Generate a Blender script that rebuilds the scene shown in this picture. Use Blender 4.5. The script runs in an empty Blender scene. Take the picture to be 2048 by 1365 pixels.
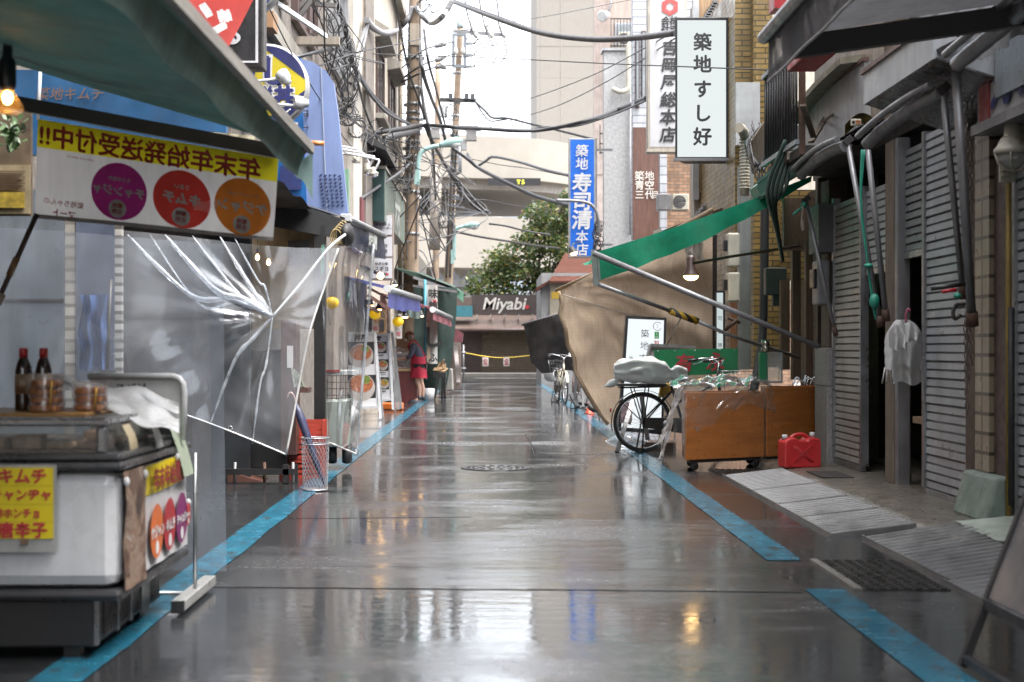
import bpy, math, random
from math import sin, cos, pi, radians, sqrt, atan2, exp
from mathutils import Vector as V, Matrix, noise as mnoise
random.seed(7)
C = bpy.context.scene.collection
sc = bpy.context.scene
# ---------------------------------------------------------------- camera
F = 2840.0; VX = 985.0; VY = 698.0; H = 1.15      # focal length in photo pixels, vanishing point, eye height
cam = bpy.data.cameras.new('camera'); camo = bpy.data.objects.new('camera', cam); C.objects.link(camo)
camo.location = (0, 0, H); camo.rotation_euler = (pi/2, 0, 0)
cam.sensor_width = 36; cam.lens = F/2048*36
cam.shift_x = (1024-VX)/2048; cam.shift_y = (VY-682.5)/2048
cam.clip_start = .05; cam.clip_end = 2000
cam.dof.use_dof = True; cam.dof.focus_distance = 14.5; cam.dof.aperture_fstop = 3.2
sc.camera = camo
# ---------------------------------------------------------------- sky, sun, exposure
SUN_EL, SUN_AZ = radians(70), radians(120)
w = bpy.data.worlds.new('World'); sc.world = w; w.use_nodes = True
nt = w.node_tree; nt.nodes.clear()
sky = nt.nodes.new('ShaderNodeTexSky'); sky.sky_type = 'NISHITA'; sky.sun_disc = False
sky.sun_elevation = SUN_EL; sky.sun_rotation = SUN_AZ; sky.air_density = 1.0; sky.dust_density = 6.0; sky.ozone_density = 1.0
hs = nt.nodes.new('ShaderNodeHueSaturation'); hs.inputs['Saturation'].default_value = .28
bg = nt.nodes.new('ShaderNodeBackground'); bg.inputs['Strength'].default_value = .15
wo = nt.nodes.new('ShaderNodeOutputWorld')
nt.links.new(sky.outputs[0], hs.inputs['Color']); nt.links.new(hs.outputs[0], bg.inputs[0]); nt.links.new(bg.outputs[0], wo.inputs[0])
sl = bpy.data.lights.new('sun', 'SUN'); sl.energy = .5; sl.angle = radians(60); sl.color = (1, .985, .96)
so = bpy.data.objects.new('sun', sl); C.objects.link(so)
so.rotation_euler = (pi/2-SUN_EL, 0, pi-SUN_AZ)
sc.view_settings.view_transform = 'Standard'; sc.view_settings.look = 'None'
sc.view_settings.gamma = 1; sc.view_settings.exposure = 2.72
sc.cycles.use_denoising = True
sc.cycles.max_bounces = 8; sc.cycles.transparent_max_bounces = 24; sc.cycles.caustics_reflective = False
sc.cycles.sample_clamp_indirect = 6

# ---------------------------------------------------------------- helpers
def at(px, py, Y): return V(((px-VX)*Y/F, Y, H-(py-VY)*Y/F))
def gY(py, z=0): return F*(H-z)/(py-VY)
ORG = {}
class MB:
    def __init__(s): s.v = []; s.f = []; s.sm = []
    def add(s, vs, fs, sm=False):
        b = len(s.v); s.v += [V(v) for v in vs]
        for f in fs: s.f.append([b+i for i in f]); s.sm.append(sm)
        return s
    def box(s, x0, x1, y0, y1, z0, z1):
        return s.hexa([(x0,y0,z0),(x1,y0,z0),(x1,y1,z0),(x0,y1,z0),(x0,y0,z1),(x1,y0,z1),(x1,y1,z1),(x0,y1,z1)])
    def hexa(s, p): return s.add(p, [(0,3,2,1),(4,5,6,7),(0,1,5,4),(1,2,6,5),(2,3,7,6),(3,0,4,7)])
    def bar(s, p0, p1, w, h, up=(0,0,1)):
        p0, p1 = V(p0), V(p1); d = (p1-p0).normalized(); u = V(up)
        if abs(d.dot(u)) > .98: u = V((0,1,0))
        r = d.cross(u).normalized(); u = r.cross(d)
        q = []
        for p in (p0, p1):
            for a, b in ((-1,-1),(1,-1),(1,1),(-1,1)): q.append(p+r*a*w/2+u*b*h/2)
        return s.add(q, [(3,2,1,0),(4,5,6,7),(0,1,5,4),(1,2,6,5),(2,3,7,6),(3,0,4,7)])
    def tube(s, pts, r, n=8, caps=True):
        pts = [V(p) for p in pts]; m = len(pts)
        if not hasattr(r, '__len__'): r = [r]*m
        vs = []; pu = None
        for i, p in enumerate(pts):
            d = (pts[min(i+1,m-1)]-pts[max(i-1,0)])
            d = d.normalized() if d.length > 1e-9 else V((0,0,1))
            if pu is None: pu = d.orthogonal().normalized()
            u = (pu-d*pu.dot(d)); u = u.normalized() if u.length > 1e-6 else d.orthogonal().normalized()
            pu = u; t = d.cross(u)
            for k in range(n):
                a = 2*pi*k/n; vs.append(p+(u*cos(a)+t*sin(a))*r[i])
        fs = [(i*n+k, i*n+(k+1)%n, (i+1)*n+(k+1)%n, (i+1)*n+k) for i in range(m-1) for k in range(n)]
        s.add(vs, fs, True)
        if caps:
            b = len(s.v)-m*n
            s.f.append([b+k for k in range(n)][::-1]); s.sm.append(False)
            s.f.append([b+(m-1)*n+k for k in range(n)]); s.sm.append(False)
        return s
    def prism(s, pts, vec):
        pts = [V(p) for p in pts]; vec = V(vec); n = len(pts)
        fs = [list(range(n)), list(range(2*n-1, n-1, -1))]+[(i, i+n, (i+1)%n+n, (i+1)%n) for i in range(n)]
        return s.add(pts+[p+vec for p in pts], fs)
    def grid(s, fn, nu, nv, sm=True):
        vs = [fn(i/nu, j/nv) for j in range(nv+1) for i in range(nu+1)]
        return s.add(vs, [(j*(nu+1)+i, j*(nu+1)+i+1, (j+1)*(nu+1)+i+1, (j+1)*(nu+1)+i) for j in range(nv) for i in range(nu)], sm)
    def quad(s, a, b, c, d): return s.add([a,b,c,d], [(0,1,2,3)])
    def lathe(s, prof, o, n=20, ax=(0,0,1)):
        o = V(o); ax = V(ax).normalized(); u = ax.orthogonal().normalized(); t = ax.cross(u)
        vs = [o+ax*z+(u*cos(2*pi*k/n)+t*sin(2*pi*k/n))*r for r, z in prof for k in range(n)]
        m = len(prof)
        s.add(vs, [(i*n+k, i*n+(k+1)%n, (i+1)*n+(k+1)%n, (i+1)*n+k) for i in range(m-1) for k in range(n)], True)
        b = len(s.v)-m*n
        if prof[0][0] > 1e-5: s.f.append([b+k for k in range(n)][::-1]); s.sm.append(False)
        if prof[-1][0] > 1e-5: s.f.append([b+(m-1)*n+k for k in range(n)]); s.sm.append(False)
        return s
    def ball(s, o, rx, ry=None, rz=None, n=12, m=8):
        ry = ry or rx; rz = rz or rx; o = V(o)
        vs = [o+V((rx*sin(pi*j/m)*cos(2*pi*i/n), ry*sin(pi*j/m)*sin(2*pi*i/n), rz*cos(pi*j/m))) for j in range(m+1) for i in range(n)]
        return s.add(vs, [(j*n+i, (j+1)*n+i, (j+1)*n+(i+1)%n, j*n+(i+1)%n) for j in range(m) for i in range(n)], True)
    def fb(s, x0, y0, x1, y1, Y, d=.03):           # box whose front face, at depth Y, spans a photo rectangle
        a = at(x0, y1, Y); b = at(x1, y0, Y); return s.box(a.x, b.x, Y, Y+d, a.z, b.z)
    def disc(s, o, r, nrm, n=28, th=0):
        o = V(o); nrm = V(nrm).normalized(); u = V((0,0,1)) if abs(nrm.z) < .9 else V((1,0,0))
        u = (u-nrm*u.dot(nrm)).normalized(); t = nrm.cross(u)
        ring = [o+(u*cos(2*pi*k/n)+t*sin(2*pi*k/n))*r for k in range(n)]
        if th: return s.prism(ring, -nrm*th)
        return s.add(ring, [tuple(range(n))])
    def text(s, body, o, h, right=(1,0,0), up=(0,0,1), bold=0, vertical=False, pitch=1.0, wide=1.0, shear=0, mirror=False, center=True):
        o = V(o); R = V(right).normalized(); U = V(up).normalized()
        if .012 < bold <= .06:      # thicken the strokes with shifted copies, each a hair in front of the last
            nn = R.cross(U)
            for k, (a, b) in enumerate(((0,0),(1,0),(-1,0),(0,1),(0,-1))):
                s.text(body, o+(R*a*wide+U*b)*h*bold*.9+nn*.0006*k, h, right, up, .004, vertical, pitch, wide, shear, mirror, center)
            return s
        if mirror: R = -R
        if vertical:
            lines = list(body); offs = [(0, -(i-(len(lines)-1)/2)*pitch) for i in range(len(lines))]
        else: lines = [body]; offs = [(0, 0)]
        for ln, (ox, oy) in zip(lines, offs):
            vs, fs, cx = glyphs(ln, bold)
            c = cx if center else 0
            pts = []
            for x, y in vs:
                xx = (x-c)*wide+(y-.36)*shear; yy = y-.36
                pts.append(o+R*(xx+ox)*h+U*(yy+oy)*h)
            s.add(pts, fs)
        return s
GC = {}
def glyphs(body, bold):
    k = (body, bold)
    if k not in GC:
        c = bpy.data.curves.new('lettering', 'FONT'); c.body = body; c.offset = bold; c.resolution_u = 3
        o = bpy.data.objects.new('lettering', c); C.objects.link(o)
        dg = bpy.context.evaluated_depsgraph_get(); dg.update()
        m = bpy.data.meshes.new_from_object(o.evaluated_get(dg))
        vs = [(v.co.x, v.co.y) for v in m.vertices]; fs = [tuple(p.vertices) for p in m.polygons]
        bpy.data.objects.remove(o); bpy.data.meshes.remove(m); bpy.data.curves.remove(c)
        if vs:
            cx = .5 if len(body) == 1 and ord(body) > 0x2000 else (min(x for x, y in vs)+max(x for x, y in vs))/2
        else: cx = 0
        GC[k] = (vs, fs, cx)
    return GC[k]
def tag(o, label=None, cat=None, group=None, kind=None):
    if label: o['label'] = label
    if cat: o['category'] = cat
    if group: o['group'] = group
    if kind: o['kind'] = kind
    return o
def thing(name, label, cat, loc=(0,0,0), rz=0, group=None, local=False):
    o = bpy.data.objects.new(name, None); C.objects.link(o); o.location = loc; o.rotation_euler = (0,0,rz)
    o.empty_display_size = .1
    ORG[o.name] = V((0,0,0)) if local else V(loc)
    return tag(o, label, cat, group)
def mesh(name, mb, m, off):
    me = bpy.data.meshes.new(name); me.from_pydata([tuple(v-off) for v in mb.v], [], mb.f); me.update()
    me.polygons.foreach_set('use_smooth', mb.sm)
    if m: me.materials.append(m)
    return me
def part(name, mb, m, parent, label=None, bev=0, kind=None):
    off = ORG[parent.name]
    o = bpy.data.objects.new(name, mesh(name, mb, m, off)); C.objects.link(o); o.parent = parent; ORG[o.name] = off
    if label: o['label'] = label
    if kind: o['kind'] = kind
    if bev: bevel(o, bev)
    return o
def bevel(o, wd, seg=2):
    b = o.modifiers.new('bevel', 'BEVEL'); b.width = wd; b.segments = seg; b.limit_method = 'ANGLE'; b.angle_limit = radians(40)
def solid(name, label, cat, mb, m, group=None, kind=None, bev=0):
    xs = [v.x for v in mb.v]; ys = [v.y for v in mb.v]; zs = [v.z for v in mb.v]
    off = V(((min(xs)+max(xs))/2, (min(ys)+max(ys))/2, min(zs)))
    o = bpy.data.objects.new(name, mesh(name, mb, m, off)); C.objects.link(o); o.location = off; ORG[o.name] = off
    if bev: bevel(o, bev)
    return tag(o, label, cat, group, kind)
def struct(name, mb, m, kind='structure'):
    o = bpy.data.objects.new(name, mesh(name, mb, m, V((0,0,0)))); C.objects.link(o); ORG[o.name] = V((0,0,0)); o['kind'] = kind; return o
def dup(root, loc, rz=None, label=None, scale=None):
    def cp(o, par):
        c = o.copy(); C.objects.link(c)
        if par: c.parent = par
        ORG[c.name] = ORG.get(o.name, V((0,0,0)))
        for ch in list(o.children): cp(ch, c)
        return c
    r = cp(root, None); r.location = loc
    if rz is not None: r.rotation_euler = (0,0,rz)
    if scale: r.scale = (scale,)*3
    if label: r['label'] = label
    return r
def spl(pts, n=8):
    pts = [V(p) for p in pts]; out = []
    for i in range(len(pts)-1):
        p0 = pts[max(i-1,0)]; p1 = pts[i]; p2 = pts[i+1]; p3 = pts[min(i+2,len(pts)-1)]
        for k in range(n):
            t = k/n
            out.append(.5*((2*p1)+(p2-p0)*t+(2*p0-5*p1+4*p2-p3)*t*t+(3*p1-p0-3*p2+p3)*t**3))
    out.append(pts[-1]); return out
def sagline(a, b, sag, n=14):
    a, b = V(a), V(b); return [a.lerp(b, i/n)-V((0,0,sag*4*(i/n)*(1-i/n))) for i in range(n+1)]
def nz(x, y=0, z=0): return mnoise.noise(V((x, y, z)))

# ---------------------------------------------------------------- materials
MC = {}
def newmat(n):
    m = bpy.data.materials.new(n); m.use_nodes = True; t = m.node_tree; t.nodes.clear()
    out = t.nodes.new('ShaderNodeOutputMaterial'); return m, t, out
def N(t, ty, **kw):
    n = t.nodes.new('ShaderNode'+ty)
    for k, v in kw.items():
        if k in n.inputs: n.inputs[k].default_value = v
        else: setattr(n, k, v)
    return n
def ramp(t, fac, stops):
    r = N(t, 'ValToRGB'); t.links.new(fac, r.inputs[0]); e = r.color_ramp.elements
    while len(e) < len(stops): e.new(.5)
    for i, (p, c) in enumerate(stops):
        e[i].position = p; e[i].color = (c, c, c, 1) if not hasattr(c, '__len__') else (*c, 1)
    return r.outputs[0]
def coords(t, scale=(1,1,1), axis=None):
    tc = N(t, 'TexCoord').outputs['Object']
    if axis:
        sp = N(t, 'SeparateXYZ'); t.links.new(tc, sp.inputs[0]); cb = N(t, 'CombineXYZ')
        for i, a in enumerate(axis): t.links.new(sp.outputs['XYZ'.index(a)], cb.inputs[i])
        tc = cb.outputs[0]
    mp = N(t, 'Mapping'); mp.inputs['Scale'].default_value = scale; t.links.new(tc, mp.inputs[0]); return mp.outputs[0]
def noise(t, vec, s, d=5, dist=0, r=.55):
    n = N(t, 'TexNoise', Scale=s, Detail=d, Distortion=dist, Roughness=r); t.links.new(vec, n.inputs['Vector']); return n.outputs[0]
def mix(t, fac, a, b, mode='MIX'):
    m = N(t, 'Mix', data_type='RGBA', blend_type=mode)
    for s, x in ((m.inputs[0], fac), (m.inputs[6], a), (m.inputs[7], b)):
        if hasattr(x, 'is_linked') or hasattr(x, 'links'): t.links.new(x, s)
        elif hasattr(x, '__len__'): s.default_value = (*x[:3], 1)
        else: s.default_value = x
    return m.outputs[2]
def mulc(c, k): return tuple(min(1, x*k) for x in c)
def mat(n, col, rough=.5, metal=0, var=.18, sc_=5, bump=0, bsc=60, stain=0, col2=None, emit=0, coat=0, spec=.5, axis=None, pre=None):
    if n in MC: return MC[n]
    m, t, out = newmat(n); p = N(t, 'BsdfPrincipled'); L = t.links
    p.inputs['Metallic'].default_value = metal; p.inputs['Specular IOR Level'].default_value = spec
    vec = coords(t); n1 = noise(t, vec, sc_, 6)
    if pre: c = pre(t)
    else: c = ramp(t, n1, [(.3, mulc(col, 1-var)), (.7, col2 or mulc(col, 1+var))])
    if stain:
        n2 = noise(t, coords(t, (1,1,.12)), sc_*4, 5)
        f = ramp(t, n2, [(.42, 0), (.72, stain)])
        n3 = noise(t, vec, sc_*.5, 3); f2 = ramp(t, n3, [(.35, .3), (.7, 1)])
        mu = N(t, 'Math', operation='MULTIPLY'); L.new(f, mu.inputs[0]); L.new(f2, mu.inputs[1])
        c = mix(t, mu.outputs[0], c, (.05,.04,.03))
    c = mix(t, 1.0, c, (.66,.66,.66), 'MULTIPLY')      # all base colours darkened alike so sky and its reflections stand brighter
    L.new(c, p.inputs['Base Color'])
    n4 = noise(t, vec, sc_*2.3, 4)
    L.new(ramp(t, n4, [(.3, max(.02, rough-.12)), (.7, min(1, rough+.12))]), p.inputs['Roughness'])
    if coat: p.inputs['Coat Weight'].default_value = coat; p.inputs['Coat Roughness'].default_value = .1
    if emit: L.new(c, p.inputs['Emission Color']); p.inputs['Emission Strength'].default_value = emit
    if bump:
        b = N(t, 'Bump', Strength=bump, Distance=.02); L.new(noise(t, vec, bsc, 4), b.inputs['Height']); L.new(b.outputs[0], p.inputs['Normal'])
    L.new(p.outputs[0], out.inputs[0]); MC[n] = m; return m
def brick(n, col, mortar, axis, bw, bh, rough=.45, off=.5, mort=.012, var=.3, stain=.5, squash=1):
    if n in MC: return MC[n]
    def pre(t):
        b = N(t, 'TexBrick', Scale=1.0); b.offset = off
        b.inputs['Color1'].default_value = (*mulc(col, 1-var), 1); b.inputs['Color2'].default_value = (*mulc(col, 1+var*.6), 1)
        b.inputs['Mortar'].default_value = (*mortar, 1); b.inputs['Mortar Size'].default_value = mort
        b.inputs['Brick Width'].default_value = bw; b.inputs['Row Height'].default_value = bh
        t.links.new(coords(t, axis=axis), b.inputs['Vector']); return b.outputs[0]
    return mat(n, col, rough, stain=stain, sc_=3, pre=pre)
def wood(n, col, axis='XYZ', rough=.5, var=.35, sc_=(1.2,14,14), coat=0, stain=.2):
    if n in MC: return MC[n]
    def pre(t):
        v = coords(t, sc_, axis); a = noise(t, v, 2.2, 6, .6)
        return ramp(t, a, [(.28, mulc(col, 1-var)), (.5, col), (.72, mulc(col, 1+var))])
    return mat(n, col, rough, stain=stain, pre=pre, bump=.1, bsc=80, coat=coat)
def vinyl(n, milk=.12, tint=(.93,.95,.97), gloss=.25, rough=.07, sc_=3, axis='XZY', mlo=.35, mhi=.75, mcol=(.62,.66,.72), bmp=.12, fk=.45, ):
    m, t, out = newmat(n); L = t.links; vec = coords(t)
    tr = N(t, 'BsdfTransparent'); tr.inputs[0].default_value = (*tint, 1)
    gl = N(t, 'BsdfGlossy'); gl.inputs[0].default_value = (1,1,1,1); gl.inputs['Roughness'].default_value = rough
    df = N(t, 'BsdfDiffuse'); df.inputs[0].default_value = (*mcol, 1)
    tl = N(t, 'BsdfTranslucent'); tl.inputs[0].default_value = (*mcol, 1)
    dm = N(t, 'MixShader'); dm.inputs[0].default_value = .5; L.new(df.outputs[0], dm.inputs[1]); L.new(tl.outputs[0], dm.inputs[2])
    b = N(t, 'Bump', Strength=bmp, Distance=.02); L.new(noise(t, vec, sc_*2, 3, .8), b.inputs['Height'])
    L.new(b.outputs[0], gl.inputs['Normal'])
    fr = N(t, 'LayerWeight', Blend=.25); L.new(b.outputs[0], fr.inputs['Normal'])
    fm = N(t, 'Math', operation='MULTIPLY_ADD'); L.new(fr.outputs['Fresnel'], fm.inputs[0]); fm.inputs[1].default_value = fk; fm.inputs[2].default_value = gloss*.12
    m1 = N(t, 'MixShader'); L.new(fm.outputs[0], m1.inputs[0]); L.new(tr.outputs[0], m1.inputs[1]); L.new(gl.outputs[0], m1.inputs[2])
    f = ramp(t, noise(t, vec, sc_, 6, .5), [(mlo, milk*.4), (mhi, milk*1.8)])
    m2 = N(t, 'MixShader'); L.new(f, m2.inputs[0]); L.new(m1.outputs[0], m2.inputs[1]); L.new(dm.outputs[0], m2.inputs[2])
    L.new(m2.outputs[0], out.inputs[0]); return m
def lampmat(n, col, s):
    m, t, out = newmat(n); e = N(t, 'Emission', Strength=s); e.inputs[0].default_value = (*col, 1); t.links.new(e.outputs[0], out.inputs[0]); return m
def cloth(n, col, var=.2, rough=.8, sc_=6, stain=.2, trl=.25):
    if n in MC: return MC[n]
    m = mat(n, col, rough, var=var, sc_=sc_, stain=stain, bump=.15, bsc=25); t = m.node_tree
    p = next(x for x in t.nodes if x.type == 'BSDF_PRINCIPLED'); out = next(x for x in t.nodes if x.type == 'OUTPUT_MATERIAL')
    if trl:
        tl = N(t, 'BsdfTranslucent'); t.links.new(p.inputs['Base Color'].links[0].from_socket, tl.inputs[0])
        mx = N(t, 'MixShader'); mx.inputs[0].default_value = trl
        t.links.new(p.outputs[0], mx.inputs[1]); t.links.new(tl.outputs[0], mx.inputs[2]); t.links.new(mx.outputs[0], out.inputs[0])
    return m

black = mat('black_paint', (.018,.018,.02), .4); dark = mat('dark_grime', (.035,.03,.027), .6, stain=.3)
steel = mat('galvanised_steel', (.42,.43,.44), .35, .8, stain=.35); gsteel = mat('grey_pipe', (.3,.3,.31), .4, .5, stain=.4, bump=.05)
white = mat('white_paint', (.72,.73,.74), .4, stain=.25); offw = mat('old_cream_plastic', (.6,.57,.47), .45, stain=.35)
rust = mat('rusty_iron', (.09,.05,.035), .7, .2, var=.5, col2=(.15,.08,.05), bump=.3); rubber = mat('black_rubber', (.02,.02,.02), .6)
chrome = mat('chrome', (.6,.6,.62), .15, 1); ink = mat('black_ink', (.02,.02,.022), .5); redink = mat('red_ink', (.6,.035,.04), .5)
whink = mat('white_ink', (.8,.8,.8), .5); navyink = mat('navy_ink', (.02,.025,.16), .45); yel = mat('yellow_print', (.85,.68,.03), .4, stain=.15)
warm = lampmat('warm_bulb', (1,.58,.20), 9); warms = lampmat('warm_bulb_far', (1,.60,.22), 3)
cable_m = mat('cable_rubber', (.03,.03,.033), .55); cable_g = mat('grey_cable', (.085,.085,.09), .55)
concrete = mat('weathered_concrete', (.30,.285,.26), .8, var=.25, stain=.5, bump=.25, bsc=30)
# ================================================================ SETTING
def asphalt(nm='wet_asphalt', rg=0.0):
    m, t, out = newmat(nm); L = t.links; p = N(t, 'BsdfPrincipled')
    v = coords(t); vs = coords(t, (.55, 1.0, 1))
    big = noise(t, vs, .9, 7, .5, .6); fine = noise(t, v, 110, 4); mid = noise(t, coords(t, (.35, 1.5, 1)), 3.2, 6, .4)
    cr = ramp(t, fine, [(.38, (.005,.0055,.006)), (.66, (.040,.042,.045))])
    base = mix(t, ramp(t, mid, [(.4, 0), (.7, .45)]), cr, (.018,.018,.019))
    # tar seams and hairline cracks
    vo = N(t, 'TexVoronoi', feature='DISTANCE_TO_EDGE', Scale=.42); L.new(coords(t, (1,.35,1)), vo.inputs['Vector'])
    crack = ramp(t, vo.outputs[0], [(0, 1), (.006, 0)])
    base = mix(t, crack, base, (.01,.01,.01)); L.new(base, p.inputs['Base Color'])
    ad = N(t, 'Math', operation='ADD'); L.new(big, ad.inputs[0])
    ms = N(t, 'Math', operation='MULTIPLY'); L.new(mid, ms.inputs[0]); ms.inputs[1].default_value = .35; L.new(ms.outputs[0], ad.inputs[1])
    ha = N(t, 'Math', operation='MULTIPLY'); L.new(ad.outputs[0], ha.inputs[0]); ha.inputs[1].default_value = .74
    wet = ha.outputs[0]
    p.inputs['Roughness'].default_value = .45; p.inputs['Coat Weight'].default_value = 1.0; p.inputs['Coat IOR'].default_value = 2.1
    g2 = noise(t, coords(t, (1,.5,1)), 30, 5, .3)
    cr_ = ramp(t, wet, [(.40, .02), (.50, .06), (.60, .22)]); cr2 = mix(t, ramp(t, g2, [(.45, 0), (.62, 1)]), cr_, mix(t, .08, cr_, (1,1,1)))
    if rg: cr2 = mix(t, rg, cr2, (1,1,1))
    L.new(cr2, p.inputs['Coat Roughness'])
    p.inputs['Specular IOR Level'].default_value = .08
    b1 = N(t, 'Bump', Distance=.004); L.new(fine, b1.inputs['Height']); L.new(ramp(t, wet, [(.44, .01), (.60, .14)]), b1.inputs['Strength'])
    b2 = N(t, 'Bump', Strength=.15, Distance=.01); L.new(noise(t, coords(t, (.5,1.6,1)), 7, 3), b2.inputs['Height']); L.new(b1.outputs[0], b2.inputs['Normal'])
    L.new(b2.outputs[0], p.inputs['Normal']); L.new(b2.outputs[0], p.inputs['Coat Normal']); L.new(p.outputs[0], out.inputs[0]); return m
asph = asphalt()
g = MB().quad((-400,-40,-.02),(400,-40,-.02),(400,500,-.02),(-400,500,-.02))
struct('ground', g, concrete)
g = MB(); g.grid(lambda u, v: V((-9+18*u, -12+66*v, 0)), 6, 22, False); struct('road', g, asph)
# repaired trenches in the asphalt: a rougher strip across the street and two older patches
asp2 = asphalt('patched_asphalt', .05); asp3 = asphalt('old_patched_asphalt', .03)
def patch(nm, pts, m):
    b = MB(); n_ = len(pts); out_ = []
    for i in range(n_):
        a, c = V(pts[i]), V(pts[(i+1)%n_]); k_ = max(2, int((c-a).length/.15))
        for k in range(k_): p = a.lerp(c, k/k_); out_.append(p+V((.015*nz(p.x*7,p.y*7), .015*nz(p.y*7,p.x*7,3), 0)))
    b.add(out_, [list(range(len(out_)))]); struct(nm, b, m)
patch('road_patch', [(-1.38,6.85,.002),(1.46,6.7,.002),(1.46,7.35,.002),(-1.38,7.5,.002)], asp2)
patch('road_patch', [(-1.38,9.6,.002),(-.15,9.7,.002),(-.1,11.2,.002),(-1.38,11.3,.002)], asp3)
patch('road_patch', [(.5,15.5,.002),(1.46,15.4,.002),(1.46,18.8,.002),(.45,19.0,.002)], asp2)
patch('road_patch', [(-1.38,20.5,.002),(.2,20.3,.002),(.3,24,.002),(-1.3,24.4,.002)], asp2)
seam = MB()
for p_ in ([(-1.4,6.84),(-.3,6.8),(.6,6.76),(1.48,6.69)],[(-1.4,7.51),(-.2,7.46),(.7,7.40),(1.48,7.36)],[(.45,15.3),(.46,17),(.44,19.1)]):
    q_ = spl([(x,y,0) for x,y in p_], 10)
    for a, c in zip(q_, q_[1:]):
        w0 = .005+.004*nz(a.x*5,a.y*3); w1 = .005+.004*nz(c.x*5,c.y*3); d_ = (c-a).normalized(); s_ = V((-d_.y,d_.x,0))
        seam.quad(a-s_*w0+V((0,0,.004)), c-s_*w1+V((0,0,.004)), c+s_*w1+V((0,0,.004)), a+s_*w0+V((0,0,.004)))
struct('road_seams', seam, mat('tar_seam', (.006,.006,.006), .5, spec=.2))
struct('cross_road', MB().quad((-60,54,.0),(60,54,.0),(60,59.2,.0),(-60,59.2,.0)), asph)
struct('far_pavement', MB().box(-30,30,59.2,62,-.02,.12), concrete)
# blue painted lines
def bluepaint():
    def pre(t):
        a = noise(t, coords(t, (1,.6,1)), 14, 6, .3); b = noise(t, coords(t), 3, 4)
        c = ramp(t, b, [(.3, (.012,.105,.17)), (.7, (.03,.17,.25))])
        return mix(t, ramp(t, a, [(.55, 0), (.64, .9)]), c, (.045,.045,.045))
    return mat('blue_road_paint', (.04,.25,.4), .2, pre=pre, bump=.03, bsc=150, spec=.6)
bp = bluepaint()
def lane(x0, x1, segs, nm):
    b = MB()
    for y0, y1 in segs:
        n = max(2, int((y1-y0)/.5))
        b.grid(lambda u, v: V((x0+(x1-x0)*u+.012*nz(y0+(y1-y0)*v*2, u*7), y0+(y1-y0)*v, .004)), 1, n, False)
    struct(nm, b, bp)
lane(-1.60, -1.41, [(2.5, 48)], 'blue_line_left')
lane(1.49, 1.68, [(2.5, 6.78), (7.7, 48)], 'blue_line_right')
struct('white_stop_line', MB().quad((-.7,55.2,.004),(2.2,55.2,.004),(2.2,55.65,.004),(-.7,55.65,.004)), mat('white_road_paint', (.6,.6,.58), .3, var=.3))
# concrete door step along the right wall, crumbling edge, with ramps in front
pave = mat('stained_step_concrete', (.15,.135,.115), .35, var=.35, stain=.6, bump=.5, bsc=18, col2=(.22,.19,.15))
b = MB()
def stepf(u, v):
    y = 7.9+6.4*v; xe = 2.60+.05*nz(y*2.1)+.025*nz(y*7, 3)
    prof = [(xe-.02, -.005), (xe, .045), (xe+.05+.02*nz(y*5), .075), (xe+.2, .083), (3.6, .09)]
    k = min(3, int(u*4)); f = u*4-k; a, c = prof[k], prof[k+1]
    return V((a[0]+(c[0]-a[0])*f, y, a[1]+(c[1]-a[1])*f+.004*nz(a[0]*9, y*9)))
b.grid(stepf, 16, 90); struct('door_step', b, pave)

def building(label, x0, x1, y0, y1, z1, m, z0=0, name='building'):
    t = thing(name, label, 'building', ((x0+x1)/2, (y0+y1)/2, z0)); part('wall', MB().box(x0,x1,y0,y1,z0,z1), m, t); return t
def win_x(t, X, y0, y1, z0, z1, side, fm, gm, dep=.06, bars=1, name='window'):
    """window in a wall whose face is the plane x = X; side = direction the wall faces"""
    f = MB(); s = side; w_ = .05
    for a, c, d, e in ((y0,y1,z1-w_,z1),(y0,y1,z0,z0+w_),(y0,y0+w_,z0+w_,z1-w_),(y1-w_,y1,z0+w_,z1-w_)):
        f.box(min(X,X+s*dep),max(X,X+s*dep),a,c,d,e)
    for i in range(bars):
        yy = y0+(y1-y0)*(i+1)/(bars+1); f.box(min(X,X+s*dep*.7),max(X,X+s*dep*.7),yy-.02,yy+.02,z0+w_,z1-w_)
    fr = part(name, f, fm, t)
    part('pane', MB().box(min(X+s*.005,X+s*.02),max(X+s*.005,X+s*.02),y0+w_,y1-w_,z0+w_,z1-w_), gm, fr)
    return fr
glass = mat('dark_window_glass', (.05,.06,.07), .08, var=.3, spec=.8); glassp = mat('pale_window_glass', (.22,.25,.27), .1, var=.3, spec=.8)
brownf = mat('brown_window_frame', (.10,.06,.05), .5); alu = mat('aluminium_frame', (.45,.45,.45), .4, .5)

# ---- far background
beige = mat('beige_panel', (.36,.33,.285), .75, var=.06, sc_=1)
def panelled(n, col, bw, bh, axis):
    return brick(n, col, mulc(col, .8), axis, bw, bh, .7, off=0, mort=.03, var=.03, stain=.15)
towm = panelled('tower_cladding', (.33,.305,.27), 9, 7.5, 'XZY')
t = building('beige tower block with plain panelled wall rising above the whole street end', 3.49, 22, 112, 130, 52, towm, name='tower_block')
part('side_strip', MB().box(5.4,5.5,111.97,112,0,52), beige, t)
for k in range(5): part('panel_joint', MB().box(3.49,22,111.985,112,9+8*k,9.05+8*k), mat('dark_joint', (.30,.27,.23), .8), t)  # joint strips slightly darker than the cladding
for k in range(3): part('panel_joint', MB().box(8+4.5*k,8.08+4.5*k,111.98,112,0,52), mat('dark_joint', (.30,.27,.23), .8), t)
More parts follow.
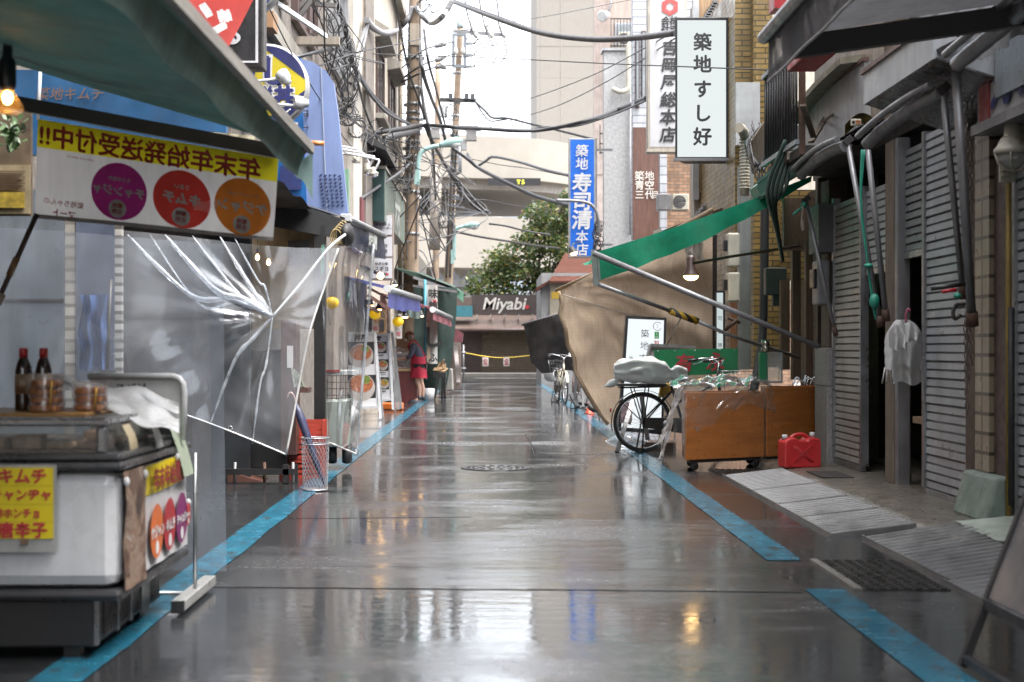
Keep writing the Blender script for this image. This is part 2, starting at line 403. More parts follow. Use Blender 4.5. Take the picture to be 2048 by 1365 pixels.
# curved elevated walkway in two levels
t = thing('elevated_walkway', 'curved beige concrete walkway on two levels crossing behind the street end', 'walkway', (-2, 88, 0))
path = [(-16,84),(-9,86),(-3,88),(.5,89),(2.6,89.8),(3.6,90.6),(5,92)]
sp = spl([(x,y,0) for x,y in path], 5)
for nm, z0, z1, m_ in (('upper_parapet', 11.8, 14.45, beige), ('lower_parapet', 6.2, 9.4, beige)):
    q = MB(); n = len(sp)
    vs = []
    for p in sp: vs += [V((p.x,p.y,z0)), V((p.x,p.y,z1)), V((p.x+.1,p.y+1,z1)), V((p.x+.1,p.y+1,z0))]
    q.add(vs, [(4*i+a,4*i+(a+1)%4,4*(i+1)+(a+1)%4,4*(i+1)+a) for i in range(n-1) for a in range(4)]+[(0,1,2,3),(4*n-1,4*n-2,4*n-3,4*n-4)])
    part(nm, q, m_, t)
und = mat('walkway_underside', (.40,.37,.34), .8)
q = MB(); q.prism([(p.x,p.y+.9,11.2) for p in sp]+[(8,97,11.2),(8,108,11.2),(-16,108,11.2)], (0,0,.6)); part('upper_deck', q, und, t)
q = MB(); q.prism([(p.x,p.y+.9,6.3) for p in sp]+[(8,97,6.3),(8,108,6.3),(-16,108,6.3)], (0,0,.6)); part('lower_deck', q, und, t)
for x in (-7, -2.9): part('pier', MB().box(x-.75,x+.75,92,93.5,0,11.2), beige, t)
part('back_wall', MB().box(-16,-4.3,100,101,0,14), mat('walkway_wall', (.45,.42,.37), .8, var=.1), t)
s = thing('display_board', 'dark led display board with yellow letters hung under the curved walkway', 'sign', (1.6, 89.2, 11))
part('board', MB().box(-.3,3.0,88.6,88.8,11.35,11.8), black, s); part('lettering', MB().text('T 5', (1.75,88.58,11.56), .34, bold=.03), lampmat('led_yellow', (.8,.8,.05), .8), s)
t = building('pale blue glass office tower seen through the gap under the walkway', 1.2, 9, 170, 180, 23, panelled('glass_tower', (.42,.48,.55), 1.2, 2.0, 'XZY'), name='office_tower')
t = building('low grey hall with zigzag roof behind the brown corner shop', -8, -1.0, 74, 78, 4.6, mat('hall_grey', (.42,.42,.41), .7), name='hall')
q = MB()
for k in range(9): q.prism([(-8+.8*k,73.6,4.75),(-7.6+.8*k,73.6,5.2),(-7.2+.8*k,73.6,4.75)], (0,4.4,0))
part('roof', q, mat('roof_dark', (.08,.085,.09), .5), t)
part('beam', MB().box(-8,.3,73.5,73.7,4.35,4.75), mat('hall_beam', (.12,.12,.13), .6), t)

# ---- brown corner shop at the end of the street
t = thing('corner_shop', 'low brown shop with closed roller shutter facing down the street', 'building', (0.4, 62, 0))
brn = mat('brown_shop_wall', (.11,.065,.05), .6, stain=.3)
part('wall', MB().box(-3.2,4.6,62.1,68,0,3.4), mat('brown_back_wall', (.16,.11,.09), .7), t)
q = MB()
def shutter_x(x0, x1, Y, z0, z1, pitch, dep):      # slatted shutter facing -Y
    q = MB(); n = int((z1-z0)/pitch)
    for i in range(n):
        a = z0+i*pitch; q.prism([(x0,Y,a),(x0,Y-dep,a+pitch*.3),(x0,Y-dep,a+pitch*.8),(x0,Y,a+pitch*.92)], (x1-x0,0,0))
    q.box(x0,x1,Y,Y+.02,z0,z1); return q
part('shutter', shutter_x(-.5, 2.6, 62.0, .12, 1.95, .085, .03), mat('tan_shutter', (.24,.19,.135), .45, stain=.2), t)
part('shutter_frame', MB().box(-.56,-.5,61.9,62.05,.12,1.95).box(2.6,2.66,61.9,62.05,.12,1.95), brn, t)
part('side_panel', MB().box(-1.5,-.56,61.92,62.05,.12,1.95), mat('maroon_panel', (.07,.045,.04), .5, var=.3), t)
q = MB(); q.prism([(-1.65,60.6,2.02),(-1.65,62.1,2.62),(-1.65,62.1,2.52),(-1.65,60.6,1.92)], (4.9,0,0)); ro = part('roof', q, mat('brown_roof', (.17,.12,.10), .4, stain=.5), t)
part('gutter', MB().tube([(-1.7,60.55,1.95),(3.3,60.55,1.95)], .07), mat('gutter_brown', (.10,.06,.05), .4), ro)
q = MB()
for k in range(5): q.box(-.7+.6*k,-.64+.6*k,60.9,61.6,2.45,2.62)
part('sign_bracket', q, mat('bracket_beige', (.45,.42,.38), .6), t)
t = thing('shop_sign', 'dark brown sign board with white script letters on the corner shop roof', 'sign', (.55, 61.2, 2.6))
part('board', MB().fb(944,590,1079,630,61.1,.15), mat('sign_brown', (.075,.055,.05), .45), t)
part('lettering', MB().text('Miyabi', at(1010,607,61.08), .72, shear=.22, bold=.018), mat('sign_white', (.78,.75,.68), .5), t)
part('red_mark', MB().fb(1050,611,1058,618,61.08,.01), redink, t)
t = solid('roof_edge', 'pale teal metal roof edge on the left of the brown sign board', 'roof', MB().fb(890,612,945,634,60.9,.6), mat('teal_roof', (.06,.25,.30), .4))
t = thing('rope_barrier', 'yellow rope with two warning papers strung across the street end', 'barrier', (.5, 56, 1))
rope = spl([at(926,705,50),at(960,712,50),at(995,716,50),at(1030,715,50),at(1066,711,50)], 8)
part('rope', MB().tube(rope, .022, 6), mat('yellow_rope', (.75,.52,.04), .6), t)
for px in (971, 1013):
    pp = part('paper', MB().fb(px-6,715,px+6,733,49.98,.004), mat('white_paper', (.75,.72,.70), .6), t)
    q = MB(); o = at(px,722,49.96); q.tube([o+V((cos(a)*.06,0,sin(a)*.06)) for a in [2*pi*k/14 for k in range(15)]], .009, 5); q.bar(o+V((-.045,0,.045)), o+V((.045,0,-.045)), .018, .005)
    q.box(o.x-.08,o.x+.08,o.y,o.y+.01,o.z-.13,o.z-.10)
    part('no_entry_mark', q, redink, pp)
# ---- tree
def leafmat(n, stops, s):
    def pre(t):
        return ramp(t, noise(t, coords(t), s, 3), stops)
    m = mat(n, (.05,.1,.03), .5, pre=pre); tt = m.node_tree
    p = next(x for x in tt.nodes if x.type == 'BSDF_PRINCIPLED'); out = next(x for x in tt.nodes if x.type == 'OUTPUT_MATERIAL')
    tl = N(tt, 'BsdfTranslucent'); tt.links.new(p.inputs['Base Color'].links[0].from_socket, tl.inputs[0])
    mx = N(tt, 'MixShader'); mx.inputs[0].default_value = .35
    tt.links.new(p.outputs[0], mx.inputs[1]); tt.links.new(tl.outputs[0], mx.inputs[2]); tt.links.new(mx.outputs[0], out.inputs[0]); return m
leaf = leafmat('orange_green_leaves', [(.30,(.02,.05,.025)),(.46,(.05,.11,.035)),(.56,(.13,.19,.045)),(.62,(.34,.28,.06)),(.68,(.50,.19,.05))], 9)
def tree(label, base, blobs, lsz, per, m, trunk_r=.16):
    t = thing('tree', label, 'tree', base); rnd = random.Random(int(base[0]*100)); q = MB(); br = MB(); B = V(base)
    br.tube(spl([B, B+V((.1,0,1.2)), B+V((-.05,.1,2.4)), blobs[0][0]], 5), [trunk_r*(1-.75*i/15) for i in range(16)], 8)
    for c, r in blobs:
        br.tube(spl([B+V((0,0,2)), (B+V((0,0,2))).lerp(c,.5)+V((0,0,.2)), c], 5), [.07*(1-.8*i/10) for i in range(11)], 6)
        subs = []
        for _ in range(int(14*r*r)+6):
            d = V((rnd.gauss(0,1), rnd.gauss(0,1), rnd.gauss(0,.9))).normalized()*r*rnd.uniform(.45,1.05); subs.append(c+d)
        for s_ in subs:
            br.tube([c, s_], [.022,.006], 4, False)
            for _ in range(per):
                o = s_+V((rnd.gauss(0,.19), rnd.gauss(0,.19), rnd.gauss(0,.16)))
                a = V((rnd.gauss(0,1), rnd.gauss(0,1), rnd.gauss(0,.6)-.3)).normalized(); n_ = a.orthogonal().normalized()
                n_ = (Matrix.Rotation(rnd.uniform(0,2*pi), 3, a) @ n_); L_ = lsz*rnd.uniform(.7,1.3); W_ = L_*.26
                q.add([o, o+a*L_*.45+n_*W_, o+a*L_, o+a*L_*.45-n_*W_], [(0,1,2,3)])
    part('trunk', br, mat('bark', (.10,.08,.06), .8), t); part('crown', q, m, t)
blobs = [(at(1080,470,66),1.25),(at(1115,430,66),1.0),(at(1040,520,66),1.2),(at(1000,545,66.5),1.0),(at(1110,530,66),1.2),(at(1060,445,66.5),.8),(at(965,575,66),.75),(at(1135,470,66.5),1.0),(at(1020,580,66),1.0),(at(1085,575,66),1.0),(at(1140,405,66.5),.7)]
tree('broad leafed tree with orange tinged leaves rising behind the brown corner shop', (2.2,66,0), blobs, .24, 32, leaf)
# ---- small house with rusty red roof right of the corner shop
t = thing('small_house', 'small grey house with rusty red roof behind the dark hanging tarp', 'building', (4.3, 46, 0))
part('wall', MB().box(1.55,4.2,45,50,0,3.55), mat('grey_house_wall', (.27,.27,.27), .7, stain=.4), t)
part('roof', MB().prism([at(1098,566,44.6),at(1190,566,44.6),at(1190,510,47),at(1130,510,47)], (0,.0,.06)).prism([at(1072,576,44.6),at(1100,560,44.6),at(1100,564,44.6),at(1074,582,44.6)],(0,1.5,0)), mat('red_tin_roof', (.09,.035,.025), .9, stain=.4, spec=.1), t)
part('lit_window', MB().fb(1106,590,1124,615,44.95,.03), lampmat('lit_window', (1,.9,.7), 1.2), t)
part('boarding', MB().fb(1100,566,1135,660,44.9,.05), mat('beige_board', (.35,.30,.23), .7, stain=.4), t)
# brick gate pillar beside the bicycles
solid('brick_pillar', 'low brown brick pillar at the far end behind the parked bicycles', 'pillar', MB().box(1.72,2.5,47,47.6,0,1.35), brick('brown_brick', (.22,.12,.06), (.1,.08,.06), 'XZY', .22, .075), bev=.01)

# ================================================================ LEFT BUILDINGS
conc_d = mat('dark_pebbled_concrete', (.22,.19,.165), .8, var=.35, sc_=9, stain=.5, bump=.3, bsc=50)
def siding(n, col, axis, w_):
    return brick(n, col, mulc(col,.45), axis, 9, w_, .6, off=0, mort=.012, var=.12, stain=.4)
LX = -2.3
t = building('brown pebbled concrete building behind the round yellow sign on the left', -7, LX, 12.5, 18.9, 11, conc_d)
for z0, z1 in ((4.9,6.6),(7.6,9.2)):
    for y0 in (13.6, 16.2): win_x(t, LX, y0, y0+1.9, z0, z1, 1, brownf, mat('brown_shutter_pane', (.12,.08,.08), .4), .08, 2)
part('rear_wing', MB().box(-8,-3.45,-16,12.5,0,9), conc_d, t)
part('ledge', MB().box(LX,LX+.08,12.5,18.9,4.35,4.6), mat('concrete_ledge', (.36,.33,.28), .7, stain=.5), t)
part('ledge', MB().box(LX,LX+.08,12.5,18.9,7.0,7.2), mat('concrete_ledge', (.36,.33,.28), .7), t)
t = building('narrow building with brown vertical siding between concrete and beige houses', -7, LX-.05, 18.9, 24.6, 12, siding('brown_siding', (.26,.215,.18), 'ZYX', .14))
part('white_strip', MB().box(LX-.05,LX+.05,23.0,24.6,2.8,12), mat('cream_strip', (.62,.58,.51), .6, stain=.35), t)
for z0 in (5.2, 8.2): win_x(t, LX-.05, 20.2, 22.4, z0, z0+1.6, 1, alu, glass, .08, 1)
part('drain_pipe', MB().tube([(LX+.02,24.55,3),(LX+.02,24.55,12)], .05, 8), mat('tan_pipe', (.35,.28,.2), .5), t)
t = building('beige three storey house with two hooded windows on the left', -8, LX, 24.6, 34.4, 9.3, mat('beige_render', (.60,.53,.44), .75, var=.1, stain=.4, sc_=2))
part('pilaster', MB().box(LX,LX+.1,24.65,26.4,2.6,9.3), conc_d, t)
part('cornice', MB().box(LX-.1,LX+.22,24.6,34.6,9.1,9.3), mat('cornice_beige', (.42,.38,.32), .7), t)
part('corner_pipe', MB().tube([(LX+.06,34.45,2),(LX+.06,34.45,9.2)], .06, 8), mat('tan_pipe', (.35,.28,.2), .5), t)
for y0, y1 in ((27.9,29.7),(31.2,33.0)):
    w_ = win_x(t, LX, y0, y1, 5.8, 7.2, 1, brownf, glass, .05, 1)
    part('hood', MB().prism([(LX,y0-.15,7.6),(LX+.28,y0-.15,7.42),(LX+.28,y0-.15,7.3),(LX,y0-.15,7.25)], (0,y1-y0+.3,0)), mat('window_hood', (.36,.33,.29), .6, stain=.4), w_)
    part('sill', MB().box(LX,LX+.18,y0-.05,y1+.05,5.68,5.78), mat('window_hood', (.36,.33,.29), .6), w_)
part('belt', MB().box(LX,LX+.06,24.6,34.4,5.05,5.15), mat('cornice_beige', (.42,.38,.32), .7), t)
ev = MB().prism([(LX,24.8,5.0),(LX+.45,24.8,4.68),(LX+.45,24.8,4.61),(LX,24.8,4.8)], (0,6.0,0)); part('eave', ev, mat('black_tile_eave', (.05,.05,.055), .35, stain=.3), t)
s = thing('box_sign', 'large dark green box sign with pale brush letters on its side under the beige house', 'sign', (-2.2, 29, 3.4))
part('front_face', MB().fb(719,338,768,442,26,.05), mat('green_board', (.02,.06,.055), .4), s)
a = at(768,338,26); zb = at(0,442,26).z
part('side_face', MB().box(a.x-.3,a.x+.01,26.06,32,zb,a.z), mat('sage_board', (.13,.17,.14), .5, stain=.3), s)
part('top_trim', MB().box(at(718,0,26).x,a.x+.04,25.97,32.03,a.z,a.z+.05), mat('cornice_beige', (.42,.38,.32), .7), s)
part('lettering', MB().text('木村', (a.x+.018,29.4,3.9), .85, right=(0,1,0), bold=.03, shear=.1), mat('pale_lettering', (.5,.52,.48), .6), s)
solid('box_sign', 'small maroon box sign under the dark green box sign', 'sign', MB().fb(697,394,723,460,24,.6), mat('maroon_paint', (.16,.03,.035), .5, stain=.2))
solid('pale_green_board', 'pale green narrow board between the blue panel and the maroon box', 'sign', MB().fb(683,338,697,425,19.5,.1), mat('pale_green', (.22,.42,.28), .5))
# lower shops' shared back walls so that no sky shows under the fascias
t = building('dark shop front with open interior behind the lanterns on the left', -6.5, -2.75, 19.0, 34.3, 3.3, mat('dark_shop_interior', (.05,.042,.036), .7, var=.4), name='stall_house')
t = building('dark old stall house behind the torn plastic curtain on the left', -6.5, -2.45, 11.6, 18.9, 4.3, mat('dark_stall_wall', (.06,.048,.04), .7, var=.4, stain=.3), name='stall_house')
t = building('grey concrete house past the dark green tarp on the far left', -9, -2.7, 36, 58, 4.6, mat('grey_far_house', (.30,.27,.24), .8, stain=.4))
part('louvre', shutter_x(-2.7,-1.95,35.9,3.2,4.6,.18,.06), mat('louvre_grey', (.20,.19,.18), .6), t)

# ================================================================ RIGHT BUILDINGS (far to near)
pink = mat('pink_beige_render', (.50,.41,.36), .75, var=.1, stain=.4, sc_=2)
t = thing('building', 'pinkish beige apartment building with railed balcony behind the white stucco house', 'building', (6,50,0))
a = at(1189,0,49)
part('wall', MB().box(a.x,12,49,49.6,0,20).box(5.2,12,49.61,60,0,20), pink, t); part('wall_edge', MB().box(a.x-.02,a.x+.42,48.9,49,0,20), mat('pink_edge', (.46,.38,.34), .7, stain=.4), t)
part('floor_line', MB().box(a.x-.03,12,48.88,49,7.15,7.27), mat('pink_edge', (.46,.38,.34), .7), t)
part('balcony_slab', MB().fb(1222,92,1276,97,47.8,1.2), mat('concrete_ledge', (.36,.33,.28), .7), t)
q = MB()
for i in range(9): q.bar(at(1222+6.4*i,38,47.8), at(1222+6.4*i,95,47.8), .02, .02)
for y in (38,92): q.bar(at(1220,y,47.8), at(1274,y,47.8), .035, .035)
part('railing', q, black, t)
wn = part('window', MB().fb(1230,45,1274,92,48.95,.05), alu, t); part('pane', MB().fb(1234,49,1270,90,48.9,.04), glassp, wn)
q = MB()
for y in (268,288,306): q.bar(at(1199,y,48.5), at(1208,y,48.5), .03, .05)
q.bar(at(1200,250,48.5),at(1200,308,48.5),.03,.03); q.bar(at(1207,250,48.5),at(1207,308,48.5),.03,.03); part('window_grille', q, black, t)
def acunit(label, x0, y0, x1, y1, Y, group=None):
    t = thing('air_conditioner', label, 'air conditioner', at((x0+x1)/2, y1, Y+.15), group=group)
    part('casing', MB().fb(x0,y0,x1,y1,Y,.3), offw, t, bev=.01)
    c = at(x0+(x1-x0)*.42,(y0+y1)/2,Y-.004); r = (y1-y0)*.40*Y/F; q = MB()
    for k in range(4): q.tube([c+V((cos(a)*r*(k+1)/4,0,sin(a)*r*(k+1)/4)) for a in [2*pi*j/16 for j in range(17)]], .006, 4)
    part('fan_grille', q, mat('grille_grey', (.2,.2,.2), .5), t); part('fan_recess', MB().disc(c+V((0,.002,0)), r, (0,-1,0)), dark, t)
acunit('cream air conditioner on the railed balcony of the pinkish building', 1238, 64, 1260, 92, 48.2)
t = thing('floodlight', 'white floodlight on a post at the corner of the pinkish building', 'lamp', at(1216,30,48.5))
part('head', MB().lathe([(.0,0),(.14,.02),(.2,.3),(.16,.32)], at(1214,30,48.5), 14, (-.6,-.7,-.3)), white, t); part('arm', MB().tube([at(1214,30,48.5),at(1222,10,48.7),at(1222,-30,48.7)], .04), gsteel, t)
stucco = mat('white_stucco', (.50,.50,.50), .85, var=.18, sc_=14, stain=.35, bump=.5, bsc=40)
t = thing('building', 'rough white stucco house with curved vent pipe beside the blue sign', 'building', (4.5,36,0))
a = at(1208,100,35); part('wall', MB().box(a.x,6.5,35,35.4,0,at(0,102,35).z), stucco, t)
part('coping', MB().box(a.x-.05,6.5,34.95,35.5,at(0,102,35).z,at(0,97,35).z), alu, t)
part('vent_pipe', MB().tube(spl([at(1226,178,34.9),at(1240,184,34.8),at(1254,180,34.8),at(1257,165,34.8),at(1257,100,34.8),at(1262,88,34.8)],5), .065, 10), offw, t)
part('drain_pipe', MB().tube([at(1262,470,34.9),at(1262,330,34.9),at(1264,180,34.9)], .045, 8), white, t)
t = thing('building', 'white siding house with two tall narrow windows left of the tall lettered sign', 'building', (5,30,0))
a = at(1266,0,30)
part('wall', MB().box(a.x,6.2,30,30.4,0,9.8), siding('white_siding', (.58,.60,.65), 'XZY', .16), t)
for x0, x1, y0, y1 in ((1271,1279,78,215),(1283,1292,62,198)):
    w_ = part('window', MB().fb(x0,y0,x1,y1,29.95,.05), brownf, t); part('pane', MB().fb(x0+2,y0+3,x1-2,y1-3,29.92,.03), glassp, w_)
t = solid('wood_board_sign', 'brown wooden board with white brush letters beside the white stucco house', 'sign', MB().fb(1266,255,1318,480,29.0,.12), wood('brown_board', (.15,.07,.05), 'XZY', .5, sc_=(14,1.2,14)))
for i, (s_, x) in enumerate((('築青三',1279),('地空代',1299))):
    q = MB().text(s_[0], at(x,352,28.98), .2, bold=.012).text(s_[1], at(x,371,28.98), .2, bold=.012).text(s_[2], at(x,390,28.98), .19, bold=.012)
    part('lettering', q, mat('sign_white', (.78,.75,.68), .5), t)
part('lettering', MB().text('目', at(1310,390,28.98), .16, bold=.012), mat('sign_white', (.78,.75,.68), .5), t)
t = building('orange tiled house front between brown board and white lit sign', at(1322,0,26).x, 5.5, 26, 26.4, 4.9, brick('orange_tile', (.42,.24,.14), (.20,.15,.12), 'XZY', .16, .062, mort=.008))
part('side_trim', MB().fb(1320,300,1334,470,25.9,.1), siding('white_siding', (.58,.60,.65), 'XZY', .16), t)
acunit('cream air conditioner on the orange tiled house front', 1345, 388, 1378, 420, 24.5)
solid('grey_duct_box', 'small grey metal box under the orange tiled wall', 'box', MB().fb(1316,388,1342,420,25.2,.3), gsteel, bev=.01)
cedar = wood('cedar_slats', (.40,.25,.13), 'XZY', .6, sc_=(22,1,14), stain=.35)
t = thing('building', 'upper storey clad in cedar boards behind the lit white sushi sign', 'building', (4.4,21,0))
part('wall', MB().box(at(1388,0,20.5).x,6,20.5,20.9,2.0,at(0,-10,20).z), mat('cream_wall', (.55,.50,.42), .7, stain=.3), t)
part('cladding', MB().fb(1398,-10,1478,90,20.4,.08).fb(1396,325,1478,385,20.4,.08), cedar, t)
part('corner_post', MB().fb(1386,-10,1398,400,20.35,.1), alu, t)
q = MB()
for k in range(14):       # tiled lean-to roof edge climbing to the right
    q.box(*(lambda p: (p.x-.03,p.x+.03,19.9,20.4,p.z-.03,p.z+.03))(at(1398+5*k,432-7.2*k,20)))
part('eave_tiles', q, mat('grey_roof_tile', (.16,.16,.165), .4, stain=.3), t)
part('eave', MB().prism([at(1396,440,20),at(1470,335,20),at(1490,335,20),at(1490,350,20),at(1406,462,20)], (0,.5,0)), wood('eave_wood', (.25,.17,.10), 'XZY', .6), t)
q = MB()
for k in range(12): q.box(*(lambda p: (p.x-.04,p.x+.04,20,20.5,p.z-.03,p.z+.03))(at(1432-5.5*k*.6,5+9*k*.6,20)))
part('upper_eave_tiles', q, mat('grey_roof_tile', (.16,.16,.165), .4), t)
# yellow tile building
ytile = brick('yellow_tile', (.36,.24,.08), (.10,.075,.035), 'XZY', .25, .066, .35, mort=.009, var=.3, stain=.5)
t = thing('building', 'yellow brown tiled building with stepped corner behind the green awning', 'building', (4.2,18,0))
part('wall', MB().fb(1470,-40,1545,735,17.5,3), ytile, t)
part('corner_pier', MB().fb(1507,-40,1540,735,17.3,.2), ytile, t)
part('wall_panel', MB().fb(1472,165,1520,290,17.2,.08), mat('pale_panel', (.52,.54,.55), .4, stain=.15), t)
part('grey_pilaster', MB().fb(1480,330,1508,740,17.1,.2), mat('grey_green_paint', (.30,.33,.32), .5, stain=.4), t)
# dark alley interior and the row of shops on the right wall
RX = 3.2
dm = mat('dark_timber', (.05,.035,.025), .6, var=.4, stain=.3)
t = thing('shop_row', 'row of old shuttered shops along the right side with open dark doorways', 'building', (4.6,11,0))
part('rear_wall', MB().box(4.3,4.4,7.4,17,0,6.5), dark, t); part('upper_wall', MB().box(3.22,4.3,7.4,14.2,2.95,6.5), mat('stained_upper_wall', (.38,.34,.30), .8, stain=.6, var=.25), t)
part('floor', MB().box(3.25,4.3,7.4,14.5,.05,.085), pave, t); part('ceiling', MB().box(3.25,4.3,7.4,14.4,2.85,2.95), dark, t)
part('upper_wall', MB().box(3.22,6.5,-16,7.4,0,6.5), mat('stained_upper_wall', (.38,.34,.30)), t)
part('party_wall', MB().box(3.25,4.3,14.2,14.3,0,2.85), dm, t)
# ================================================================ RIGHT ROW FRONT
def wp(px, py, X): Y = X*F/(px-VX); return V((X, Y, H-(py-VY)*Y/F))
def shutter(label, y0, y1, z0, z1, m, X=RX, frame=True, pitch=.062):
    t = thing('roller_shutter', label, 'shutter', (X,(y0+y1)/2,z0)); q = MB(); n = int((z1-z0)/pitch)
    for i in range(n):
        a = z0+i*pitch; X_ = X; X = X_+random.Random(i*7+int(y0*10)).uniform(-.004,.004); q.prism([(X+.010,y0,a),(X-.010,y0,a+.008),(X-.006,y0,a+pitch*.86),(X+.012,y0,a+pitch*.90),(X+.014,y0,a+pitch)], (0,y1-y0,0)); X = X_
    part('slats', q, m, t)
    if frame:
        part('guide_rail', MB().box(X-.03,X+.04,y0-.05,y0,z0,z1), steel, t); part('guide_rail', MB().box(X-.03,X+.04,y1,y1+.05,z0,z1), steel, t)
    part('bottom_bar', MB().box(X-.02,X+.03,y0,y1,z0-.05,z0), steel, t); return t
shm = mat('grey_shutter', (.56,.56,.57), .4, .2, var=.12, stain=.35, sc_=2); shb = mat('blue_grey_shutter', (.46,.49,.52), .36, .2, var=.2, stain=.6, sc_=2)
shd = mat('warm_grey_shutter', (.47,.45,.42), .42, .15, var=.18, stain=.6, sc_=2)
shutter('closed warm grey roller shutter beside the granite pillar', 12.28, 13.22, .14, 2.55, shd)
shutter('half lowered roller shutter above the dark doorway left of the weathered post', 11.45, 12.22, 1.83, 2.55, shm, RX+.03)
shutter('half lowered dark shutter above the doorway with the hanging aprons', 10.55, 11.12, 1.90, 2.75, mat('dark_shutter', (.20,.22,.22), .35, .1, var=.2, stain=.3), RX+.03)
shutter('tall blue grey roller shutter between chains and hanging white aprons', 9.52, 10.44, .13, 2.75, shb)
shutter('blue grey shutter cut off by the right picture edge', 7.4, 8.62, .13, 2.6, shb)
# posts and piers
wpost = wood('weathered_timber', (.20,.155,.115), 'ZXY', .75, sc_=(1.2,16,16), stain=.5)
solid('timber_post', 'weathered timber post between the two dark doorways', 'post', MB().box(RX-.05,RX+.1,11.18,11.40,.08,2.8), wpost, bev=.012)
solid('door_jamb', 'brown wooden board standing inside the doorway behind the aprons', 'board', MB().box(RX+.14,RX+.2,10.7,11.05,.085,2.5), wood('brown_door', (.17,.07,.03), 'ZXY', .45, sc_=(1.2,14,14)))
solid('steel_post', 'narrow grey steel post right of the apron doorway', 'post', MB().box(RX-.04,RX+.06,11.08,11.16,.08,2.8), gsteel, bev=.006)
t = thing('shelf', 'small wooden shelf with a white jug inside the doorway behind the aprons', 'shelf', (3.3,10.7,.6)); part('board', MB().box(3.24,3.5,10.52,10.95,.58,.63), wood('raw_pine', (.35,.23,.13), 'YXZ'), t)
t = solid('jug', 'white plastic jug on the small shelf inside the doorway', 'jug', MB().lathe([(.0,0),(.055,.005),(.06,.06),(.055,.15),(.045,.17)], (3.33,10.72,.63), 14), white)
t = thing('telephone_handset', 'white telephone handset with hanging cord inside the apron doorway', 'telephone', (3.32,10.75,1.5))
part('handset', MB().tube([(3.3,10.72,1.68),(3.28,10.72,1.66),(3.28,10.72,1.44),(3.3,10.72,1.42)], [.03,.022,.022,.03], 8), white, t)
part('cord', MB().tube(spl([(3.3,10.72,1.42),(3.29,10.73,1.2),(3.29,10.76,1.12),(3.3,10.79,1.22),(3.3,10.79,1.5)],5), .007, 6), offw, t)
t = thing('pillar', 'speckled granite pillar at the right end of the orange cart', 'pillar', (3.2,13.5,.08))
gran = mat('granite', (.33,.32,.31), .6, var=.35, sc_=45, stain=.45)
part('shaft', MB().box(RX-.08,RX+.2,13.25,13.75,.08,1.16), gran, t, bev=.006); part('joint', MB().box(RX-.083,RX+.2,13.247,13.75,.8,.806), dark, t)
solid('timber_post', 'dark brown timber post standing on the granite pillar', 'post', MB().box(RX-.04,RX+.14,13.34,13.66,1.16,2.75), wood('dark_post', (.09,.055,.035), 'ZXY', .7, sc_=(1.2,14,14)), bev=.01)
t = thing('meter_box', 'grey electric breaker box on the dark timber post above the granite pillar', 'box', (3.1,13.4,1.55))
part('casing', MB().box(RX-.16,RX-.04,13.28,13.52,1.56,1.98), mat('grey_plastic', (.22,.22,.23), .4), t, bev=.02); part('cover', MB().box(RX-.19,RX-.16,13.31,13.49,1.72,1.9), black, t, bev=.008)
part('cap', MB().box(RX-.17,RX-.03,13.2,13.6,2.05,2.5), mat('dark_steel_box', (.10,.10,.105), .5, .3), t)
# tile pilaster, maroon panel, mint base
ct = brick('cream_tile', (.42,.36,.26), (.10,.08,.06), 'YZX', .4, .125, .35, off=0, mort=.012, stain=.5, var=.15)
solid('tiled_pilaster', 'cream tiled pilaster between the hanging chains and the maroon panel', 'pillar', MB().box(RX-.06,RX+.1,8.98,9.24,.36,2.55), ct)
solid('maroon_panel', 'worn maroon steel panel beside the cream tiled pilaster', 'panel', MB().box(RX-.03,RX+.1,8.68,8.97,.36,2.45), mat('worn_maroon', (.06,.022,.02), .5, var=.4, col2=(.14,.09,.08), sc_=7, stain=.5))
solid('brown_post', 'rusty brown steel upright carrying the hanging chains', 'post', MB().box(RX-.05,RX+.08,9.27,9.46,.13,2.6), mat('rust_brown', (.11,.07,.05), .6, .2, var=.3, stain=.5), bev=.008)
b = MB(); b.prism([(RX-.20,8.66,.08),(RX-.12,8.68,.36),(RX+.1,8.68,.36),(RX+.1,8.66,.08)], (0,.62,0))
solid('plinth', 'cracked mint green concrete plinth under the maroon panel', 'plinth', b, mat('mint_concrete', (.25,.36,.31), .6, var=.35, col2=(.36,.42,.36), sc_=6, stain=.7, bump=.35, bsc=20), bev=.02)
b = MB(); b.grid(lambda u, v: V((2.78+.75*u+.04*nz(v*4), 7.3+1.35*v, .10+.06*u+.02*nz(u*5, v*6))), 8, 14)
solid('marble_step', 'pale green stone step below the mint plinth', 'step', b, mat('pale_green_stone', (.45,.50,.44), .4, var=.3, sc_=5, stain=.4))
solid('pipe', 'old yellow and green pipe right of the maroon panel', 'pipe', MB().tube([(RX-.06,8.64,.13),(RX-.06,8.64,2.6)], .018, 8), mat('mustard_paint', (.36,.24,.04), .5, var=.4, stain=.6))
q = MB().tube([(RX-.05,8.62,.2),(RX-.05,8.62,1.4)], .02, 8); solid('pipe', 'black rubber tube beside the mustard pipe near the right edge', 'pipe', q, rubber)
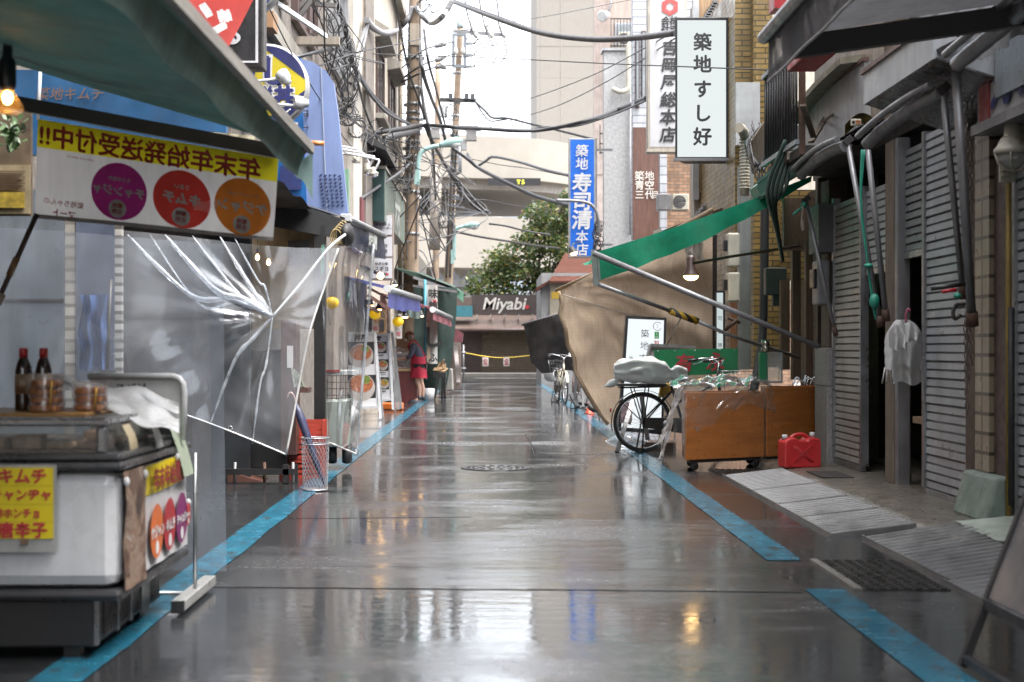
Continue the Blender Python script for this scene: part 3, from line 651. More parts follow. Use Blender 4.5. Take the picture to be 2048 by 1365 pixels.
# steel ramps
grille = mat('ribbed_aluminium', (.29,.29,.29), .4, .6, var=.12, stain=.3, sc_=3)
def ramp_plate(label, x0, x1, y0, y1, zf, grp='ribbed metal ramp plates along the kerb'):
    t = thing('ramp_plate', label, 'ramp', ((x0+x1)/2,(y0+y1)/2,0), group=grp); q = MB(); n = round((y1-y0)/.1); d = (y1-y0)/n
    s = lambda x: .012+(x-x0)/(x1-x0)*(zf-.012)
    for i in range(n):
        y = y0+i*d; q.hexa([(x0,y+.004,s(x0)-.01),(x1,y+.004,s(x1)-.01),(x1,y+d*.55,s(x1)-.01),(x0,y+d*.55,s(x0)-.01),(x0,y+.012,s(x0)+.006),(x1,y+.014,s(x1)+.006),(x1,y+d*.50,s(x1)+.006),(x0,y+d*.50,s(x0)+.006)])
    part('ribs', q, grille, t)
    part('edge_strip', MB().box(x0-.012,x0-.001,y0,y1,0,.022), grille, t); part('edge_strip', MB().hexa([(x0,y0-.012,0),(x1,y0-.012,0),(x1,y0-.001,0),(x0,y0-.001,0),(x0,y0-.012,s(x0)+.004),(x1,y0-.012,s(x1)+.004),(x1,y0-.001,s(x1)+.004),(x0,y0-.001,s(x0)+.004)]), grille, t)
    part('base_plate', MB().hexa([(x0,y0,0),(x1,y0,s(x1)-.02),(x1,y1,s(x1)-.02),(x0,y1,0),(x0,y0,s(x0)-.009),(x1,y0,s(x1)-.009),(x1,y1,s(x1)-.009),(x0,y1,s(x0)-.009)]), mat('ramp_shade', (.05,.05,.05), .4, .6), t); return t
for i, (y0, y1, nm) in enumerate(((8.72,9.6,'ribbed ramp plate of the left run, nearest to the camera'),(9.61,10.4,'ribbed ramp plate of the left run, second from the camera'),(10.41,11.4,'ribbed ramp plate of the left run, third from the camera'),(11.41,12.8,'ribbed ramp plate of the left run, farthest and nearest the jerrycan'))):
    ramp_plate(nm, 2.08, 2.60, y0, y1, .075)
ramp_plate('wide ribbed ramp plate in front of the mint plinth', 2.25, 2.82, 7.0, 8.62, .10)
ramp_plate('ribbed ramp plate beside the leaning black sign frame', 2.22, 2.82, 5.9, 6.99, .10)
def cover(label, c, kind='plate'):
    if kind == 'round':
        t = thing('manhole_cover', label, 'manhole cover', c); o = V(c)
        part('rim', MB().lathe([(.335,.0),(.335,.006),(.30,.006),(.30,.0)], o, 40), mat('cast_iron_rim', (.09,.085,.08), .35, .6), t)
        q = MB().disc(o+V((0,0,.004)), .30, (0,0,1), 40)
        for r in (.08,.15,.22,.27):
            m_ = int(r*70)
            for k in range(m_):
                a = 2*pi*k/m_; p = o+V((cos(a)*r, sin(a)*r, .0)); q.box(p.x-.014,p.x+.014,p.y-.014,p.y+.014,.004,.010)
        part('lid', q, mat('cast_iron', (.06,.058,.055), .3, .6, var=.3), t); return t
    x0, x1, y0, y1 = c; t = thing('drain_cover', label, 'drain cover', ((x0+x1)/2,(y0+y1)/2,0)); q = MB().box(x0,x1,y0,y1,.0,.005)
    nx = int((x1-x0)/.055); ny = int((y1-y0)/.055)
    for i in range(nx):
        for j in range(ny):
            x = x0+(i+.5)*(x1-x0)/nx; y = y0+(j+.5)*(y1-y0)/ny; q.prism([(x-.016,y-.016,.005),(x+.016,y-.016,.005),(x+.016,y+.016,.005),(x-.016,y+.016,.005)], (0,0,.006))
    part('plate', q, mat('cast_iron', (.06,.058,.055), .3, .6, var=.3), t); 
    if y0 < 10: part('edge_bar', MB().box(x0-.05,x0-.01,y0,y1,0,.012), mat('edge_bar', (.16,.15,.13), .4), t)
    return t
cover('round iron manhole cover in the middle of the wet street', (.03,13.7,.001), 'round')
cover('studded iron drain plate in the gap of the right blue line', (1.77,2.18,6.75,7.7))
cover('studded iron drain plate in front of the jerrycan ramp', (2.05,2.55,12.85,13.5))
solid('iron_grate', 'flat iron plate let into the door step by the jerrycan', 'drain cover', MB().box(2.72,2.98,11.7,12.3,.083,.092), dark)

# fascia boxes above the shutters
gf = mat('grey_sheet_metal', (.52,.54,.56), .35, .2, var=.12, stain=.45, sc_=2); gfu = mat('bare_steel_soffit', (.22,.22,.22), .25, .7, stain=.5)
def fascia(label, x, y0, y1, z0, z1, m, zi=None):
    t = thing('fascia_box', label, 'fascia', (x,(y0+y1)/2,z0))
    part('front', MB().box(x,x+.012,y0,y1,z0,z1), m, t)
    zi = zi or z0-.1
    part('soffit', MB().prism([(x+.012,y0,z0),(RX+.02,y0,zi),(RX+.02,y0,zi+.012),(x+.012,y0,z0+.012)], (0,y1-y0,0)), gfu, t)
    part('end_cap', MB().prism([(x+.012,y1-.012,z0+.012),(RX+.02,y1-.012,zi+.012),(RX+.02,y1-.012,z1),(x+.012,y1-.012,z1)], (0,.012,0)), m, t)
    part('end_cap', MB().prism([(x+.012,y0,z0+.012),(RX+.02,y0,zi+.012),(RX+.02,y0,z1),(x+.012,y0,z1)], (0,.012,0)), m, t)
    part('top_edge', MB().box(x-.02,x+.03,y0-.02,y1+.02,z1,z1+.03), mat('rusty_edge', (.20,.12,.10), .5, .3), t); return t
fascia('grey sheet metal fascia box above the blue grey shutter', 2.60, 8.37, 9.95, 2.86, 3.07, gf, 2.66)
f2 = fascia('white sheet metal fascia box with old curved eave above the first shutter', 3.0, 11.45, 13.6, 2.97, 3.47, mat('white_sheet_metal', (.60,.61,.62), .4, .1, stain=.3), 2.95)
part('eave', MB().grid(lambda u, v: V((2.84+.36*v, 11.6+2.3*u, 3.53+.05*v-.16*u*u)), 12, 3).grid(lambda u, v: V((2.84+.36*v, 11.6+2.3*u, 3.475+.05*v-.16*u*u)), 12, 3).grid(lambda u, v: V((2.84, 11.6+2.3*u, 3.475+.055*v-.16*u*u)), 12, 1).grid(lambda u, v: V((2.84+.36*v, 11.6, 3.475+.05*v+.055*u)), 1, 3), mat('mossy_beige_eave', (.34,.31,.22), .6, var=.3, stain=.6), f2)
solid('wall_panel', 'pale blue grey sheet panel on the wall right of the grey fascia box', 'panel', MB().box(2.95,3.2,7.5,8.34,2.62,3.3), mat('pale_blue_sheet', (.38,.43,.47), .35, .3, stain=.4))
solid('wall_panel', 'white corrugated sheet on the upper wall under the black awning beam', 'panel', MB().box(3.18,3.215,8.9,10.6,3.1,4.1), siding('white_sheet_wall', (.60,.63,.66), 'YZX', .09))
solid('stone_wall_strip', 'beige stucco wall strip between rusty uprights on the upper right', 'wall', MB().box(3.05,3.2,10.9,11.9,3.0,4.5), mat('beige_rough', (.44,.37,.30), .85, var=.25, sc_=12, stain=.6, bump=.4))
solid('rusty_upright', 'rusty black upright beside the beige stucco strip', 'post', MB().box(3.0,3.1,10.65,10.88,2.9,4.6), mat('black_rust', (.04,.035,.03), .7, var=.6, col2=(.2,.13,.06), sc_=9))
t = thing('box_sign', 'small red box sign above the balcony railing on the upper right', 'sign', at(1642,112,11.2)); part('casing', MB().fb(1611,66,1671,110,11.2,.7), mat('red_sign', (.50,.03,.04), .4, var=.2, stain=.2), t, bev=.01)
solid('box_sign', 'red and white sign corner at the top of the tiled building', 'sign', MB().fb(1549,-14,1574,16,12.2,.25), mat('red_sign', (.50,.03,.04), .4))
# balcony with railing and junk
t = thing('balcony', 'iron balcony with black bars and rusty posts over the green canopy', 'balcony', (3.0,13,2.8))
q = MB()
for k in range(13): y = 12.25+.115*k; q.tube([(2.62,y,2.95),(2.62,y,3.75)], .012, 5)
part('bars', q, black, t); q = MB()
for z in (2.93,3.77): q.bar((2.62,12.2,z),(2.62,13.75,z), .035, .04)
part('rail', q, mat('pale_rail', (.36,.40,.42), .4, .3, stain=.4), t); 
for y in (12.2,12.8,13.4): part('post', MB().bar((2.66,y,2.82),(2.66,y,3.74), .05, .05), rust, t)
part('slab', MB().box(2.66,3.2,12.2,13.75,2.82,2.9), dark, t)
rr = random.Random(4)
for k in range(9): a = V((2.75+rr.random()*.35, 12.3+rr.random()*2.2, 2.92+rr.random()*.25)); solid('scrap_board', 'old board lying in the junk on the iron balcony', 'board', MB().bar(a, a+V((rr.uniform(-.3,.3), rr.uniform(-.6,.6), rr.uniform(.05,.4))), .05, .02), wpost, group='scrap boards on the iron balcony')
q = MB()
for k in range(5): q.tube(spl([(2.6+.04*k,12.6+.1*k,3.0),(2.5+.04*k,12.9,2.6),(2.65,13.3,2.3+.05*k),(2.8,13.7,2.0)],6), .018, 6)
solid('conduit', 'bundle of dark green conduits running down behind the green canopy', 'conduit', q, mat('green_conduit', (.05,.10,.08), .4))
t = thing('meter_box', 'white electric meter box above the green canopy', 'box', (2.9,13.2,2.5)); part('casing', MB().fb(1572,248,1605,305,12.9,.2), mat('white_box', (.5,.52,.53), .4, stain=.3), t, bev=.01); part('door', MB().fb(1578,252,1596,300,12.88,.02), mat('white_box', (.5,.52,.53), .4), t)
# green metal canopy above alley
t = thing('green_canopy', 'teal green metal canopy with a drooping green cloth above the alley', 'canopy', (2.9,13.2,2.4))
gp = mat('teal_metal', (.12,.28,.22), .4, var=.3, stain=.4)
part('sloped_sheet', MB().prism([at(1512,372,13.4),at(1588,308,12.8),at(1616,306,12.8),at(1590,352,12.8),at(1524,398,13.4)], (.0,.35,.0)), gp, t)
part('rib', MB().bar(at(1516,366,13.38),at(1600,300,12.75),.03,.03).bar(at(1524,392,13.36),at(1600,345,12.75),.03,.03), mat('teal_edge', (.07,.18,.14), .4), t)
gcl = cloth('green_cloth', (.0,.28,.15), .25, .7, stain=.15, trl=.45)
# green awning valance and frame
t = thing('green_awning', 'green cloth awning side hung on two long grey poles over the orange carts', 'awning', (2.3,14,1.2))
A0 = at(1188,506,13.6); A1 = at(1624,352,13.5); B0 = at(1197,562,13.6); B1 = at(1622,364,13.5)
def val(u, v):
    a = A0.lerp(A1, u); b = B0.lerp(B1, u); s = sin(pi*u)
    p = a.lerp(b, v); p.z -= .05*s*(.6+v)+.02*nz(u*9,v*2)*v; p.y += .03*sin(u*22)*v; return p
part('valance', MB().grid(val, 40, 6), gcl, t)
A2 = A0+V((-.02,1.9,.06))
part('roof_cloth', MB().grid(lambda u, v: V((A0.x+(A1.x-A0.x)*u, 13.62+1.7*v, A0.z+(A1.z-A0.z)*u-.05*sin(pi*u)*.6-.06*sin(pi*v)+.0)), 16, 6), gcl, t)
part('pole', MB().tube([at(1187,507,13.5),at(1638,694,13.15)], [.028,.024], 10), gsteel, t)
part('pole', MB().tube([at(1197,569,13.6),at(1340,622,13.9)], .020, 8).tube([at(1395,643,14.0),at(1462,672,14.2),at(1600,716,14.6)], .018, 8), gsteel, t)
def stripes(t_):
    wv = N(t_, 'TexWave', Scale=5.2); wv.bands_direction = 'DIAGONAL'; t_.links.new(coords(t_), wv.inputs['Vector']); return ramp(t_, wv.outputs[1], [(.48,(.6,.36,.02)),(.52,(.02,.02,.02))])
part('hazard_sleeve', MB().tube([at(1340,622,13.9),at(1395,643,14.0)], .036, 10), mat('hazard_stripes', (.6,.4,.02), .5, pre=stripes), t)
part('corner_bracket', MB().bar(at(1187,500,13.58),at(1192,572,13.58),.05,.03).bar(at(1196,514,13.58),at(1199,560,13.58),.02,.03), mat('grey_green_metal', (.20,.24,.22), .4, .4), t)
part('rope', MB().tube([at(1334,690,14),at(1362,636,13.95)], .008, 5), mat('hemp', (.35,.30,.24), .8), t)
part('joint', MB().tube([at(1450,660,13.4),at(1476,640,13.35)],.02,6).tube([at(1456,636,13.4),at(1480,646,13.4)],.016,6), rust, t)
solid('iron_bar', 'thin rusty bar crossing the alley under the green awning', 'bar', MB().tube([at(1386,527,14.6),at(1460,514,14.4),at(1600,492,14.0)], .014, 6), rust)
# alley contents
t = thing('alley_wall', 'dark yellow tiled alley wall behind the grey pipes', 'wall', (3.4,16.5,0)); part('face', MB().fb(1508,372,1560,735,16.6,.2).fb(1545,380,1660,560,16.9,.2), ytile, t)
part('return_face', MB().box(3.75,3.85,13.8,17.3,0,3), dm, t)
q = MB().fb(1585,470,1602,760,15.0,.1).fb(1612,480,1626,770,14.6,.1).fb(1562,560,1580,740,15.4,.1).fb(1568,396,1650,500,14.8,.1)
solid('timber_doorway', 'dark brown timber door frame standing in the alley', 'frame', q, wood('alley_timber', (.11,.065,.035), 'ZXY', .6, sc_=(1.4,14,14)))
solid('pipe', 'thick black pipe running down the tiled alley wall', 'pipe', MB().tube(spl([at(1530,380,16),at(1528,560,16),at(1524,680,16),at(1506,790,15.8)],6), .05, 8), mat('black_pipe', (.03,.03,.032), .5))
solid('junction_box', 'dark green junction box on the tiled alley wall', 'box', MB().fb(1532,536,1574,590,15.6,.15).fb(1546,590,1562,612,15.62,.1), mat('dark_green_box', (.03,.045,.04), .5, stain=.3), bev=.008)
for i, (y0, y1, lb) in enumerate(((466,534,'upper cream plastic meter box on the grey green pilaster'),(545,604,'lower cream plastic meter box on the grey green pilaster'))):
    t = thing('meter_box', lb, 'box', at(1466,y1,16.6), group='meter boxes on the pilaster')
    part('casing', MB().fb(1456,y0,1480,y1,16.6,.2), offw, t, bev=.02); part('cable_port', MB().fb(1448,y0+14,1458,y0+36,16.62,.1), black, t, bev=.008)
t = solid('lit_menu_board', 'tall lit menu board with dark frame behind the green sign', 'sign', MB().fb(1432,582,1450,715,17.6,.08), black); part('panel', MB().fb(1434,586,1446,712,17.58,.02), lampmat('menu_light', (.75,.85,.85), .12), t)
q = MB()
for k in range(4): q.text('寿司御膳'[k], at(1440,610+27*k,17.57), .06)
part('lettering', q, ink, t)
solid('wooden_door', 'orange brown wooden door edge beside the grey green pilaster', 'door', MB().fb(1460,600,1480,745,17.3,.08), wood('orange_door', (.32,.15,.07), 'ZXY', .5, sc_=(1.2,14,14)))
solid('door_frame', 'black timber post between mesh tarp and lit menu board', 'post', MB().fb(1412,470,1434,735,18.2,.1), wood('black_post', (.03,.022,.02), 'ZXY', .6, sc_=(1.4,14,14)))
# tan mesh tarp
def meshcloth():
    def pre(t):
        b = N(t, 'TexBrick', Scale=1.0); b.offset = 0; b.inputs['Color1'].default_value = (.80,.62,.46,1); b.inputs['Color2'].default_value = (.74,.58,.43,1)
        b.inputs['Mortar'].default_value = (.60,.46,.33,1); b.inputs['Mortar Size'].default_value = .004; b.inputs['Brick Width'].default_value = .02; b.inputs['Row Height'].default_value = .02
        t.links.new(coords(t, axis='XZY'), b.inputs['Vector']); return b.outputs[0]
    MC['tan_mesh'] = None; del MC['tan_mesh']
    m = mat('tan_mesh', (.4,.3,.2), .8, pre=pre, stain=.3, sc_=3); t = m.node_tree
    p = next(x for x in t.nodes if x.type == 'BSDF_PRINCIPLED'); out = next(x for x in t.nodes if x.type == 'OUTPUT_MATERIAL')
    tl = N(t, 'BsdfTranslucent'); t.links.new(p.inputs['Base Color'].links[0].from_socket, tl.inputs[0]); mx = N(t, 'MixShader'); mx.inputs[0].default_value = .45
    t.links.new(p.outputs[0], mx.inputs[1]); t.links.new(tl.outputs[0], mx.inputs[2]); t.links.new(mx.outputs[0], out.inputs[0]); return m
tm = meshcloth()
t = thing('mesh_tarp', 'large tan mesh tarp hung as a wall beside the dark bicycle', 'tarp', (2.2,19.5,0))
L0 = [(1116,584),(1124,630),(1136,690),(1152,742),(1180,800),(1216,848)]
def tarpL(v): k = min(4, int(v*5)); f = v*5-k; a, b = L0[k], L0[k+1]; return a[0]+(b[0]-a[0])*f, a[1]+(b[1]-a[1])*f
def tarp(u, v):
    lx, ly = tarpL(v); tx, ty = 1425, 420+v*420
    top = 584+(420-584)*(u**1.0)
    px = lx+(tx-lx)*u+8*nz(v*7,u*2)*(1-u); py = ly+(ty-ly)*u
    Y = 20.5-2.6*u-.22*sin(pi*u)*v+.06*sin(u*17+v*3)*(1-u)+.20*nz(u*3.2, v*3.2)+.26*nz(atan2(v+.02,u+.02)*5,.3)*min(1,(u+v)*1.5)+.05*nz(u*14,v*9)
    return at(px, py, Y)
part('cloth', MB().grid(tarp, 48, 40), tm, t)
part('top_pole', MB().tube([at(1112,582,20.6),at(1186,548,20.2),at(1428,418,17.9)], .03, 8), mat('bamboo_pole', (.35,.26,.16), .5), t)
part('edge_fold', MB().tube(spl([tarp(0,v/10)+V((0,-.04,0)) for v in range(11)],3), .03, 6), mat('tan_hem', (.36,.27,.18), .8), t)
part('yellow_clip', MB().fb(1103,584,1118,598,20.4,.1), mat('yellow_clip', (.5,.33,.03), .5), t)
rl = MB().tube(spl([at(1124,590,20.3)+V((0,-.1,0)),at(1180,606,19.9),at(1255,628,19.3),at(1345,640,18.6)],6), .006, 5)
solid('cord', 'thin grey cord running across the upper part of the tan mesh tarp', 'rope', rl, mat('grey_cord', (.3,.28,.26), .7))
q = MB(); q.grid(lambda u, v: at(1372+34*u+6*nz(v*3,u*3), 478+46*v+6*sin(u*7), 17.6+.06*sin(u*12)), 12, 8)
solid('cloth_bundle', 'grey cloth bundle hanging at the top corner of the tan mesh tarp', 'cloth', q, cloth('grey_cloth', (.36,.33,.28)))
t = thing('lamp', 'lit round bulb lamp in front of the tan mesh tarp', 'lamp', at(1382,560,16.4))
part('shade', MB().lathe([(.03,.24),(.05,.2),(.05,.1),(.095,.02),(.10,.0)], at(1382,552,16.4), 16), mat('dark_brown_enamel', (.05,.025,.02), .4), t)
part('bulb', MB().ball(at(1382,553,16.4), .085, rz=.05), warms, t)
# white lightbox behind bicycle
t = thing('lightbox_sign', 'white lit standing sign with black frame in front of the tan mesh tarp', 'sign', at(1288,850,17.0))
pl = [at(1252,632,17.0),at(1333,636,17.0),at(1326,870,17.0),at(1236,862,17.0)]
part('frame', MB().prism(pl, (0,.12,0)), black, t); pi_ = [at(1257,638,16.99),at(1328,641,16.99),at(1322,860,16.99),at(1243,855,16.99)]
part('panel', MB().prism(pi_, (0,.02,0)), lampmat('lightbox_white', (.86,.92,.95), .165), t)
q = MB(); 
for ch, x, y, h in (('築',1290,668,.105),('地',1289,692,.105),('す',1285,716,.1),('築',1262,717,.05),('地',1261,727,.05),('塩',1260,737,.05)): q.text(ch, at(x,y,16.97), h)
o = at(1315,653,16.97); q.tube([o+V((cos(a)*.05,0,sin(a)*.05)) for a in [.6+5.2*k/16 for k in range(17)]], .004, 4)
q.text('にぎり', o, .022, vertical=True)
part('lettering', q, ink, t)
part('price_tag', MB().fb(1309,664,1318,678,16.97,.004), mat('green_tag', (.05,.35,.12), .5), t); part('price_lettering', MB().text('1', at(1313.5,668,16.96), .04, bold=.02).text('個', at(1313.5,675,16.96), .035), whink, t)
part('price_number', MB().text('90', at(1313,685,16.96), .06, bold=.025), redink, t)
ph = MB().prism([at(1242,806,16.95),at(1262,808,16.95),at(1262,850,16.95),at(1240,846,16.95)], (0,.005,0)); part('photo_strip', ph, mat('poster_print', (.10,.12,.30), .5, var=.8, sc_=18, col2=(.5,.35,.35)), t)
t = thing('leaning_board', 'dark grey board back leaning behind the green painted sign', 'board', at(1330,760,16.2))
part('panel', MB().prism([at(1302,690,16.75),at(1366,694,16.75),at(1366,770,16.6),at(1284,770,16.6)], (0,.03,.01)), mat('board_back', (.11,.105,.10), .7), t)
part('rim', MB().bar(at(1301,690,16.72),at(1392,695,16.72),.03,.03).bar(at(1301,690,16.72),at(1282,771,16.57),.03,.03), gsteel, t)
t = thing('green_sign', 'green painted board with red brush letters above the dark bicycle', 'sign', at(1392,755,15.9))
gpl = [at(1308,700,16.5),at(1476,697,16.3),at(1475,747,16.3),at(1311,754,16.5)]
part('board', MB().prism(gpl, (0,.03,0)), mat('green_sign_paint', (.0,.22,.075), .4, stain=.15), t)
d = (gpl[1]-gpl[0]).normalized()
part('lettering', MB().text('有', at(1369,727,16.40), .22, right=d, bold=.022, shear=.12).text('永', at(1432,724,16.31), .22, right=d, bold=.022, shear=.12), mat('red_sign_letters', (.50,.03,.05), .5), t)
q = MB()
for x in (1316,1350,1390,1440,1470): q.ball(at(x,703-(x-1308)*.02,16.48-(x-1308)*.0012), .008)
part('screws', q, steel, t)
# orange carts
ply = wood('orange_plywood', (.47,.165,.04), 'XZY', .35, var=.25, sc_=(1.0,9,1), coat=.3, stain=.2)
def cart(label, p0, p1, z0, z1, dep):
    t = thing('wooden_cart', label, 'cart', (p0[0], p0[1], 0)); a, b = V((*p0,0)), V((*p1,0)); d = (b-a).normalized(); n = V((.06,1,0)).normalized()
    c = [a, b, b+n*dep, a+n*dep]
    q = MB(); th = .025
    for i in range(4):
        p, r = c[i], c[(i+1)%4]; e = (r-p).normalized(); m_ = V((-e.y,e.x,0)); q = MB()
        ins = 0 if i % 2 == 0 else th
        p2, r2 = p+e*ins, r-e*ins
        q.hexa([p2+V((0,0,z0)), r2+V((0,0,z0)), r2+m_*th+V((0,0,z0)), p2+m_*th+V((0,0,z0)), p2+V((0,0,z1)), r2+V((0,0,z1)), r2+m_*th+V((0,0,z1)), p2+m_*th+V((0,0,z1))])
        part('panel', q, ply, t, bev=.003)
    m0 = [p+(sum(c, V())/4-p)*.08 for p in c]
    part('top', MB().hexa([m+V((0,0,z1-.03)) for m in m0]+[m+V((0,0,z1-.012)) for m in m0]), ply, t)
    part('underframe', MB().hexa([m+V((0,0,z0-.03)) for m in m0]+[m+V((0,0,z0+.01)) for m in m0]), dark, t)
    for p in m0:
        p = p+(sum(c, V())/4-p)*.15
        cs = part('caster', MB().lathe([(.0,-.012),(.04,-.012),(.042,0),(.04,.012),(0,.012)], p+V((0,0,.043)), 14, d.cross(V((0,0,1)))), rubber, t); part('fork', MB().box(p.x-.02,p.x+.02,p.y-.02,p.y+.02,.05,z0-.03), dark, cs)
    q = MB()
    for k in range(5): q.ball(a.lerp(b,(k+.5)/5)-n*.002+V((0,0,z1-.05)), .006)
    part('screws', q, steel, t); return t
P = lambda px, py, z: at(px, py, gY(py, z))
p0 = at(1372,924,13.3); p1 = at(1530,914,13.75); p2 = at(1648,898,14.15)
cart('orange plywood cart on casters draped in clear plastic, nearest to the bicycle', (p0.x,p0.y), (p1.x-.01,p1.y-.004), .105, .735, .55)
cart('orange plywood cart on casters between the draped cart and the granite pillar', (p1.x+.02,p1.y), (p2.x,p2.y), .105, .775, .5)
vp = vinyl('crumpled_clear_plastic', .07, (.93,.94,.95), .55, .10, 5, mlo=.45, mhi=.8, bmp=.35, fk=.5)
cd = (V((p1.x,p1.y,0))-V((p0.x,p0.y,0))).normalized(); cn = V((.06,1,0)).normalized(); c0 = V((p0.x,p0.y,0))
def drape(u, v):
    L_ = -.16+1.2*u; r = .035*nz(u*5,v*4,2)+.028*nz(u*12+v*7,v*5)
    ext = .30+.13*sin(u*5+1)+.08*nz(u*9)+(.34 if u < .12 else 0)
    if v < .5: q = c0+cd*L_+cn*(.5*(1-v*2))+V((0,0,.80+.09*nz(u*4,v*7)+.06*max(0,nz(u*11,v*9,4))+.05*sin(u*3)))
    else:
        k = (v-.5)*2; q = c0+cd*L_-cn*(.035+.05*k+abs(r)*.9)+V((0,0,.785-ext*k+.03*nz(u*4,1)*(1-k)))
    return q+V((r*.5,0,r*.6))
solid('plastic_sheet', 'crumpled clear plastic sheet draped over the orange plywood cart', 'plastic sheet', MB().grid(drape, 70, 44), vp)
def drape2(u, v):
    a = c0+cd*(-.02-.24*v-.05*u)+cn*(.5*(1-u)-.05); r = .06*nz(u*5,v*4)+.03*nz(u*12,v*6)
    return a+V((r, r*.6, .78-.66*v*(.7+.4*u)+.03*nz(u*9,v*2)))
solid('plastic_sheet', 'crumpled clear plastic sheet hanging at the bicycle end of the draped cart', 'plastic sheet', MB().grid(drape2, 26, 30), vp)
t = thing('display_case', 'small clear acrylic case on the orange cart in the alley', 'case', at(1550,765,14.2))
part('box', MB().fb(1535,706,1564,765,14.2,.2), vinyl('acrylic', .22, (.85,.9,.9), .3, .05, 5), t); part('back_panel', MB().fb(1520,706,1536,762,14.3,.1), mat('green_sign_paint', (.0,.22,.075), .4), t)
part('frame', MB().bar(at(1535,706,14.19),at(1564,706,14.19),.015,.015).bar(at(1564,706,14.19),at(1564,765,14.19),.012,.012).bar(at(1535,765,14.19),at(1564,765,14.19),.02,.02), steel, t)
solid('tin_can', 'stack of silvery tins standing on the acrylic case', 'tin', MB().lathe([(0,0),(.045,0),(.045,.06),(.042,.065),(.042,.07),(.045,.075),(.045,.13),(0,.13)], at(1531,706,14.35), 16), mat('tarnished_tin', (.42,.40,.33), .25, .8, stain=.3))
q = MB(); rr = random.Random(9)
for k in range(7):
    p = at(1585+rr.uniform(0,50),770+rr.uniform(-3,6),14.25); q.tube(spl([p,p+V((.04,.02,.08)),p+V((.1,0,.03)),p+V((.13,.02,.10))],4), .006, 5)
solid('tap_fittings', 'chrome tap and hose fittings lying on the alley cart', 'tap', q, chrome)
# jerrycan
t = thing('jerrycan', 'red plastic jerrycan with two white caps standing on the kerb by the granite pillar', 'jerrycan', (2.77,12.82,.08), radians(12), local=True)
rp = mat('red_polyethylene', (.70,.04,.045), .35, var=.12, stain=.1)
prof = [(-.175,.012),(-.165,0),(.165,0),(.175,.012),(.175,.235),(.16,.265),(.06,.272),(.045,.245),(-.045,.245),(-.06,.272),(-.12,.268),(-.165,.25),(-.175,.225)]
part('body', MB().prism([(x,-.085,z) for x, z in prof], (0,.17,0)), rp, t, bev=.018)
part('handle', MB().tube(spl([(-.085,0,.262),(-.05,0,.288),(.0,0,.297),(.05,0,.29),(.085,0,.264)],5), .017, 10), rp, t)
part('cap', MB().lathe([(.026,0),(.026,.035),(.02,.042),(0,.042)], (-.14,0,.255), 14), white, t); part('cap', MB().lathe([(.026,0),(.026,.04),(.02,.047),(0,.047)], (.125,0,.268), 14), white, t)
q = MB()
for s in (-1,1):
    for o_ in (-1,1): q.tube([(-.085*s+.012*o_,-.087,.20),(.085*s+.012*o_,-.087,.05)], .0045, 6)
q.tube([(cos(a)*.035,-.088,.125+sin(a)*.022) for a in [2*pi*k/12 for k in range(13)]], .004, 6)
part('embossed_cross', q, rp, t)
# aprons on hanger
ap = cloth('white_apron', (.92,.92,.92), .05, .7, stain=.12, trl=.3)
t = thing('aprons', 'white aprons on a pink hanger in front of the dark doorway', 'aprons', (2.95,10.6,1.2))
AY = 10.75
def apron(px0, px1, y0, y1, Y, ph, nar=.3):
    def f(u, v):
        k = nar+(1-nar)*min(1, v*2.2)**.6; c = (px0+px1)/2+(v-.5)*6
        return at(c+(px1-px0)*(u-.5)*k+3*nz(v*5,ph), y0+(y1-y0)*v+(4*sin(u*9+ph)+5*nz(u*3,ph))*v, Y+.06*sin(u*13+ph+v*2)*v-.06*(1-abs(2*u-1)))
    return f
part('apron', MB().grid(apron(1768,1848,640,735,AY,1), 26, 20), ap, t); part('apron', MB().grid(apron(1782,1850,690,766,AY+.08,2.4,.7), 22, 14), ap, t)
part('apron_fold', MB().grid(apron(1777,1812,650,700,AY-.09,4,.35), 12, 12), ap, t); part('apron_fold', MB().grid(apron(1805,1842,646,684,AY-.1,6,.4), 12, 12), ap, t)
part('string', MB().tube([at(1770,735,AY),at(1764,768,AY)],.006,4).tube([at(1774,738,AY),at(1773,764,AY)],.006,4).tube([at(1779,735,AY),at(1783,766,AY)],.006,4), ap, t)
part('hanger_hook', MB().tube(spl([at(1812,645,AY-.05),at(1812,628,AY-.05),at(1817,618,AY-.05),at(1820,624,AY-.05)],4), .008, 6), mat('pink_plastic', (.55,.12,.22), .4), t)
# folded awning arms and rolled awnings along the right row
def roll(label, a, b, r, m=gsteel, sag=.0):
    pts = [a.lerp(b, k/12)-V((0,0,sag*4*(k/12)*(1-k/12))) for k in range(13)]
    t = thing('rolled_awning', label, 'awning', a); rr = [r*(1+.10*nz(k*1.7)) for k in range(13)]
    part('cloth_roll', MB().tube(pts, rr, 10), m, t); part('tube', MB().tube([p+V((-.07,0,.05)) for p in pts], r*.5, 8), gsteel, t); return t
dcl = mat('dirty_grey_roll', (.20,.20,.21), .5, var=.4, stain=.6, bump=.3, bsc=20)
roll('long rolled grey awning above the blue grey shutter', at(1735,288,9.9), at(1884,186,8.7), .045, dcl, -.03)
roll('short rolled grey awning above the warm grey shutter', at(1603,350,12.6), at(1692,292,11.2), .05, dcl, -.04)
t = roll('thick grey awning tube at the upper right edge', at(1915,128,7.9), at(2060,10,7.0), .045, gsteel)
def arm(label, a, b, r=.022):
    t = thing('folding_strut', label, 'awning strut', b, group='folded awning arms on the right'); part('tube', MB().tube([a,b], r, 8), gsteel, t)
    d = (b-a).normalized(); part('joint', MB().tube([b-d*.05,b+d*.04], r*1.35, 8), rust, t); part('bracket', MB().bar(a+V((-.03,0,0)),a+V((.03,0,.05)),.05,.05), dark, t)
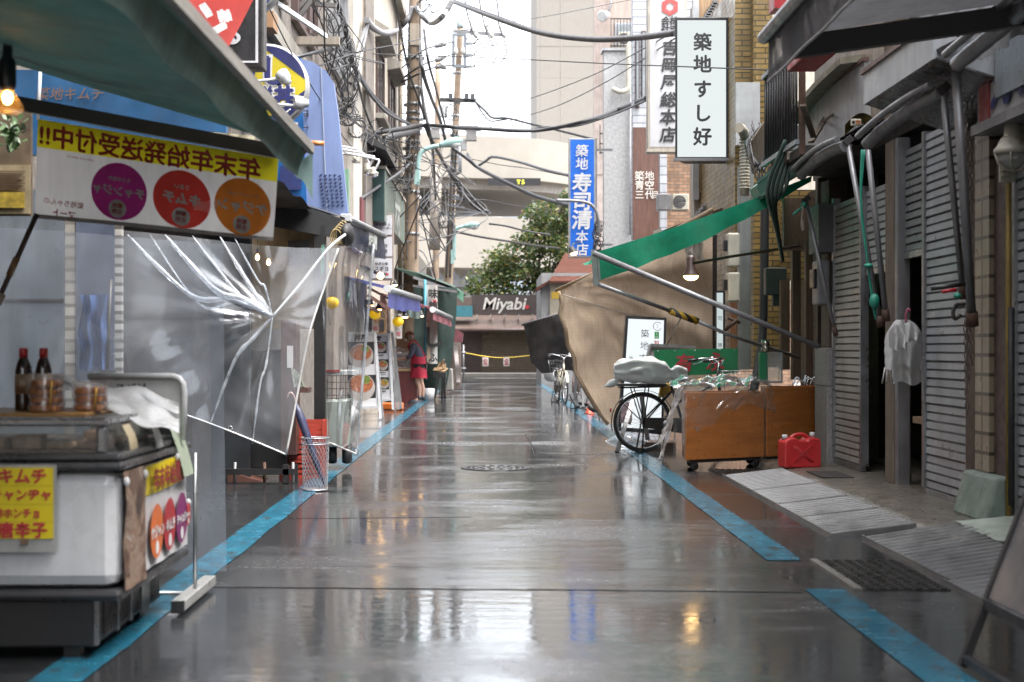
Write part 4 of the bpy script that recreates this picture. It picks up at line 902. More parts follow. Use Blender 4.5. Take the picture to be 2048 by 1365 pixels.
arm('folded awning arm with the green string, left of the pair over the doorway', at(1696,288,11.2), at(1760,645,11.2))
arm('folded awning arm right of the one with the green string', at(1735,290,10.4), at(1772,632,10.6))
arm('thin folded awning arm in front of the blue grey shutter', at(1886,186,8.7), at(1926,585,9.1))
arm('thick folded awning arm nearest to the hanging chains', at(1911,128,8.5), at(1944,640,8.9), .03)
arm('dark sloping pole beside the granite pillar with knotted ropes', at(1612,405,13.0), at(1670,664,12.9), .018)
gs = mat('green_string', (.02,.30,.20), .5)
q = MB()
for k in range(3): q.tube(spl([at(1724,300,11)+V((.01*k,0,0)),at(1722,400+5*k,11),at(1736,530,11),at(1744,585+6*k,11),at(1752,620+10*k,11)],6), .009, 5)
q.ball(at(1737,532,10.98), .035, rz=.02); q.ball(at(1749,603,10.98), .04, rz=.06)
solid('green_string', 'green plastic string tied along the folded awning arm', 'string', q, gs)
q = MB().tube(spl([at(1586,430,12.9),at(1600,418,12.9),at(1610,408,12.9)],4), .014, 5).ball(at(1608,410,12.9), .03); solid('green_string', 'short green string knot at the end of the green awning', 'string', q, gs)
q = MB().tube(spl([at(1606,412,12.85),at(1603,450,12.85),at(1607,462,12.85),at(1605,440,12.85)],4), .008, 5); solid('rope', 'pale rope end hanging from the dark sloping pole', 'rope', q, mat('hemp', (.35,.30,.24), .8))
t = thing('awning_crank', 'black and red awning crank clamp on the folded arms before the shutter', 'clamp', at(1900,580,8.7))
part('grip', MB().tube([at(1862,578,8.7),at(1930,568,8.7)], .014, 8), black, t); part('red_sleeve', MB().tube([at(1884,584,8.68),at(1912,580,8.68)], .012, 8), mat('red_sleeve', (.5,.02,.03), .4), t)
part('handle', MB().tube(spl([at(1912,610,8.7),at(1906,625,8.7),at(1910,638,8.7),at(1922,630,8.7)],4), .012, 6).tube([at(1912,610,8.7),at(1930,608,8.7)],.012,6), dark, t); part('string_knot', MB().ball(at(1915,592,8.66), .025, rz=.018), gs, t)
def chain(label, a, b):
    q = MB(); n = int((a-b).length/.04)
    for i in range(n):
        p = a.lerp(b, (i+.5)/n); ax = V((1,0,0)) if i % 2 else V((0,1,0))
        q.tube([p+ax*cos(k)*.010+V((0,0,1))*sin(k)*.024 for k in [2*pi*j/8 for j in range(9)]], .0038, 4, False)
    solid('chain', label, 'chain', q, mat('rusty_chain', (.20,.17,.15), .45, .7, var=.4), group='chains hanging beside the shutter')
chain('rusty chain hanging nearest to the blue grey shutter', at(1934,180,9.0), at(1938,760,9.0)); chain('rusty chain hanging beside the brown upright', at(1943,180,9.0), at(1945,730,9.0)); chain('short black chain loop below the awning crank', at(1930,640,9.0), at(1934,830,9.0))
# security plate, lamp, shop sign at right edge
t = thing('alarm_plate', 'small white alarm plate on the yellow canvas hood between the awnings', 'plate', at(1718,248,11.2)); part('plate', MB().fb(1702,238,1723,252,11.2,.02), offw, t, bev=.006); part('mark', MB().fb(1712,241,1721,243,11.19,.01).fb(1712,246,1721,248,11.19,.01), mat('orange_ink', (.6,.2,.05), .5), t); part('emblem', MB().disc(at(1707,245,11.19), .012, (0,-1,0)), ink, t)
q = MB(); q.grid(lambda u, v: at(1690+62*u, 250-24*sin(u*2.8)+v*22, 11.3+.15*v), 10, 3); solid('canvas_hood', 'torn black and yellow canvas hood over the awning joint', 'hood', q, mat('torn_canvas', (.07,.06,.03), .7, var=.7, col2=(.35,.26,.03), sc_=9))
solid('alarm_plate', 'small beige alarm plate hanging under the green canopy', 'plate', MB().fb(1574,303,1585,320,12.7,.02), offw, bev=.006)
t = thing('work_lamp', 'beige caged outdoor lamp hanging at the right edge', 'lamp', at(2028,330,8.3))
part('neck', MB().lathe([(.045,.30),(.052,.29),(.055,.16),(.075,.14)], at(2028,325,8.3), 18), offw, t); part('collar', MB().lathe([(.075,.14),(.10,.09),(.115,.075),(.115,.05),(.10,.045)], at(2028,325,8.3), 20), offw, t)
part('lens', MB().lathe([(.10,.045),(.085,.0),(.05,-.03),(0,-.04)], at(2028,325,8.3), 18), mat('frosted_lens', (.45,.45,.42), .2), t)
o = at(2028,325,8.3); q = MB()
for k in range(3): a = pi*k/3; q.tube([o+V((cos(a)*r, sin(a)*r, z)) for r, z in ((-.11,.05),(-.095,-.005),(-.05,-.04),(0,-.05),(.05,-.04),(.095,-.005),(.11,.05))], .006, 5)
part('cage', q, offw, t); part('socket_plate', MB().fb(2001,330,2030,364,8.5,.03).fb(2006,335,2020,341,8.48,.02).fb(2006,346,2020,352,8.48,.02), offw, t)
t = thing('shop_sign', 'white signboard with dark blue brush letters under the scalloped grey valance', 'sign', (2.95,8.2,2.5))
part('board', MB().box(2.98,3.1,7.2,8.72,2.52,2.9), mat('sign_board_white', (.55,.56,.58), .4, stain=.2), t); part('frame', MB().box(2.95,3.1,7.2,8.76,2.46,2.52), gsteel, t); part('red_stripe', MB().box(2.97,2.98,8.5,8.68,2.53,2.88), mat('red_stripe', (.4,.05,.05), .5), t)
part('lettering', MB().text('丸', (2.968,8.28,2.72), .32, right=(0,-1,0), bold=.06, shear=.2).text('北', (2.968,7.9,2.72), .32, right=(0,-1,0), bold=.06, shear=.2), navyink, t)
q = MB(); q.grid(lambda u, v: V((2.74+.02*sin(u*40)*v, 8.05-1.3*u, 2.98-.19*v-.03*abs(sin(u*13))*v)), 60, 6); solid('awning_valance', 'scalloped grey cloth valance above the blue lettered sign', 'awning', q, cloth('grey_valance', (.36,.36,.37), .15, .6, stain=.3))
solid('eave', 'black wooden eave ends above the pale blue sheet panel', 'eave', MB().prism([at(1905,72,8.4),at(1990,10,8.0),at(1998,18,8.0),at(1912,82,8.4)], (.0,.2,0)).prism([at(1880,95,8.3),at(1930,70,8.2),at(1932,76,8.2),at(1882,103,8.3)], (0,.15,0)), dark)
# near awning at the top right: valance and black beam
t = thing('grey_awning', 'near awning with hanging grey plastic valance and black beam at top right', 'awning', (1.5,6.5,2.5))
gv = vinyl('grey_plastic_valance', .85, (.4,.4,.42), .5, .12, 4, mlo=.3, mhi=.7, mcol=(.16,.16,.17))
q = MB(); q.grid(lambda u, v: V((1.462+.004*sin(u*30)*v, 3.6+3.92*u, 2.78-.215*v-.004*nz(u*11))), 50, 5); part('valance', q, gv, t)
part('hem', MB().tube([V((1.462+.004*sin(u/25*30), 3.6+3.92*u/25, 2.565-.004*nz(u/25*11))) for u in range(26)], .008, 6), mat('pale_hem', (.5,.5,.5), .4), t)
part('roof', MB().grid(lambda u, v: V((1.462+1.8*u, 3.6+3.92*v, 2.785+.28*u+.02*nz(u*4,v*7))), 10, 14), cloth('grey_roof_cloth', (.16,.16,.17), .2), t)
part('edge_tube', MB().tube([(1.44,3.6,2.80),(1.44,7.54,2.80)], .035, 8), gsteel, t)
part('beam', MB().bar(V((1.5,7.35,2.70)), V((2.95,7.15,2.87)), .06, .11), black, t)
# A-frame at bottom right
t = thing('a_frame_sign', 'black metal standing sign frame cut by the lower right corner', 'sign', (1.9,5.0,0))
def af(px, py, z): Y = gY(py, z); return at(px, py, Y)
b0 = V((1.67,5.05,.02)); b1 = V((1.67,4.35,.02)); tp = V((.36,0,.93)); dd = tp.normalized()
f0 = b0+dd*.82; f1 = b1+dd*.82
part('frame', MB().bar(b0,f0,.028,.028).bar(b1,f1,.028,.028).bar(b0+dd*.24,b1+dd*.24,.028,.04).bar(b0+dd*.03,b1+dd*.03,.026,.03).bar(f0,f1,.028,.028), black, t)
nn = (b1-b0).cross(dd).normalized()
part('panel', MB().hexa([b0+dd*.262+nn*.006,b1+dd*.262+nn*.006,b1+dd*.262-nn*.006,b0+dd*.262-nn*.006,b0+dd*.8+nn*.006,b1+dd*.8+nn*.006,b1+dd*.8-nn*.006,b0+dd*.8-nn*.006]), mat('wet_slate_panel', (.24,.25,.28), .2, var=.5, sc_=3, stain=.3, col2=(.36,.31,.28)), t)
bk = V((.62,0,0)); part('rear_leg', MB().bar(b0+bk,f0,.026,.026), black, t); part('rear_leg', MB().bar(b1+bk,f1,.026,.026), black, t)
# ================================================================ LEFT STALLS
# ---- near teal awning
t = thing('teal_awning', 'sagging teal canvas awning with wooden edge bar over the kimchi freezer', 'awning', (-1.6,5,2.1))
teal = cloth('teal_canvas', (.015,.055,.05), .35, .7, sc_=3, stain=.5, trl=.12)
OX, OZ = -.885, 2.10
def can(u, v):
    x = OX-2.6*u; y = 2.4+4.42*v
    return V((x, y, OZ+.30*u*2.6*(.95)-.10*sin(pi*min(1,u*1.4))*sin(pi*v)+.025*nz(u*5,v*6)+.012*sin(v*40)*(1-u)))
part('canopy', MB().grid(can, 30, 40), teal, t)
part('edge_bar', MB().bar((OX+.012,2.4,OZ+.012),(OX+.012,6.84,OZ+.012),.03,.045), wood('grey_edge_bar', (.30,.28,.25), 'YXZ', .6, sc_=(1,14,14)), t)
def flap(u, v):
    y = 2.6+4.2*u
    return V((OX-.012-.035*v-.02*nz(u*7,v)*v, y, OZ-.01-.115*v*(1+.3*nz(u*6))))
part('valance', MB().grid(flap, 60, 5), cloth('backlit_teal_canvas', (.42,.62,.58), .25, .6, stain=.3, trl=.65), t)  # pale tint imitates sky light coming through the teal canvas
def tipf(u, v): return V((OX-.09+.11*u, 6.83+.01*sin(u*9), OZ-.02-.20*v*(.25+.75*u)+.015*sin(u*8+v*3)))
part('corner_flap', MB().grid(tipf, 8, 8), cloth('backlit_teal_canvas', (.17,.30,.28)), t)
part('rafter', MB().bar(at(-30,195,6.85),at(556,304,6.85),.05,.065), mat('wet_grey_timber', (.09,.085,.08), .4, stain=.4), t)
part('tip_pole', MB().tube([at(560,283,6.95),at(626,286,6.95)], .009, 8), white, t); part('orange_cap', MB().tube([at(624,286,6.95),at(648,288,6.95)], .012, 8), mat('orange_cap', (.7,.25,.08), .5), t)
part('knot', MB().ball(at(606,302,6.82),.02).tube([at(600,305,6.82),at(622,292,6.82)],.006,5), mat('pink_string', (.5,.25,.3), .6), t)
t = thing('fluorescent_lamp', 'unlit fluorescent lamp fixture under the teal canvas', 'lamp', (-2,5.4,2.35))
part('fixture', MB().bar(at(-60,48,5.6),at(278,80,5.6),.06,.07), mat('dark_fixture', (.06,.075,.075), .5), t, bev=.01); part('tube', MB().tube([at(-60,66,5.58),at(270,97,5.58)], .014, 8), mat('dull_tube', (.3,.33,.32), .3), t); part('end_socket', MB().bar(at(278,70,5.6),at(290,95,5.6),.06,.05), black, t)
t = thing('bulb_lamp', 'warm glowing bare bulb hanging at the left edge under the teal awning', 'lamp', at(15,220,5.0))
part('socket', MB().lathe([(.022,.0),(.03,.02),(.03,.10),(.018,.12),(.012,.22)], at(15,182,5.0), 14), black, t)
part('bulb', MB().lathe([(.022,.0),(.026,-.012),(.05,-.045),(.056,-.065),(.045,-.078),(0,-.082)], at(15,182,5.0), 18), vinyl('bulb_glass', .12, (1,.86,.6), .3, .03, 6, mcol=(1,.7,.35)), t)
part('filament', MB().ball(at(15,196,5.0), .018, rz=.024), warm, t)
# reversed banner
t = thing('banner', 'white and yellow banner seen from behind with mirrored letters under the teal awning', 'banner', at(310,480,6.8))
BY = 6.8
bt0, bt1, bb0, bb1 = at(76,238,BY), at(557,318,BY), at(66,436,BY), at(545,482,BY)
def ban(u, v): p = bt0.lerp(bt1,u).lerp(bb0.lerp(bb1,u),v); p.y += .018*sin(u*7+v*2)*(.3+v)+.005*nz(u*4,v*3); return p
def bansh(v0, v1, off): 
    return MB().grid(lambda u, v: ban(u, v0+(v1-v0)*v)+V((0,off,0)), 40, 8)
bw = cloth('banner_cloth', (.95,.93,.89), .05, .7, stain=.2, trl=.62)
part('cloth', bansh(.28,1,0), bw, t); part('yellow_band', bansh(0,.28,0), cloth('banner_yellow', (1,.86,.03), .05, .7, stain=.12, trl=.6), t)
part('hem', bansh(.955,1.0,-.002), cloth('banner_grey_hem', (.40,.38,.36), .1, .7), t)
R_ = (bt1-bt0).normalized(); U_ = (bt0-bb0).normalized()
def bput(mb):      # follow the ripples of the cloth
    for i, p in enumerate(mb.v):
        a = (p-bt0).dot(R_)/(bt1-bt0).length; b = (bt0-p).dot(U_)/(bt0-bb0).length; mb.v[i] = V((p.x, ban(a,b).y-.009, p.z))
    return mb
rb = mat('banner_red', (.62,.05,.04), .6)
part('lettering', bput(MB().text('年末年始発送受付中!!', ban(.47,.165), .113, R_, U_, bold=.03, mirror=True)), rb, t)
for u, col, l1, l2, s1 in ((.355,(.60,.05,.34),'たらの塩辛','チャンジャ',.022),(.615,(1,.09,.07),'うまい','キムチ',.026),(.865,(1,.32,.05),'カンジャンヤンニョム','ケジャン',.015)):
    o = ban(u,.635); r = .137
    cp_ = part('round_print', bput(MB().add([o]+[o+(R_*cos(2*pi*k/36)+U_*sin(2*pi*k/36))*r for k in range(36)]+[o+(R_*cos(2*pi*k/36)+U_*sin(2*pi*k/36))*r*.5 for k in range(36)], [(1+k,1+(k+1)%36,37+(k+1)%36,37+k) for k in range(36)]+[(0,37+k,37+(k+1)%36) for k in range(36)])), cloth('print_%s' % l2, col, .05, .7, trl=.55), t)
    q = bput(MB().text(l1, o+U_*.058, s1, R_, U_, mirror=True, bold=.03).text(l2, o+U_*.002, .062 if len(l2)<5 else .052, R_, U_, mirror=True, bold=.05))
    bb = o-U_*.083; q2 = MB().add([bb]+[bb+(R_*cos(2*pi*k/20)+U_*sin(2*pi*k/20))*.043 for k in range(20)], [(0,1+k,1+(k+1)%20) for k in range(20)])
    q2 = bput(q2)
    for p in q.v: p.y -= .004
    for p in q2.v: p.y -= .003
    part('print_lettering', q, whink, cp_); part('small_disc', q2, whink, cp_)
    q3 = bput(MB().text('築地', bb+U_*.014, .026, R_, U_, mirror=True, bold=.015).text('名物', bb-U_*.014, .026, R_, U_, mirror=True, bold=.015))
    for p in q3.v: p.y -= .008
    part('disc_lettering', q3, rb, cp_)
q = bput(MB().text('築地ちゃんの', ban(.125,.82), .034, R_, U_, mirror=True, bold=.01).text('マート', ban(.13,.93), .04, R_, U_, mirror=True, bold=.03).text('you are special', ban(.18,.33), .022, R_, U_-R_*.5, mirror=True))
part('small_lettering', q, rb, t)
# things seen past the banner, far left
t = thing('poster_board', 'dark brown poster board with yellow strip at the left edge behind the banner', 'poster', at(30,430,7.6)); part('board', MB().fb(-70,215,62,432,7.6,.03), mat('brown_poster', (.12,.085,.05), .5, var=.5, sc_=9), t)
part('paper', MB().fb(-40,330,60,428,7.58,.01), mat('tan_poster', (.30,.24,.14), .5, var=.3, sc_=14), t); part('yellow_strip', MB().fb(-40,385,48,416,7.565,.01), mat('ochre_strip', (.42,.30,.04), .5, var=.5, sc_=18), t)
q = MB()
for k in range(10): q.fb(-20, 342+4*k, 50-7*(k%3), 344+4*k, 7.57, .004)
part('lettering', q, mat('brown_ink', (.12,.07,.04), .5), t)
q = MB(); rr = random.Random(3)
for k in range(60):
    o = at(rr.uniform(10,45), rr.uniform(240,300), 7.3+rr.uniform(-.05,.05)); a = V((rr.gauss(0,1),rr.gauss(0,1),rr.gauss(0,1))).normalized(); n_ = a.orthogonal()
    q.add([o,o+a*.03+n_*.012,o+a*.06,o+a*.03-n_*.012],[(0,1,2,3)])
solid('plant', 'small green plastic plant hanging beside the poster board', 'plant', q, mat('plastic_leaves', (.07,.13,.04), .5))
t = thing('bamboo_pole', 'taped brown bamboo pole slanting at the left edge', 'pole', at(0,600,6.6)); part('pole', MB().tube([at(74,428,6.6),at(-30,660,6.6)], .013, 8), mat('brown_bamboo', (.10,.06,.05), .5), t); part('tape', MB().tube([at(34,516,6.59),at(18,552,6.59)], .017, 8), mat('brown_tape', (.36,.20,.08), .4), t); part('tape', MB().tube([at(6,588,6.59),at(-6,612,6.59)], .017, 8), mat('cream_tape', (.45,.36,.28), .4), t)
# stall wall behind
wy = 9.0
t = thing('stall_wall', 'wall of grey metal sheets and cream tiles behind the kimchi freezer', 'wall', at(200,900,wy)-V((0,0,at(200,900,wy).z)))
gm = mat('smoky_metal_sheet', (.20,.23,.26), .35, .3, var=.35, sc_=2.5, stain=.5)
part('metal_sheet', MB().fb(-260,380,128,1064,wy,.05), gm, t); part('sheet_seam', MB().fb(-260,598,128,603,wy-.008,.01), dark, t)
part('tile_strip', MB().fb(130,380,150,1064,wy+.02,.05), brick('cream_wall_tile', (.46,.43,.37), (.22,.2,.17), 'XZY', .3, .075), t)
part('metal_sheet', MB().fb(152,380,228,1064,wy,.05), mat('dark_blue_sheet', (.11,.13,.18), .4, .2, var=.5, sc_=3), t)
part('tile_strip', MB().fb(229,380,243,1064,wy+.02,.05), brick('white_wall_tile', (.55,.53,.48), (.15,.13,.12), 'XZY', .3, .06), t)
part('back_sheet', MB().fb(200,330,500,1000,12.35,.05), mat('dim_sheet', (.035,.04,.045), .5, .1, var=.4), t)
q = MB(); q.grid(lambda u, v: at(160+58*u+8*nz(v*3,u*2), 590+150*v, wy-.25+.05*sin(u*14)+.03*nz(u*3,v*3)), 20, 14); solid('blue_cloth', 'blue work jacket hanging on the wall behind the hazy plastic', 'jacket', q, cloth('blue_workwear', (.05,.11,.28), .3, .8))
solid('broom', 'dark broom leaning against the cream tile strip', 'broom', MB().tube([at(222,560,wy-.2),at(214,740,wy-.25)], .012, 6).bar(at(214,740,wy-.25),at(212,800,wy-.25),.1,.05), dark)
# blue shop board between canopy and rafter
t = thing('shop_board', 'blue shop board with faded brown letters between teal canopy and rafter', 'sign', at(280,280,9.4)); part('board', MB().fb(-200,140,452,310,9.4,.08), mat('blue_board', (.01,.09,.22), .4, var=.4, sc_=3, stain=.3), t)
part('lettering', MB().text('築地キムチ', at(140,188,9.38), .09, bold=.01, shear=.2), mat('faded_brown', (.16,.09,.06), .6), t); part('white_pole', MB().tube([at(82,120,9.2),at(76,240,9.2)], .012, 6), white, t)
q = MB().grid(lambda u, v: at(400+110*u, 262+14*v+10*u, 9.1+.03*sin(u*20)), 14, 3); solid('striped_cloth', 'strip of white and yellow cloth above the banner rafter', 'cloth', q, cloth('white_yellow_cloth', (.55,.50,.35), .4, .7, sc_=14))
# ---- freezer
FX, FY0, FY1 = -1.37, 5.2, 6.33; FL = -3.3
t = thing('freezer', 'white display freezer with dark rim and glass top at the near left corner', 'freezer', (-2.3,5.8,0))
fw = mat('freezer_white', (.78,.79,.81), .3, var=.06, stain=.12, coat=.2); frim = mat('freezer_grey_rim', (.10,.10,.105), .3, .5)
part('body', MB().box(FL,FX,FY0,FY1,.27,.70), fw, t, bev=.05)
part('upper_rim', MB().box(FL,FX+.025,FY0-.025,FY1+.025,.705,.735), frim, t, bev=.012); part('upper_rim_step', MB().box(FL,FX+.01,FY0-.01,FY1+.01,.738,.765), frim, t, bev=.01)
part('lower_bumper', MB().box(FL,FX+.015,FY0-.015,FY1+.015,.225,.268), mat('bumper_grey', (.05,.05,.055), .35, .3), t, bev=.018)
part('skirt', MB().box(FL,-1.475,5.25,6.3,.045,.222), mat('freezer_skirt', (.006,.0065,.008), .5), t, bev=.008)
for y in (5.3, 6.2): part('foot', MB().box(-1.6,-1.54,y,y+.06,0,.045), black, t)
for y0 in (5.38,5.58,5.78,6.08):
    q = MB()
    for k in range(12): q.box(-1.475,-1.468,y0,y0+.15,.065+.012*k,.070+.012*k)
    part('vent_grille', q, mat('vent_metal', (.16,.16,.17), .35, .6), t)
for y0 in (5.255,5.54,5.74,5.92): part('skirt_panel', MB().box(-1.475,-1.462,y0,y0+.03,.05,.22), mat('skirt_steel', (.26,.26,.27), .35, .6), t)
part('skirt_panel', MB().box(-1.475,-1.463,5.955,6.06,.05,.22), mat('skirt_steel', (.26,.26,.27), .35, .6), t)
gl = vinyl('freezer_glass', .04, (.80,.82,.80), .3, .04, 3)
part('front_glass', MB().box(FL,FX-.06,FY0+.02,FY0+.026,.765,.865), gl, t); part('side_glass', MB().box(FX-.066,FX-.06,FY0+.03,FY1-.03,.765,.865), gl, t)
ch = mat('brushed_trim', (.35,.35,.36), .28, .85)
part('corner_trim', MB().box(FX-.085,FX-.045,FY0+.005,FY0+.045,.765,.865), ch, t, bev=.01); part('top_trim', MB().box(FL,FX-.04,FY0-.005,FY0+.05,.866,.895).box(FX-.09,FX-.04,FY0+.05,FY1-.02,.866,.895), ch, t, bev=.008)
part('back_trim', MB().box(FX-.085,FX-.045,FY1-.05,FY1-.01,.765,.865), ch, t)
part('liner', MB().box(FL,FX-.10,FY0+.06,FY1-.06,.766,.775), mat('copper_brown_packs', (.30,.15,.10), .3, .3, var=.6, sc_=10, col2=(.5,.32,.22)), t)
rr = random.Random(5); bpk = mat('brown_packs', (.62,.34,.22), .25, var=.5, sc_=14, col2=(.85,.6,.46))
for k in range(14):
    x = FL+1.02+(k%7)*.122+rr.uniform(-.006,.006); y = 5.28+.11*(k//7); solid('food_pack', 'brown kimchi pack lying under the freezer glass', 'food pack', MB().box(x,x+.105,y,y+.09,.777,.80+rr.random()*.045), bpk, 'kimchi packs under the freezer glass', bev=.008)
t = thing('menu_board', 'yellow menu board with red letters on the freezer front', 'sign', at(20,1100,5.17)); part('backing', MB().fb(-75,930,112,1105,5.165,.01), mat('chipped_white', (.48,.48,.46), .5, stain=.4), t); part('yellow_panel', MB().fb(-75,936,106,1078,5.160,.004), mat('menu_yellow', (.95,.74,.01), .45, var=.06, stain=.1), t)
q = MB()
for s_, x, y, h, wd in (('キムチ',45,953,.060,1),('チャンヂャ',42,990,.045,1.0),('飲むお酢ホンチョ',5,1027,.038,.9),('唐辛子',45,1061,.060,1)): q.text(s_, at(x,y,5.158), h, bold=.035, wide=wd)
part('lettering', q, redink, t); part('magnet', MB().fb(40,1078,55,1090,5.155,.01), mat('brown_magnet', (.2,.12,.08), .5), t)
q = MB()
for y in (972,1009,1044): q.fb(-75,y,106,y+1,5.1595,.001)
part('divider', q, mat('menu_line', (.5,.36,.02), .5), t)
# side poster
SX = FX+.006
t = thing('side_poster', 'food poster with crab photo and coloured ovals on the freezer side', 'poster', (SX,5.8,.3))
pt = lambda y, z: V((SX+.010+.012*nz(y*5,z*6), y, z))
part('sheet', MB().grid(lambda u, v: pt(5.53+.76*u, .285+.405*v), 16, 8), mat('poster_white', (.66,.65,.66), .5, var=.05, stain=.08), t)
def crab(tt):
    v_ = coords(tt, (1,1,1)); a = noise(tt, v_, 6, 6, 1.6); return ramp(tt, a, [(.3,(.03,.015,.012)),(.45,(.16,.09,.06)),(.55,(.38,.27,.2)),(.62,(.20,.10,.06)),(.72,(.48,.40,.34))])
part('crab_photo', MB().grid(lambda u, v: pt(5.215+.315*u, .258+.44*v)+V((.004,0,0)), 10, 10), mat('crab_photo', (.3,.2,.15), .35, pre=crab), t)
part('yellow_band', MB().grid(lambda u, v: pt(5.53+.70*u, .575+.115*v)+V((.003,0,0)), 14, 4), mat('menu_yellow', (.95,.74,.01)), t)
q = MB().text('年末年始発送', (SX+.03,5.87,.632), .095, (0,1,0), bold=.04); part('lettering', q, mat('dark_red_ink', (.35,.03,.03), .5), t)
for y, col, l in ((5.655,(.72,.16,.03),'ケジャン'),(5.88,(.45,.02,.03),'キムチ'),(6.105,(.22,.01,.13),'チャンジャ'),(6.235,(.55,.03,.04),'ごま')):
    o = V((SX+.028, y, .425)); r = .108 if y < 6.2 else .05
    c_ = part('oval_print', MB().disc(o, r, (1,0,0), 32), mat('oval_%s' % l, col, .4, var=.05), t)
    part('print_lettering', MB().text(l, o+V((.003,0,.0)), (.055 if len(l)<5 else .045) if y < 6.2 else .02, (0,1,0), bold=.04).disc(o+V((.002,0,-r*.6)), r*.25, (1,0,0), 16), whink, c_)
# cards hung on rim
def card(label, pts, m, lines=None):
    t = thing('price_card', label, 'price card', pts[0]); a, b, c_, d = pts
    part('card', MB().grid(lambda u, v: a.lerp(b,u).lerp(d.lerp(c_,u),v)+V((.012*sin(v*3),-.008*sin(v*3.1),0)), 6, 8), m, t)
    if lines:
        q = MB(); n = (b-a).cross(d-a).normalized()
        if n.y > 0: n = -n
        for k in range(lines):
            v = (k+.8)/(lines+.8); p = a.lerp(d,v).lerp(b.lerp(c_,v),.15); r = a.lerp(d,v).lerp(b.lerp(c_,v),.85-.2*(k%2)); h = (d-a)/(lines+1)*.25
            q.quad(p+n*.012,r+n*.012,r+h+n*.012,p+h+n*.012)
        part('lettering', q, mat('card_ink', (.12,.14,.10), .5, var=.5), t)
card('cream price card hung on the freezer glass, nearest to the front corner', [V((FX-.03,5.36,.862)),V((FX-.03,5.47,.862)),V((FX-.005,5.50,.765)),V((FX-.005,5.38,.765))], mat('cream_card', (.55,.45,.28), .5, var=.2), 4)
card('white price card hung on the middle of the freezer glass', [V((FX-.03,5.70,.895)),V((FX-.03,5.80,.895)),V((FX+.02,5.82,.75)),V((FX+.02,5.71,.75))], mat('white_card', (.6,.6,.57), .5), 5)
card('long white and green leaflet hung on the rear corner of the freezer', [V((FX-.03,6.0,.90)),V((FX-.03,6.2,.90)),V((FX+.05,6.27,.60)),V((FX+.05,6.08,.60))], mat('leaflet', (.58,.62,.52), .5, var=.25, sc_=16, col2=(.45,.55,.38)), 8)
for i, (y, z) in enumerate(((5.22,.66),(5.5,.665),(6.05,.69),(6.28,.47))):
    solid('binder_clip', 'white plastic clip holding the poster on the freezer side', 'clip', MB().ball((FX+.026,y,z), .011, rz=.018), white, group='clips on the freezer poster')
# on top of freezer
solid('wooden_board', 'varnished wooden board lying on the freezer top', 'board', MB().box(FL,-1.505,5.24,5.75,.897,.912), wood('varnished_board', (.42,.22,.06), 'XYZ', .4), bev=.003)
def kimchi(label, x, y, n):
    t = thing('kimchi_tubs', label, 'food tubs', (x,y,.913)); rk = mat('kimchi_red', (.45,.13,.03), .2, var=.5, sc_=30, col2=(.65,.26,.07))
    for k in range(n):
        c_ = part('tub', MB().box(x-.048+.003*(k%2),x+.048+.003*(k%2),y-.045,y+.045,.913+.031*k,.941+.031*k), rk, t, bev=.009)
    part('wrap', MB().grid(lambda u, v: V((x+(.062+.012*nz(u*9,v*5))*cos(2*pi*u), y+(.062+.012*nz(u*9,v*5))*sin(2*pi*u), .914+(.031*n+.02)*v)), 24, 8), vinyl('food_wrap', .06, (.95,.9,.87), .6, .05, 9), t)
    part('gold_tie', MB().tube([(x+.03,y-.055,.914),(x+.04,y-.06,.914+.03*n)], .004, 5), mat('gold_tie', (.7,.4,.08), .3, .6), t)
kimchi('wrapped stack of kimchi tubs beside the soy sauce bottle', -1.675, 5.33, 4); kimchi('lower wrapped stack of kimchi tubs right of the tall stack', -1.535, 5.42, 3)
def bottle(label, x, y):
    t = thing('sauce_bottle', label, 'bottle', (x,y,.913)); part('bottle', MB().lathe([(0,0),(.03,0),(.032,.01),(.032,.15),(.024,.185),(.014,.205),(.014,.215)], (x,y,.913), 18), mat('soy_bottle', (.03,.015,.01), .1, spec=.8), t)
    part('label', MB().lathe([(.0325,.065),(.0325,.14)], (x,y,.913), 18), mat('bottle_label', (.45,.20,.05), .5, var=.6, sc_=16, col2=(.5,.4,.3)), t); part('cap', MB().lathe([(.0165,.203),(.0165,.235),(.014,.24),(0,.24)], (x,y,.913), 16), mat('red_cap', (.55,.03,.03), .4), t)
bottle('dark soy sauce bottle with orange label and red cap on the board', -1.80, 5.45); bottle('dark sauce bottle half hidden behind the first one', -1.745, 5.52)
t = thing('tray', 'white plastic tray standing upright behind the kimchi tubs', 'tray', at(285,840,6.15))
rc = lambda x0,y0,x1,y1,r: [at(x0,y1,6.15),at(x1,y1,6.15)]+[at(x1-r+r*cos(a),y0+r-r*sin(a),6.15) for a in (0,pi/8,pi/4,3*pi/8,pi/2)]+[at(x0,y0,6.15)]
part('panel', MB().prism(rc(180,756,362,870,22), (0,.03,0)), mat('tray_plastic', (.80,.81,.80), .35), t)
part('rim', MB().tube([at(176,753,6.14),at(346,753,6.14),at(358,757,6.14),at(366,768,6.14),at(368,785,6.14),at(368,880,6.14)], .014, 8), mat('tray_rim', (.75,.76,.77), .3), t)
part('lettering', MB().text('スパゲ', at(262,777,6.14), .045, bold=.03), mat('green_marker', (.03,.10,.09), .6), t)
ws = cloth('white_plastic_sheet', (.85,.86,.87), .06, .3, stain=.05, trl=.35)
def wrap(u, v):
    px = 48+310*u; base = 748+78*u**1.3+18*sin(u*6)*(.5-v)
    return at(px, base+46*(v-.3)*(1-.2*sin(u*5))+14*nz(u*6,v*3), 5.95-.45*v+.10*nz(u*5,v*4))
solid('plastic_wrap', 'crumpled white plastic sheet thrown over the freezer top', 'plastic sheet', MB().grid(wrap, 46, 16, False), ws)
